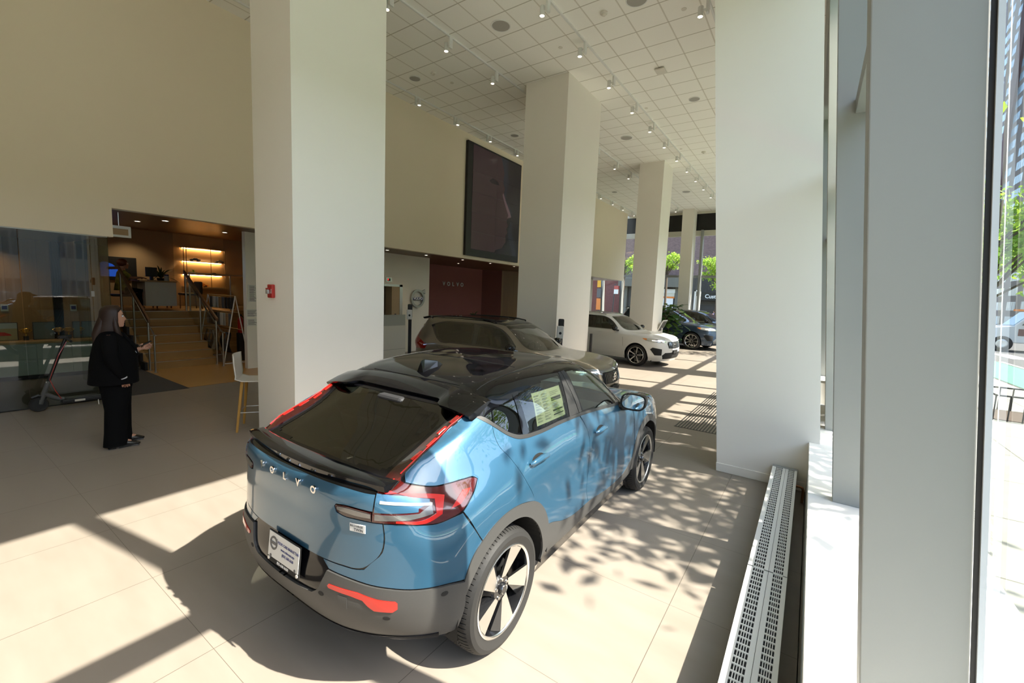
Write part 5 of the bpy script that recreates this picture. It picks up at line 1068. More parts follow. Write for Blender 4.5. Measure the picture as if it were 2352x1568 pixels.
spotlamp((-16.9, 6.2, 3.55), 45, .75, to=(-.3, 0, -1)); spotlamp((-12.6, .9, 2.72), 22, 1.1, to=(-.3, 0, -1)); spotlamp((-12.6, -.9, 2.72), 16, 1.1, to=(-.3, 0, -1)); spotlamp((-16.7, 4.3, 3.5), 22, .9, to=(-.35, 0, -1)); spotlamp((-12.75, 5.1, 3.3), 8, .7); spotlamp((-11.9, 3.9, 3.2), 14, .9); spotlamp((-10.4, 9.5, 3.15), 8, .9); spotlamp((-10.6, 12.8, 3.15), 10, .9)  # office pair added to warm the timber wall; the rest light lounge, stairs, reception
# exit sign, notices, extinguisher
r = empty('exit_sign', (-10.3, 2.42, 2.90), label='white hanging exit sign box under the timber ceiling edge', cat='sign'); MB().box(-.02, .02, -.16, .16, -.10, .10).build('box', 'off_white', r, bevel=.004); MB().tube((0, 0, .10), (0, 0, .34), .006, n=8).build('rod', 'steel', r); MB().box(.02, .023, -.12, .12, -.06, .05).build('legend_panel', 'wood_counter', r)
rnd = random.Random(7)
for z0, z1, y0, y1, lb in ((1.64, 2.05, 4.94, 5.17, 'tall printed paper notice on the white wall by the stairs'), (1.27, 1.46, 4.885, 5.17, 'framed notice with heavy print in the middle of the white wall edge'), (1.05, 1.23, 4.90, 5.17, 'lowest grey notice with fine print on the white wall edge')):
    r = empty('wall_notice', (XWH, (y0 + y1) / 2, (z0 + z1) / 2), label=lb, cat='notice'); a, b = (y1 - y0) / 2, (z1 - z0) / 2
    MB().box(0, .006, -a, a, -b, b).build('sheet', 'paper', r); m = MB(); z = b - .03
    while z > -b + .02:
        m.box(.006, .0065, -a + .03, -a + .03 + (2 * a - .06) * rnd.uniform(.6, 1), z - .008, z); z -= .022
    m.build('print', 'ink', r)
r = empty('fire_extinguisher', (-12.6, 5.35, .75), label='red fire extinguisher among the sample racks', cat='fire extinguisher'); MB().lathe([(0, 0), (.06, 0), (.065, .02), (.065, .36), (.03, .42), (.02, .45), (0, .45)], 20).build('cylinder', 'red_paint', r, smooth=.5); MB().box(-.02, .06, -.012, .012, .45, .50).build('valve_handle', 'black_plastic', r); MB().path([(0, .03, .46), (0, .09, .40), (0, .085, .15)], .01, 8).build('hose', 'black_plastic', r)
r_ = MB().box(-12.68, -12.52, 5.28, 5.42, .006, .75); tag(r_.build('display_plinth', 'black_plastic'), 'black plinth under the red extinguisher', 'plinth')
# sample racks
r = empty('sample_rack', (-12.17, 5.06, .006), label='white A-frame rack with rails of fabric and trim samples', cat='rack')
for x in (0, -1.65):
    m = MB(); m.path([(x, 0, 1.74), (x, -.30, .012)], .014, 8); m.path([(x, 0, 1.74), (x, .30, .012)], .014, 8); m.path([(x, -.30, .012), (x, .30, .012)], .014, 8); m.build('frame_end', 'white_metal', r)
for y, z in ((0, 1.735), (.075, 1.31), (-.075, 1.31), (.15, .86), (-.15, .86)): MB().tube((.0, y, z), (-1.65, y, z), .011, n=8).build('rail', 'wood_ceiling', r)
mats_ = ['black_plastic', 'grey_plastic', 'off_white', 'black_plastic', 'wood_counter', 'grey_plastic', 'black_plastic', 'frosted']
pn = 0
for yy, zt, h, n in ((.0, 1.70, .30, 8), (-.075, 1.29, .34, 9)):
    for i in range(n):
        x = -12.32 - i * 1.5 / n; m = MB(); m.box(x - .07, x + .07, 5.06 + yy - .012, 5.06 + yy + .012, zt - h, zt)
        o = m.build('trim_sample', mats_[(i * 3 + n) % 8], bevel=.01); tag(o, ('upper' if zt > 1.5 else 'middle') + ' row trim sample card on the A-frame rack, %s from the front' % ordn[i], 'sample card', 'trim sample cards on the rack')
for i in range(9):
    x = -12.28 - i * .165; g = empty('fabric_sample', (x, 4.91, .865), label='hanging fabric sample on the lowest rack rail, %s from the front' % ordn[i], cat='fabric sample', group='hanging fabric samples on the lowest rail')
    m = MB(); vs = []
    for k in range(7):
        t = k / 6; w = .035 + .06 * t; vs += [(-w, .03 * math.sin(6 * t + i), -.06 - .52 * t), (w, .03 * math.sin(6 * t + i + 1) + .02, -.06 - .52 * t)]
    m.add(vs, [(2 * k, 2 * k + 1, 2 * k + 3, 2 * k + 2) for k in range(6)]); o = m.build('cloth', ['black_plastic', 'grey_plastic', 'black_plastic', 'wood_counter', 'black_plastic', 'frosted', 'black_plastic', 'grey_plastic', 'black_plastic'][i], g); q = o.modifiers.new('t', 'SOLIDIFY'); q.thickness = .012
    MB().path([(0, 0, -.07), (0, 0, -.01), (0, .01, .012), (0, .02, 0)], .004, 6).build('hanger', 'chrome', g)
# ---------------------------------------------------------------- glass office
r = empty('office_cabinet', (-12.79, .3, 0), label='pale low cabinets with timber top inside the glass office', cat='cabinet')
MB().box(-.29, .20, -2.2, 2.3, .09, .72).build('carcass', 'cabinet', r); MB().box(-.30, .24, -2.22, 2.32, .72, .755).build('counter', 'wood_counter', r); MB().box(-.25, .16, -2.2, 2.3, 0, .09).build('plinth', 'black_plastic', r)
for i in range(9):
    a = -2.2 + i * .5
    for z0, z1 in ((.10, .40), (.41, .715)):
        d = MB().box(.20, .215, a + .005, a + .495, z0, z1).build('drawer', 'cabinet', r, bevel=.003); MB().box(.215, .235, a + .33, a + .48, z1 - .05, z1 - .04).build('handle', 'steel', d)
def trophy(y, label):
    r = empty('trophy', (-12.95, y, .755), label=label, cat='trophy'); MB().box(-.035, .035, -.035, .035, 0, .08).build('base', 'black_plastic', r); MB().lathe([(.01, .08), (.012, .13), (.045, .16), (.055, .23), (.05, .235), (.0, .17)], 20).build('cup', 'brass', r, smooth=.5); MB().path([(0, .05, .22), (0, .085, .20), (0, .05, .165)], .006, 6).build('handle', 'brass', r); MB().path([(0, -.05, .22), (0, -.085, .20), (0, -.05, .165)], .006, 6).build('handle', 'brass', r)
mat('brass', (.6, .38, .10), .3, metal=1.)
trophy(1.52, 'gold trophy cup between the framed pictures, left of the scooter handle'); trophy(1.98, 'gold trophy cup right of the grey framed picture'); trophy(2.13, 'gold trophy cup behind the person at the counter')
for y0, y1, mt, lb in ((.85, 1.42, 'picture_landscape', 'framed picture of a red car in a sandy landscape in the office'), (1.62, 1.93, 'picture_grey', 'grey framed picture in the middle of the office counter'), (2.2, 2.6, 'picture_grey', 'dark framed picture at the right of the office counter')):
    if mt == 'picture_landscape' and mt not in M: mat('picture_landscape', (.30, .25, .13), .4, noise=(2., .3)); mat('picture_grey', (.10, .12, .11), .3)
    r = empty('framed_picture', (-12.98, (y0 + y1) / 2, .755), label=lb, cat='picture'); w = (y1 - y0) / 2; MB().box(-.01, .01, -w, w, 0, .36).build('frame', 'black_plastic', r); MB().box(.01, .012, -w + .01, w - .01, .01, .35).build('picture', mt, r)
    if mt == 'picture_landscape': MB().prism([(-.1, .10), (-.1, .14), (.0, .17), (.1, .17), (.18, .13), (.2, .10)], .012, .014, axis='X').build('painted_car', 'red_paint', r); MB().box(.012, .0135, -w + .01, w - .01, .24, .35).build('painted_sky', 'cabinet', r)
for y, lb in ((1.28, 'small white thermostat with blue display on the office timber wall'), (2.25, 'small white thermostat on the timber wall behind the person')):
    r = empty('thermostat', (-13.1, y, 1.40), label=lb, cat='thermostat'); MB().box(0, .02, -.05, .05, -.07, .07).build('plate', 'cabinet', r, bevel=.004); MB().box(.02, .022, -.035, .035, -.03, .04).build('display', 'ink_blue', r)
# ---------------------------------------------------------------- reception, elevator, emblem
r = empty('reception_desk', (-10.3, 8.2, 0), label='white reception desk with frosted screen, left of the bronze SUV', cat='desk')
MB().box(-.4, .30, -1.2, .62, .0, 1.03).build('body', 'off_white', r, bevel=.004); MB().box(.27, .285, -1.2, .62, 1.03, 1.35).build('screen', 'frosted', r); MB().box(.30, .303, -1.2, .62, .33, .335).build('joint', 'grey_plastic', r)
w = empty('door_2', (XWH, 9.0, 0), kind='structure'); MB().box(-.33, -.30, -.75, .28, 0, 2.2).build('panel', 'elev_steel' if 'elev_steel' in M else 'steel', w); MB().box(-.30, 0, .28, .72, 0, 2.25).build('panel', 'room_wall', w); MB().box(-.30, .01, .60, .72, 0, 2.25).build('jamb', 'steel', w); MB().box(-.30, .01, -.75, .72, 2.18, 2.25).build('jamb', 'steel', w); MB().box(.0, .01, .40, .46, 1.20, 1.30).build('call_panel', 'black_plastic', w)
r = empty('floor_indicator', (XWH, 9.15, 2.39), label='small elevator floor indicator with red display above the elevator door', cat='indicator'); MB().box(0, .015, -.12, .12, -.07, .07).build('plate', 'steel', r, bevel=.002); MB().box(.015, .018, -.06, .06, -.04, .04).build('display', 'black_fascia', r); MB().box(.018, .019, -.05, -.02, -.02, .03).build('digit', 'red_led', r)
r = empty('emblem_sign', (XWH + .03, 10.35, 1.815), label='round metal ring emblem with arrow and name bar on the white wall', cat='sign')
mat('grey_metal', (.42, .42, .38), .45, metal=.5); MB().lathe([(.235, 0), (.235, .05), (.31, .05), (.31, 0)], 56, 'X', closed=True).build('ring', 'grey_metal', r, smooth=.5)
MB().prism([(.17, .24), (.32, .32), (.33, .16)], 0, .05, axis='X').build('arrow', 'grey_metal', r); MB().box(.0, .045, -.235, .235, -.055, .055).build('name_bar', 'ink_blue', r); text_mesh('VOLVO', .125, 'white_plastic', 'lettering', r, depth=.004, mtx=frame_mtx((.048, 0, 0), (0, 1, 0), (0, 0, 1)), bold=.006)
r = empty('wall_lettering', (-13.5, 14.65, 2.44), label='spaced white letters on the red wall', cat='lettering')
for i, ch in enumerate('VOLVO'): text_mesh(ch, .24, 'white_plastic', 'letter', r, depth=.012, mtx=frame_mtx((.014, -.60 + .30 * i, 0), (0, 1, 0), (0, 0, 1)), bold=.006)
def charger(loc, rz, label, zt=1.62):
    r = empty('car_charger', loc, rz, label=label, cat='charger'); MB().box(-.03, .03, -.05, .05, 0, zt - .05).build('post', 'black_plastic', r, bevel=.01); MB().box(-.04, .035, -.07, .07, zt - .42, zt).build('back_plate', 'black_plastic', r, bevel=.03, seg=3)
    MB().box(-.02, .12, -.10, .06, zt - .47, zt - .17).build('wall_box', 'white_plastic', r, bevel=.02, seg=3); MB().lathe([(0, .125), (.03, .125), (.034, .115)], 18, 'X', o=(0, -.02, zt - .34)).build('socket', 'black_plastic', r); MB().box(-.14, .14, -.12, .12, 0, .012).build('foot', 'steel', r); MB().path([(.10, .0, zt - .47), (.12, .02, zt - .75), (.06, .03, zt - .8), (.02, .0, zt - .6)], .012, 8).build('cable', 'black_plastic', r)
charger((-10.15, 9.12, 0), -.7, 'black and white car charger post by the reception desk', 1.66); charger((-4.93, 9.20, 0), -1.0, 'black and white car charger post at the second column', 1.54)
m = MB(); m.box(-5.08, -5.02, 11.21, 11.26, 0, 1.07); tag(m.build('info_board', 'black_plastic'), 'thin black standing board at the far edge of the second column', 'board')
# plants and stand near the third column
def broad_plant(loc, label, n, H, R, seed, ls=.2):
    rnd = random.Random(seed); r = empty('fiddle_leaf_plant', loc, label=label, cat='plant'); MB().lathe([(0, 0), (.16, 0), (.20, .34), (.18, .34), (.17, .30), (0, .30)], 24).build('pot', 'black_plastic', r, smooth=.5)
    MB().path([(0, 0, .3), (.03, 0, H * .5), (0, .04, H * .9)], .018, 8).build('stem', 'bark', r); a_, b_ = MB(), MB()
    for i in range(n):
        m = a_ if rnd.random() < .75 else b_; t = rnd.random(); z = .45 + (H - .45) * t; rr = R * (1 - .45 * abs(t - .45)) * rnd.uniform(.35, 1); a = rnd.uniform(0, 2 * PI); c = Vector((rr * math.cos(a), rr * math.sin(a), z)); d = Vector((math.cos(a), math.sin(a), rnd.uniform(-.6, .7))).normalized(); sd = d.cross(Vector((0, 0, 1))).normalized(); up = sd.cross(d); l = ls * rnd.uniform(.7, 1.2); vs = [c]
        for q, w in ((.3, .32), (.65, .42), (.9, .22)): vs += [c + d * l * q + sd * l * w + up * .02 - Vector((0, 0, .12 * l * q)), c + d * l * q - sd * l * w + up * .02 - Vector((0, 0, .12 * l * q))]
        vs.append(c + d * l - Vector((0, 0, .2 * l))); m.add(vs, [(0, 1, 2), (1, 3, 4, 2), (3, 5, 6, 4), (5, 7, 6)])
    a_.build('leaves', 'plant_leaf', r); b_.build('light_leaves', 'plant_light', r)
broad_plant((-4.95, 18.75, 0), 'large dark fiddle leaf plant between the white SUV and the blue SUV', 170, 1.95, .62, 5, .30)
r = empty('info_stand', (-4.9, 17.7, 0), label='white framed slanted info panel on a stand by the third column', cat='info stand'); R_ = rotm(ry=-.5); MB().box(-.015, .015, -.30, .30, -.26, .26, R=rotm(ry=.45), o=(0, 0, 1.08)).build('panel_frame', 'white_plastic', r); MB().box(.016, .02, -.26, .26, -.22, .22, R=rotm(ry=.45), o=(0, 0, 1.08)).build('panel', 'grey_plastic', r); MB().box(-.02, .02, -.03, .03, 0, 1.0).build('post', 'white_plastic', r); MB().box(-.15, .15, -.15, .15, 0, .015).build('foot', 'white_plastic', r)
spiky_plant('desk_plant', (-11.6, 13.9, .95), 'spiky dark plant behind the bronze SUV roof, before the red wall', n=30, L=.42, seed=11, ph=.15)
m = MB(); m.box(-11.9, -11.3, 12.6, 14.3, 0, .95); tag(m.build('display_counter', 'wood_panel', bevel=.005), 'timber counter in front of the red wall, mostly hidden by the SUV', 'counter')
# ---------------------------------------------------------------- bar chair behind the first column
r = empty('bar_chair', (-6.47, 2.92, 0), -.6, label='white shell bar chair with timber legs half behind the first column', cat='chair')
m = MB(); n = 14; vs = []
prof = [(.20, .74), (.22, .71), (.10, .685), (-.12, .69), (-.20, .72), (-.235, .80), (-.25, .95), (-.255, 1.08)]
for i, (y, z) in enumerate(prof):
    for k in range(n + 1):
        u = -1 + 2 * k / n; vs.append((u * .225, y + (.045 * u * u if z > .75 else 0), z + (.03 * u * u if z < .75 else 0)))
m.add(vs, [(i * (n + 1) + k, i * (n + 1) + k + 1, (i + 1) * (n + 1) + k + 1, (i + 1) * (n + 1) + k) for i in range(len(prof) - 1) for k in range(n)]); o = m.build('shell', 'off_white', r, smooth=True); q = o.modifiers.new('t', 'SOLIDIFY'); q.thickness = .012; q.offset = 0
for a, b in ((-.15, -.13), (.15, -.13), (-.15, .14), (.15, .14)):
    MB().path([(a, b, .70), (a * 1.45, b * 1.5, 0)], [.022, .015], 8).build('leg', 'wood_leg' if 'wood_leg' in M else (mat('wood_leg', (.50, .27, .06), .4) and 'wood_leg'), r, smooth=.5)
MB().path([(-.19, -.17, .27), (.19, -.17, .27), (.19, .18, .27), (-.19, .18, .27), (-.19, -.17, .27)], .007, 8).build('foot_ring', 'steel', r)
# ---------------------------------------------------------------- kick scooter
r = empty('electric_scooter', (-9.52, 1.19, 0), label='black electric scooter parked against the glass office', cat='scooter')
def wh(y, nm):
    w = MB().lathe([(.075, -.022), (.098, -.024), (.108, -.012), (.108, .012), (.098, .024), (.075, .022)], 32, 'X', o=(0, y, .108), closed=True).build(nm, 'tire', r, smooth=.6); MB().lathe([(0, -.02), (.076, -.016), (.076, .016), (0, .02)], 24, 'X', o=(0, y, .108)).build('hub', 'black_plastic', w, smooth=.5)
wh(0, 'front_wheel'); wh(.86, 'rear_wheel')
MB().path([(0, .02, .11), (0, .055, .24), (0, .12, .45)], [.03, .034, .028], 12).build('fork', 'grey_plastic', r, smooth=True); MB().path([(0, .12, .45), (0, .335, 1.10)], .023, 14).build('steering_tube', 'black_plastic', r, smooth=True)
MB().path([(-.22, .36, 1.07), (-.12, .345, 1.10), (0, .335, 1.115), (.12, .345, 1.10), (.22, .36, 1.07)], .017, 10).build('handlebar', 'black_plastic', r, smooth=True); MB().box(-.07, .07, .26, .36, 1.10, 1.14).build('display', 'black_plastic', r, bevel=.01)
MB().path([(0, .07, .26), (0, .20, .17), (0, .27, .15)], .032, 12).build('neck', 'grey_plastic', r, smooth=True); MB().box(-.075, .075, .24, .80, .085, .145).build('deck', 'black_plastic', r, bevel=.015); MB().box(.076, .078, .38, .50, .10, .13).build('label_plate', 'off_white', r)
MB().path([(0, .72, .14), (0, .84, .26), (0, .98, .22)], [.02, .03, .02], 8).build('mudguard', 'black_plastic', r, smooth=True); MB().path([(0, -.07, .22), (0, .0, .245), (0, .09, .2)], [.02, .03, .02], 8).build('mudguard', 'black_plastic', r, smooth=True)
MB().path([(.04, .66, .09), (.06, .66, 0)], .009, 8).build('kickstand', 'steel', r); MB().path([(.02, .34, 1.05), (.05, .24, .85), (.03, .13, .48), (.05, .18, .30), (.03, .24, .16)], .005, 6).build('brake_cable', 'red_paint', r); MB().box(-.02, .02, .09, .125, .38, .45).build('latch', 'off_white', r, bevel=.005)
# ---------------------------------------------------------------- people
mat('skin', (.52, .28, .19), .5, spec=.35); mat('suit_black', (.0035, .0035, .004), .9, spec=.1); mat('shirt_white', (.62, .64, .70), .7); mat('hair_brown', (.020, .008, .005), .5, spec=.4); mat('shoe_black', (.010, .009, .009), .25, spec=.5); mat('eye_dark', (.01, .008, .008), .2); mat('lip', (.32, .11, .08), .5)
mat('hair_red', (.14, .035, .012), .5); mat('blouse', (.28, .26, .03), .7, noise=(14., .9)); mat('phone_black', (.012, .014, .016), .15)
def loft(secs, n=24, e=2.0, cap=True):
    """secs: (cx, cy, z, a, b[, front]) ellipse rings; superellipse power e"""
    m = MB(); vs = []
    for s in secs:
        cx, cy_, z, a, b = s[:5]; fr = s[5] if len(s) > 5 else 1.; tilt = s[6] if len(s) > 6 else 0
        for k in range(n):
            t = 2 * PI * k / n; c, d = math.cos(t), math.sin(t); x = a * abs(c) ** (2 / e) * (1 if c > 0 else -1); y = b * abs(d) ** (2 / e) * (1 if d > 0 else -1) * (fr if d > 0 else 1); vs.append((cx + x, cy_ + y, z + tilt * y))
    fs = [(i * n + k, i * n + (k + 1) % n, (i + 1) * n + (k + 1) % n, (i + 1) * n + k) for i in range(len(secs) - 1) for k in range(n)]
    if cap: fs += [tuple(range(n - 1, -1, -1)), tuple((len(secs) - 1) * n + k for k in range(n))]
    return m.add(vs, fs)
def skin_body(name, root, joints, edges, mt, sub=2):
    """one continuous skinned figure: joints {key: (x, y, z, r)}"""
    keys = list(joints); me = bpy.data.meshes.new(name); me.from_pydata([joints[k][:3] for k in keys], [(keys.index(a), keys.index(b)) for a, b in edges], []); ob = bpy.data.objects.new(name, me); COL.objects.link(ob)
    md = ob.modifiers.new('skin', 'SKIN'); md.use_smooth_shade = True; md.branch_smoothing = .4
    if not me.skin_vertices:
        bm = bmesh.new(); bm.from_mesh(me); bm.verts.layers.skin.verify(); bm.to_mesh(me); bm.free()
    for i, k in enumerate(keys):
        r = joints[k][3]; me.skin_vertices[0].data[i].radius = (r, r) if not isinstance(r, tuple) else r; me.skin_vertices[0].data[i].use_root = (i == 0)
    s = ob.modifiers.new('sub', 'SUBSURF'); s.levels = s.render_levels = sub
    dg = bpy.context.evaluated_depsgraph_get(); dg.update(); m2 = bpy.data.meshes.new_from_object(ob.evaluated_get(dg)); ob.modifiers.clear(); ob.data = m2; m2.shade_smooth(); m2.materials.clear(); m2.materials.append(M[mt])
    ob.parent = root; return ob
def hand(J, E, pre, wrist, palm_dir, side_dir, curl_dir, curl=.6, s=1.):
    """adds palm and five bent fingers to a joint table"""
    w = Vector(wrist[:3]); P = Vector(palm_dir).normalized(); S = Vector(side_dir).normalized(); Cn = Vector(curl_dir).normalized(); root = wrist[4]
    J[pre + 'p1'] = (*(w + P * .035 * s), .020 * s); J[pre + 'p2'] = (*(w + P * .075 * s), .021 * s); E += [(root, pre + 'p1'), (pre + 'p1', pre + 'p2')]
    for f, (off, ln, r) in enumerate(((.030, .062, .0085), (.011, .072, .0088), (-.009, .068, .0085), (-.027, .052, .0075))):
        b = w + P * .088 * s + S * off * s; a0 = curl * .6; a1 = curl * 1.5; a2 = curl * 2.1; k0 = b + (P * math.cos(a0) + Cn * math.sin(a0)) * ln * .42 * s; k1 = k0 + (P * math.cos(a1) + Cn * math.sin(a1)) * ln * .34 * s; k2 = k1 + (P * math.cos(a2) + Cn * math.sin(a2)) * ln * .28 * s
        n = [pre + 'f%d%d' % (f, q) for q in range(4)]; J[n[0]] = (*b, .0105 * s); J[n[1]] = (*k0, r * s); J[n[2]] = (*k1, r * .95 * s); J[n[3]] = (*k2, r * .8 * s); E += [(pre + 'p2', n[0]), (n[0], n[1]), (n[1], n[2]), (n[2], n[3])]
    b = w + P * .035 * s + S * .026 * s; t1 = b + (P * .5 + S * .75 + Cn * .45).normalized() * .036 * s; t2 = t1 + (P * .85 + S * .2 + Cn * .5).normalized() * .032 * s
    for nm, q, r in (('t0', b, .012), ('t1', t1, .0105), ('t2', t2, .0088)): J[pre + nm] = (*q, r * s)
    E += [(pre + 'p1', pre + 't0'), (pre + 't0', pre + 't1'), (pre + 't1', pre + 't2')]
def head(root, c, s=1., mt='skin', hair='hair_brown'):
    """face toward +Y; returns nothing, adds the skull, face, eyes and ears"""
    cx, cy_, cz = c; m = MB(); n = 28; vs = []; rows = 20
    for i in range(rows + 1):
        f = i / rows; z = .120 - .235 * f     # crown to chin
        if z > .02: w = .077 * math.sqrt(max(0, 1 - ((z - .02) / .102) ** 2)); yb = -.098 * math.sqrt(max(0, 1 - ((z - .03) / .095) ** 2)); yf = .083 * math.sqrt(max(0, 1 - ((z - .02) / .102) ** 2))
        else:
            t = (.02 - z) / .135; w = .077 * (1 - .42 * t ** 1.6); yb = -.094 + .055 * t; yf = .083 + .008 * t - .012 * max(0, t - .8) * 5
        for k in range(n):
            a = 2 * PI * k / n; cc, dd = math.cos(a), math.sin(a); x = w * cc; y = (yf if dd > 0 else -yb) * dd
            if dd > .3:
                g = math.exp(-(x / .017) ** 2); y += g * .026 * max(0, 1 - abs(z + .022) / .030) * (1.0 if z < -.01 else .8); y += g * .010 * max(0, 1 - abs(z - .008) / .03)     # nose
                y -= .009 * math.exp(-((abs(x) - .033) / .016) ** 2) * math.exp(-((z - .012) / .013) ** 2)    # eye sockets
                y += .006 * math.exp(-(x / .024) ** 2) * math.exp(-((z + .062) / .009) ** 2); y -= .004 * math.exp(-(x / .02) ** 2) * math.exp(-((z + .080) / .008) ** 2)   # mouth, chin groove
            vs.append((cx + x * s, cy_ + y * s, cz + z * s))
    m.add(vs, [(i * n + k, i * n + (k + 1) % n, (i + 1) * n + (k + 1) % n, (i + 1) * n + k) for i in range(rows) for k in range(n)] + [tuple(rows * n + k for k in range(n))])
    h = m.build('face', mt, root, smooth=True)
    for sx in (1, -1):
        MB().ball((cx + sx * .033 * s, cy_ + .072 * s, cz + .012 * s), .0115 * s, 8, 12).build('eye', 'shirt_white', h, smooth=True); MB().ball((cx + sx * .033 * s, cy_ + .0812 * s, cz + .012 * s), .0048 * s, 6, 8).build('iris', 'eye_dark', h); MB().path([(cx + sx * .018 * s, cy_ + .082 * s, cz + .030 * s), (cx + sx * .036 * s, cy_ + .080 * s, cz + .034 * s), (cx + sx * .052 * s, cy_ + .068 * s, cz + .028 * s)], .0028 * s, 6).build('eyebrow', hair, h)
        MB().ball((cx + sx * .077 * s, cy_ - .010 * s, cz - .005 * s), .030 * s, 8, 10, (.35, .6, 1)).build('ear', mt, h, smooth=True)
    MB().ball((cx, cy_ + .0895 * s, cz - .060 * s), .020 * s, 6, 12, (1, .25, .28)).build('mouth', 'lip', h, smooth=True)
    return h
def person_suit(loc, rz):
    r = empty('person', loc, rz, label='person in a black suit with long brown hair holding a phone', cat='person')
    J = {'pelvis': (0, 0, .90, .13), 'belly': (0, .02, 1.05, .14), 'chest': (0, -.01, 1.28, .13), 'neck0': (0, -.015, 1.42, .065), 'neck1': (0, .0, 1.50, .052), 'skull': (0, .005, 1.60, .07)}
    E = [('pelvis', 'belly'), ('belly', 'chest'), ('chest', 'neck0'), ('neck0', 'neck1'), ('neck1', 'skull')]
    for s, n, cy_ in ((1, 'r', .0), (-1, 'l', .07)):
        J[n + 'hip'] = (s * .10, cy_ * .3, .84, .11); J[n + 'knee'] = (s * .10, cy_ * .8 + .01, .48, .065); J[n + 'ank'] = (s * .10, cy_ - .02, .09, .045); J[n + 'toe'] = (s * .11, cy_ + .13, .035, .035); E += [('pelvis', n + 'hip'), (n + 'hip', n + 'knee'), (n + 'knee', n + 'ank'), (n + 'ank', n + 'toe')]
    J['rsh'] = (.19, -.03, 1.36, .07); J['rel'] = (.255, -.03, 1.10, .052); J['rwr'] = (.225, .065, .885, .030); J['lsh'] = (-.19, -.03, 1.36, .07); J['lel'] = (-.25, .06, 1.10, .052); J['lwr'] = (-.12, .245, 1.165, .030)
    E += [('chest', 'rsh'), ('rsh', 'rel'), ('rel', 'rwr'), ('chest', 'lsh'), ('lsh', 'lel'), ('lel', 'lwr')]
    hand(J, E, 'rh', (*J['rwr'][:3], 0, 'rwr'), (-.05, .18, -1), (.1, 1, .2), (-1, .1, .1), .75, 1.05); hand(J, E, 'lh', (*J['lwr'][:3], 0, 'lwr'), (.25, 1, .35), (.3, -.3, .9), (.9, .1, .3), .55, 1.05)
    skin_body('body', r, J, E, 'skin')
    # suit jacket
    jk = loft([(0, .0, .80, .262, .235), (0, .005, .90, .262, .228), (0, .012, 1.02, .252, .225), (0, .018, 1.12, .245, .215), (0, .010, 1.20, .240, .190), (0, -.005, 1.29, .238, .158), (0, -.015, 1.36, .222, .125), (0, -.018, 1.405, .175, .095), (0, -.010, 1.435, .10, .072)], 32, 2.2).build('jacket', 'suit_black', r, smooth=True)
    MB().path([(.185, -.035, 1.37), (.235, -.035, 1.26), (.262, -.03, 1.10), (.250, .02, .98), (.228, .06, .895)], [.075, .078, .068, .058, .050], 16).build('sleeve', 'suit_black', jk, smooth=True)
    MB().path([(-.185, -.035, 1.37), (-.235, -.02, 1.24), (-.252, .06, 1.10), (-.19, .16, 1.125), (-.135, .225, 1.155)], [.075, .078, .066, .056, .048], 16).build('sleeve', 'suit_black', jk, smooth=True)
    MB().path([(.229, .058, .90), (.226, .066, .875)], [.043, .040], 14).build('cuff', 'shirt_white', jk, smooth=True); MB().path([(-.140, .218, 1.15), (-.125, .240, 1.162)], [.042, .039], 14).build('cuff', 'shirt_white', jk, smooth=True)
    MB().prism([(.055, 1.425), (.105, 1.39), (.175, 1.27), (.222, 1.15), (.205, 1.155), (.150, 1.265), (.085, 1.36)], -.055, .055, axis='X').build('shirt_front', 'shirt_white', jk)
    for s in (1, -1): MB().path([(s * .06, .04, 1.44), (s * .075, .10, 1.38), (s * .055, .185, 1.25), (s * .02, .236, 1.12)], [.018, .026, .030, .012], 8).build('lapel', 'suit_black', jk, smooth=True)
    MB().lathe([(.062, 1.405), (.066, 1.44), (.060, 1.475), (.052, 1.47), (.055, 1.41)], 20, o=(0, -.002, 0)).build('collar', 'shirt_white', jk, smooth=True)
    for i, z in enumerate((1.07, .97)): MB().ball((0, .243 - .002 * i, z), .011, 6, 10, (1, .4, 1)).build('button', 'black_plastic', jk)
    tr = loft([(0, .01, .80, .19, .165), (0, .01, .86, .215, .18), (0, .01, .93, .22, .19)], 28, 2.2).build('trousers', 'suit_black', r, smooth=True)
    for s, cy_ in ((1, 0), (-1, .07)): loft([(s * .11, cy_ - .025, .035, .088, .115), (s * .11, cy_ - .02, .20, .085, .105), (s * .108, cy_ * .9 - .005, .48, .090, .105), (s * .105, cy_ * .5 + .005, .68, .108, .135), (s * .098, cy_ * .2 + .01, .84, .118, .165)], 22).build('trouser_leg', 'suit_black', tr, smooth=True)
    for s, cy_ in ((1, 0), (-1, .07)):
        sh = loft([(s * .11, cy_ + .055, .012, .046, .150), (s * .11, cy_ + .055, .030, .047, .150), (s * .11, cy_ + .035, .058, .042, .120, .95), (s * .11, cy_ + .0, .085, .038, .07), (s * .11, cy_ - .02, .105, .034, .045)], 22, 2.3).build('shoe', 'shoe_black', r, smooth=True); MB().box(s * .11 - .035, s * .11 + .035, cy_ - .095, cy_ - .025, 0, .014).build('heel', 'shoe_black', sh); MB().box(s * .11 - .04, s * .11 + .04, cy_ - .0, cy_ + .19, .0, .013).build('sole', 'shoe_black', sh, bevel=.004)
    h = head(r, (0, .035, 1.595), 1.02)
    # hair: cap plus a long fall down the back and over the near shoulder
    m = MB(); n = 28; vs = []; rows = [(.128, .0, .0), (.122, .55, 1), (.098, .86, 1), (.06, 1.0, 1), (.01, 1.06, 1), (-.05, 1.08, 1), (-.12, 1.10, 1.05), (-.20, 1.10, 1.05), (-.26, .95, 1.0), (-.30, .70, .85)]
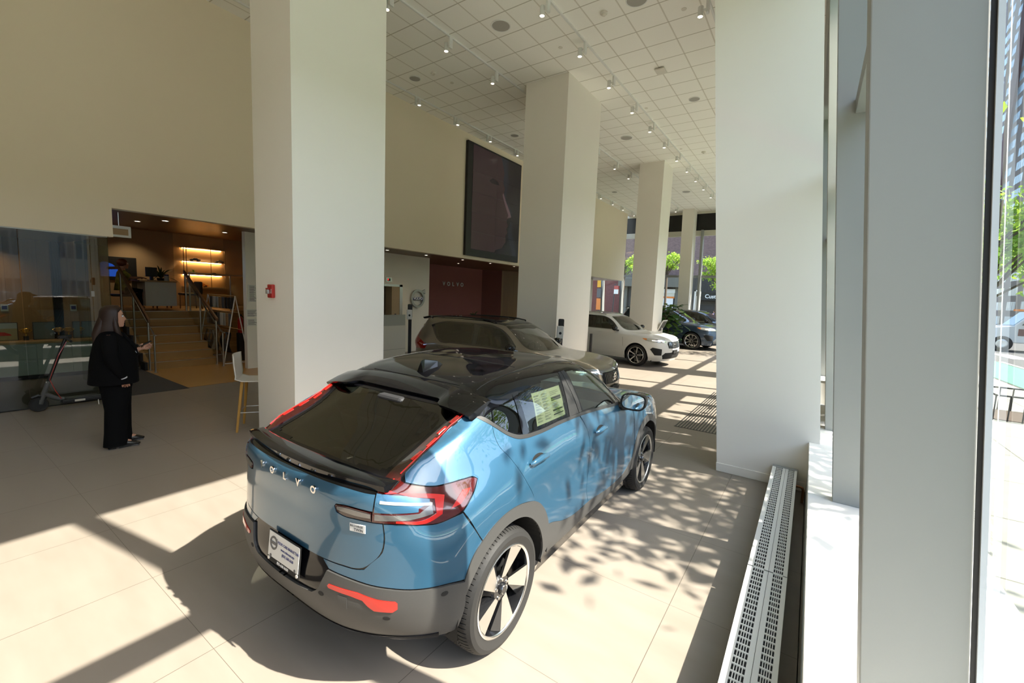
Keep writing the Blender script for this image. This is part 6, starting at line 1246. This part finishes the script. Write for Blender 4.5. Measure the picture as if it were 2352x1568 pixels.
    for i, (z, w, bk) in enumerate(rows):
        for k in range(n):
            a = 2 * PI * k / n; c, d = math.cos(a), math.sin(a); x = .088 * w * c; y = (-.112 * w * bk * -d) if d < 0 else .082 * w * d
            if z < .065 and d > .05: y = min(y, .030 - .02 * (z < -.05)); 
            if z < .065 and d > .05: x = (.090 if c > 0 else -.090) * w * min(1, abs(c) * 1.6 + .0)
            sh_ = -.02 if z < -.1 else 0
            vs.append((x, .030 + y + sh_ - (.03 if z < -.25 else 0), 1.600 + z))
    keep = []
    for i in range(len(rows) - 1):
        for k in range(n):
            a = 2 * PI * (k + .5) / n
            if rows[i][0] < .07 and .35 < math.sin(a): continue
            keep.append((i * n + k, i * n + (k + 1) % n, (i + 1) * n + (k + 1) % n, (i + 1) * n + k))
    m.add(vs, keep); hr = m.build('hair', 'hair_brown', r, smooth=True); q = hr.modifiers.new('t', 'SOLIDIFY'); q.thickness = .016; q.offset = .6
    MB().path([(.085, .03, 1.60), (.098, .035, 1.50), (.105, .05, 1.42), (.10, .075, 1.34), (.09, .09, 1.29)], [.022, .030, .030, .024, .006], 12).build('hair_lock', 'hair_brown', hr, smooth=True)
    MB().path([(.0, -.05, 1.60), (.02, -.085, 1.48), (.02, -.125, 1.38), (.02, -.15, 1.27)], [.05, .060, .050, .012], 14).build('hair_lock', 'hair_brown', hr, smooth=True)
    return r
person_suit((-6.93, 1.50, 0), -.12)
r = empty('phone', (-6.985, 1.835, 1.245), -.12, label='dark phone held up in the left hand of the person in black', cat='phone'); MB().box(-.036, .036, -.072, .072, -.004, .004, R=rotm(rx=.45)).build('case', 'phone_black', r, bevel=.003); MB().box(-.033, .033, -.068, .068, .004, .0048, R=rotm(rx=.45)).build('display', 'gloss_black', r)
def person_desk(loc, rz):
    r = empty('person', loc, rz, label='person with reddish hair and yellow floral top sitting behind the lounge desk', cat='person')
    J = {'pelvis': (0, 0, .52, .12), 'chest': (0, .03, .92, .11), 'neck0': (0, .05, 1.06, .055), 'skull': (0, .07, 1.20, .065)}; E = [('pelvis', 'chest'), ('chest', 'neck0'), ('neck0', 'skull')]
    for s, n in ((1, 'r'), (-1, 'l')):
        J[n + 'hip'] = (s * .10, .05, .50, .09); J[n + 'knee'] = (s * .12, .40, .50, .065); J[n + 'ank'] = (s * .12, .36, .09, .045); J[n + 'toe'] = (s * .12, .46, .035, .035); E += [('pelvis', n + 'hip'), (n + 'hip', n + 'knee'), (n + 'knee', n + 'ank'), (n + 'ank', n + 'toe')]
        J[n + 'sh'] = (s * .16, .03, 1.00, .055); J[n + 'el'] = (s * .21, .18, .84, .04); J[n + 'wr'] = (s * .12, .40, .86, .028); E += [('chest', n + 'sh'), (n + 'sh', n + 'el'), (n + 'el', n + 'wr')]; hand(J, E, n + 'h', (*J[n + 'wr'][:3], 0, n + 'wr'), (-s * .3, 1, -.05), (-s, -.3, 0), (0, 0, -1), .3)
    skin_body('body', r, J, E, 'skin'); loft([(0, .0, .50, .19, .14), (0, .02, .70, .175, .13), (0, .04, .88, .185, .125), (0, .035, .98, .17, .10), (0, .04, 1.04, .09, .07)], 24).build('top', 'blouse', r, smooth=True)
    for s in (1, -1): MB().path([(s * .15, .03, 1.0), (s * .20, .10, .92), (s * .215, .16, .87)], [.062, .058, .052], 12).build('sleeve', 'blouse', r, smooth=True); MB().path([(s * .10, .05, .50), (s * .12, .37, .50), (s * .12, .36, .10)], [.11, .08, .055], 12).build('trouser_leg', 'suit_black', r, smooth=True)
    h = head(r, (0, .085, 1.20), 1.0, hair='hair_red'); m = MB(); m.ball((0, .055, 1.235), .108, 12, 18, (.95, 1.08, 1.0)); m.v = [(x, min(y, .12) if z < 1.25 else min(y, .15), z if z > 1.1 else z - (1.1 - z) * .9) for x, y, z in m.v]; m.build('hair', 'hair_red', r, smooth=True)
person_desk((-15.2, 3.54, 1.26), -.05)
r = empty('desk_chair', (-15.2, 3.49, 1.26), label='dark office chair under the person at the lounge desk', cat='chair'); MB().box(-.22, .22, -.18, .30, .34, .40).build('seat', 'black_plastic', r, bevel=.02); MB().box(-.20, .20, -.26, -.20, .42, .85).build('backrest', 'black_plastic', r, bevel=.02); MB().tube((0, .05, 0), (0, .05, .34), .03).build('pedestal', 'steel', r)
# ---------------------------------------------------------------- street outside
def st_box(name, x0, x1, y0, y1, z0, z1, m): return tag(MB().box(x0, x1, y0, y1, z0, z1).build(name, m), kind='structure')
def pave_mat():
    m = mat('sidewalk', rough=.85); t = m.node_tree; b = t.nodes['Principled BSDF']; g = nd(t, 'ShaderNodeNewGeometry'); s = nd(t, 'ShaderNodeSeparateXYZ'); t.links.new(g.outputs[0], s.inputs[0])
    n = nd(t, 'ShaderNodeTexNoise', Scale=3., Detail=5.); t.links.new(g.outputs[0], n.inputs['Vector']); c = mixc(t, n.outputs[0], (.24, .245, .21), (.32, .325, .285))
    ln = mth(t, 'MAXIMUM', line_mask(t, s.outputs[0], 1.5, 1.2, .02), line_mask(t, s.outputs[1], 1.5, .4, .02)); c = mixc(t, ln, c, (.12, .12, .10)); t.links.new(c, b.inputs['Base Color'])
pave_mat()
st_box('ground_sidewalk', 1.0, 4.9, -30, 31.5, -.2, -.02, 'sidewalk'); st_box('ground_sidewalk_far', -40, 4.9, YF + .3, 31.5, -.2, -.02, 'sidewalk'); st_box('trim_7', 4.9, 5.1, -30, 31.5, -.2, -.02, 'concrete'); st_box('trim_8', -40, 4.9, 31.5, 31.7, -.2, -.02, 'concrete')
st_box('ground_road', -60, 60, -60, 150, -.3, -.14, 'asphalt'); st_box('ground_bike_lane', 5.5, 7.4, -30, 30, -.14, -.132, 'bike_green'); st_box('ground_sidewalk_opposite', -60, 5.2, 43.6, 60, -.2, -.02, 'sidewalk'); st_box('ground_sidewalk_across', 27, 60, -60, 150, -.2, -.02, 'sidewalk')
for i in range(9): tag(MB().box(5.6 + i * 1.5, 6.4 + i * 1.5, 32.6, 36.0, -.139, -.131).build('crosswalk_stripe', 'road_white'), 'white painted crosswalk stripe, %s from the sidewalk corner' % ordn[i], 'road marking', 'crosswalk stripes')
tag(MB().box(7.5, 7.65, -30, 30, -.139, -.131).build('lane_line', 'road_white'), 'long white line beside the green bike lane', 'road marking')
# facades
def facade_mat(name, base, glass, py, pz, wy, wz, brick=None, axis=1):
    m = mat(name, rough=.6); t = m.node_tree; b = t.nodes['Principled BSDF']; g = nd(t, 'ShaderNodeNewGeometry'); s = nd(t, 'ShaderNodeSeparateXYZ'); t.links.new(g.outputs[0], s.inputs[0])
    fy_ = mth(t, 'FRACT', mth(t, 'DIVIDE', s.outputs[axis], py)); fz = mth(t, 'FRACT', mth(t, 'DIVIDE', s.outputs[2], pz)); w = mth(t, 'MULTIPLY', mth(t, 'LESS_THAN', fy_, wy), mth(t, 'LESS_THAN', fz, wz))
    mul = line_mask(t, s.outputs[axis], py * wy / 4, 0, .14); w = mth(t, 'MULTIPLY', w, mth(t, 'SUBTRACT', 1., mth(t, 'MULTIPLY', mul, .8)))
    n = nd(t, 'ShaderNodeTexNoise', Scale=.7, Detail=3.); t.links.new(g.outputs[0], n.inputs['Vector']); cb = mixc(t, n.outputs[0], base, tuple(x * 1.3 for x in base)); c = mixc(t, w, cb, glass); t.links.new(c, b.inputs['Base Color']); t.links.new(mth(t, 'MULTIPLY_ADD', w, -.5, .7), b.inputs['Roughness'])
facade_mat('tower_face', (.20, .155, .13), (.34, .47, .56), 8.2, 3.25, .62, .58)
facade_mat('low_face', (.30, .27, .23), (.10, .13, .15), 4.0, 3.6, .5, .5)
def brick_wall(name, c0, c1, mortar, sc):
    m = mat(name, rough=.9); t = m.node_tree; b = t.nodes['Principled BSDF']; tc = nd(t, 'ShaderNodeNewGeometry'); mp = nd(t, 'ShaderNodeMapping'); mp.inputs['Rotation'].default_value = (PI / 2, 0, 0); t.links.new(tc.outputs[0], mp.inputs[0])
    k = nd(t, 'ShaderNodeTexBrick'); k.inputs['Scale'].default_value = sc; k.inputs['Color1'].default_value = (*c0, 1); k.inputs['Color2'].default_value = (*c1, 1); k.inputs['Mortar'].default_value = (*mortar, 1); k.inputs['Mortar Size'].default_value = .012
    t.links.new(mp.outputs[0], k.inputs['Vector']); t.links.new(k.outputs[0], b.inputs['Base Color'])
brick_wall('brick_purple', (.13, .085, .085), (.19, .125, .12), (.10, .075, .07), 3.); brick_wall('brick_red', (.13, .035, .028), (.17, .05, .035), (.08, .05, .04), 3.)
r = empty('building', (44, 180, 0), label='tall brown brick tower with rows of blue windows across the avenue', cat='building'); MB().box(-8, 12, -85, 90, 0, 150).build('walls', 'tower_face', r); MB().box(-8.5, -8, -20, -16, 0, 150).build('pier', 'brick_far', r); MB().box(-8.5, 12.5, -85.5, 90.5, 150, 152).build('roof', 'brick_far', r)
r = empty('building', (38, 20, 0), label='low pale building added across the avenue to block low sky, beside the tower', cat='building'); MB().box(-7, 8, -80, 70, 0, 13).build('walls', 'low_face', r); MB().box(-7.4, 8.4, -80.4, 70.4, 13, 13.6).build('roof', 'concrete', r)  # unseen building put up to cut the low sky light
r = empty('building', (-17, 46, 0), label='purple-brown brick building with dark shop front beyond the far glass wall', cat='building')
MB().box(-22, 17.0, 0, 14, 4.6, 15).build('brick_wall', 'brick_purple', r); MB().box(-22, 17, 0.1, 14, 0, 4.6).build('ground_floor', 'store_dark', r); MB().box(-6.5, -.5, -.25, .1, 0, 4.3).build('red_brick_wall', 'brick_red', r); MB().box(-.5, 6.1, -.9, .1, 3.55, 4.72).build('canopy', 'store_grey', r)
MB().box(-.3, .3, -.2, .1, 0, 3.6).build('pier', 'store_grey', r); MB().box(5.35, 6.1, -.2, .1, 0, 3.6).build('pier', 'store_grey', r); MB().box(3.6, 5.35, -.15, .1, 2.98, 3.36).build('white_header', 'white_plastic', r); MB().box(3.6, 5.3, -.12, .1, 2.52, 2.98).build('shutter', 'beige_metal', r); MB().box(3.6, 5.3, -.16, .05, 2.42, 2.60).build('orange_band', 'orange_strip' if 'orange_strip' in M else 'orange', r); MB().box(3.6, 5.2, -.14, .05, .9, 2.42).build('white_panel', 'white_plastic', r)  # garage bay: plain white header, shutter, orange band and white panel
for x in (-1.1, -.75, .9, 1.5, 2.1, 2.7): MB().box(x, x + .06, -.16, 0, .0, 3.5).build('shutter_rib', 'beige_metal', r)
MB().box(6.3, 15.5, -.7, .1, 2.35, 3.1).build('shop_fascia', 'black_fascia', r); text_mesh('Custo', .52, 'white_plastic', 'lettering', r, depth=.01, mtx=frame_mtx((8.95, -.73, 2.72), (1, 0, 0), (0, 0, 1)), bold=.008)
for x in (7.6, 9.7, 11.8): MB().box(x, x + .10, -.1, .1, 0, 2.35).build('shop_mullion', 'store_grey', r)
MB().box(6.4, 15.4, .3, .35, 0, 2.3).build('shop_interior', 'wood_ceiling', r)
r = empty('yellow_sign', (-15.75, 36.3, 0), label='tall yellow and orange street sign panel by the red brick wall', cat='sign'); MB().box(-.25, .25, -.03, .03, 1.1, 2.1).build('orange_panel', 'orange', r); MB().box(-.25, .25, -.03, .03, 3.1, 3.75).build('yellow_panel', 'yellow', r); MB().box(-.25, .25, -.03, .03, 2.2, 3.0).build('dark_panel', 'grey_plastic', r); MB().box(-.04, .04, .03, .08, 0, 3.8).build('post', 'black_plastic', r)
r = empty('street_sign', (-14.25, 36, 0), label='red and white parking sign on a dark leaning pole outside', cat='sign'); MB().tube((-.12, 0, 0), (.03, 0, 3.4), .05).build('pole', 'black_plastic', r); MB().box(-.02, .36, -.08, -.06, 2.95, 3.25).build('red_plate', 'red_paint', r); MB().box(-.02, .36, -.08, -.06, 2.55, 2.94).build('white_plate', 'white_plastic', r)
r = empty('white_frame_sign', (-7.45, 36, 0), label='white framed street map board outside the far glass wall', cat='sign'); MB().box(-.22, -.12, -.1, .1, 0, 3.05).build('post', 'white_plastic', r); MB().box(.12, .22, -.1, .1, 0, 3.05).build('post', 'white_plastic', r); MB().box(-.22, .22, -.1, .1, 2.95, 3.05).build('top_bar', 'white_plastic', r); MB().box(-.12, .12, -.03, .03, .9, 2.6).build('board', 'off_white', r)
# street person seen small through the far window
def person_street(loc, rz):
    r = empty('person', loc, rz, label='small distant pedestrian in a blue shirt outside the far glass wall', cat='person')
    J = {'pelvis': (0, 0, .95, .11), 'chest': (0, 0, 1.30, .12), 'neck0': (0, .0, 1.50, .05), 'skull': (0, .01, 1.62, .07)}; E = [('pelvis', 'chest'), ('chest', 'neck0'), ('neck0', 'skull')]
    for s, n, d in ((1, 'r', .15), (-1, 'l', -.15)):
        J[n + 'hip'] = (s * .09, 0, .90, .08); J[n + 'knee'] = (s * .09, d + .03, .48, .055); J[n + 'ank'] = (s * .09, d * 1.4 - .03, .09, .04); J[n + 'toe'] = (s * .09, d * 1.4 + .10, .03, .03); E += [('pelvis', n + 'hip'), (n + 'hip', n + 'knee'), (n + 'knee', n + 'ank'), (n + 'ank', n + 'toe')]
        J[n + 'sh'] = (s * .17, 0, 1.43, .055); J[n + 'el'] = (s * .23, -d * .5, 1.15, .04); J[n + 'wr'] = (s * .22, -d * .6 + .12, .95, .03); E += [('chest', n + 'sh'), (n + 'sh', n + 'el'), (n + 'el', n + 'wr')]; hand(J, E, n + 'h', (*J[n + 'wr'][:3], 0, n + 'wr'), (0, .3, -1), (0, 1, .3), (-s, 0, 0), .5)
    skin_body('body', r, J, E, 'skin'); loft([(0, 0, .88, .16, .11), (0, 0, 1.1, .155, .11), (0, 0, 1.35, .19, .115), (0, 0, 1.46, .15, .09), (0, 0, 1.5, .07, .06)], 20).build('shirt', 'ink_blue', r, smooth=True)
    for s, d in ((1, .15), (-1, -.15)): MB().path([(s * .09, 0, .93), (s * .09, d + .03, .48), (s * .09, d * 1.4 - .03, .08)], [.095, .07, .055], 12).build('trouser_leg', 'grey_plastic', r, smooth=True)
    head(r, (0, .03, 1.62), 1.0); MB().ball((0, .0, 1.66), .098, 10, 14).build('hair', 'hair_brown', r, smooth=True)
person_street((-6.15, 36.2, -.16), .9)
# trees
def tree(loc, label, H, z0, R, n, seed, mts=('leaf_a', 'leaf_b'), leaf=.12, flat=.75, spread=(1, 1)):
    rnd = random.Random(seed); np.random.seed(seed); r = empty('street_tree', loc, label=label, cat='tree'); m = MB(); tips = []
    m.path([(0, 0, -.02), (.03, .02, z0 * .5), (0, .05, z0), (.02, 0, z0 + (H - z0) * .55)], [.11, .095, .08, .035], 10)
    for i in range(13):
        a = rnd.uniform(0, 2 * PI); zz = z0 * .85 + (H - z0) * .5 * rnd.random(); l = R * rnd.uniform(.6, 1); e = Vector((math.cos(a) * l * spread[0], math.sin(a) * l * spread[1], zz + rnd.uniform(.2, .8) * (H - zz) * .8)); p = Vector((0, 0, zz)); mid = (p + e) / 2 + Vector((0, 0, .15)); m.path([p, mid, e], [.045, .028, .010], 6); tips += [e, mid]
        for k in range(2): q = e + Vector((rnd.uniform(-1, 1) * spread[0], rnd.uniform(-1, 1) * spread[1], rnd.uniform(-.3, .5))) * R * .35; m.path([mid, q], [.018, .006], 5); tips.append(q)
    m.build('trunk', 'bark', r, smooth=True)
    for mt, share in zip(mts, (.65, .35)):
        k = int(n * share); C0 = np.array([tuple(tips[rnd.randrange(len(tips))]) for _ in range(k)]); P = C0 + np.random.normal(0, 1, (k, 3)) * [R * .15, R * .15, R * .12]
        P[:, 2] = np.clip(P[:, 2], z0 * .8, H); U = np.random.normal(0, 1, (k, 3)); U /= np.linalg.norm(U, axis=1)[:, None]; Wv = np.cross(U, np.random.normal(0, 1, (k, 3))); Wv /= np.linalg.norm(Wv, axis=1)[:, None]; s = leaf * np.random.uniform(.6, 1.2, (k, 1))
        V = np.stack([P - U * s, P + Wv * s * .45, P + U * s, P - Wv * s * .45], 1).reshape(-1, 3); me = bpy.data.meshes.new('leaves'); me.from_pydata(V.tolist(), [], [(4 * i, 4 * i + 1, 4 * i + 2, 4 * i + 3) for i in range(k)]); ob = bpy.data.objects.new('leaves', me); COL.objects.link(ob); me.materials.append(M[mt]); ob.parent = r; ob['kind'] = 'stuff'
    return r
tree((4.1, 4.75, 0), 'street tree on the sidewalk whose leaves shade the sill and floor by the blue car', 7.5, 4.3, 2.7, 3600, 4, leaf=.105, spread=(.7, 1.45))
tree((4.7, 20.8, 0), 'leafy green street tree seen through the nearest window edge', 8.2, 2.8, 2.6, 8000, 7, leaf=.11)
tree((5.4, 28.5, 0), 'second green street tree farther along the avenue sidewalk', 8.0, 3.2, 2.4, 5000, 8, leaf=.12)
tree((-13.2, 35.2, 0), 'bright green tree outside the far glass wall, left of the third column', 6.9, 4.0, 1.05, 2000, 12, ('leaf_b', 'leaf_a'), leaf=.11)
tree((-9.7, 35.2, 0), 'bright green tree outside the far glass wall, right of the third column', 6.5, 4.1, 1.0, 2000, 13, ('leaf_b', 'leaf_a'), leaf=.11)
tree((-5.9, 35.0, 0), 'bright green tree outside beside the white map board, by the raked columns', 6.6, 3.2, 1.15, 2400, 14, ('leaf_b', 'leaf_a'), leaf=.11)
# truck on the cross street
r = empty('truck', (10.1, 40.0, -.14), label='white and maroon utility truck waiting at the crossing', cat='truck')
mat('maroon', (.10, .015, .012), .3, coat=.5); mat('truck_white', (.62, .64, .63), .35, coat=.5)
MB().prism([(-1.15, .55), (-1.2, 1.15), (-1.0, 1.45), (.05, 1.60), (.75, 2.45), (2.2, 2.55), (2.2, .55)], -1.1, 1.1, axis='Y').build('cab', 'truck_white', r, bevel=.05); MB().box(2.25, 7.0, -1.2, 1.2, .6, 3.2).build('box_body', 'truck_white', r, bevel=.04)
MB().box(.25, 2.15, -1.12, -1.105, 1.0, 1.42).build('maroon_band', 'maroon', r); MB().box(2.3, 6.9, -1.22, -1.205, .9, 1.5).build('maroon_band', 'maroon', r); MB().prism([(.35, 1.65), (.85, 2.35), (1.25, 2.38), (1.25, 1.65)], -1.115, -1.10, axis='Y').build('side_window', 'paint_black', r); MB().prism([(1.32, 1.65), (1.32, 2.38), (2.05, 2.42), (2.05, 1.65)], -1.115, -1.10, axis='Y').build('side_window', 'paint_black', r)
MB().prism([(.08, 1.62), (.74, 2.42), (.71, 2.44), (.05, 1.64)], -.95, .95, axis='Y').build('windshield', 'skyblue_glass', r); MB().box(.3, 1.8, -.4, .4, 2.5, 2.62).build('light_bar', 'orange', r); MB().box(.9, 2.2, -1.18, -1.05, .35, .62).build('step_tank', 'alum', r); MB().box(.45, .62, -1.45, -1.2, 1.6, 2.0).build('mirror', 'black_plastic', r)
for x in (-.35, 5.2):
    for y in (-1.0, 1.0):
        w = MB().lathe([(.28, -.14), (.44, -.14), (.48, -.08), (.48, .08), (.44, .14), (.28, .14)], 28, 'Y', o=(x, y, .48), closed=True).build('wheel', 'tire', r, smooth=.5); MB().lathe([(0, -.10 if y < 0 else .10), (.20, -.12 if y < 0 else .12), (.29, -.10 if y < 0 else .10)], 20, 'Y', o=(x, y, .48)).build('hub', 'alum', w)
r = empty('traffic_light', (12.5, 38.5, -.02), label='yellow traffic light hanging on an arm over the crossing', cat='traffic light'); MB().tube((0, 0, 0), (0, 0, 6.6), .09).build('pole', 'grey_plastic', r); MB().tube((0, 0, 6.5), (-4.2, 0, 6.7), .05).build('arm', 'grey_plastic', r)
h = MB().box(-3.0, -2.62, -.18, .18, 5.75, 6.65).build('signal_head', 'yellow', r, bevel=.04)
for z in (5.9, 6.2, 6.5): MB().lathe([(0, -.2), (.11, -.2), (.12, -.17)], 16, 'Y', o=(-2.81, 0, z)).build('lens', 'black_plastic', h)
r = empty('tree_guard', (3.75, 13.1, -.02), label='low black metal tree guard on the sidewalk', cat='tree guard')
m = MB()
for i in range(7): m.tube((-.6 + i * .2, -.7, 0), (-.6 + i * .2, -.7, .5), .012, n=6); m.tube((-.6 + i * .2, .7, 0), (-.6 + i * .2, .7, .5), .012, n=6)
m.path([(-.6, -.7, .5), (.6, -.7, .5), (.6, .7, .5), (-.6, .7, .5), (-.6, -.7, .5)], .018, 6); m.build('railing', 'black_plastic', r); MB().box(-.55, .55, -.65, .65, 0, .015).build('soil', 'bark', r)
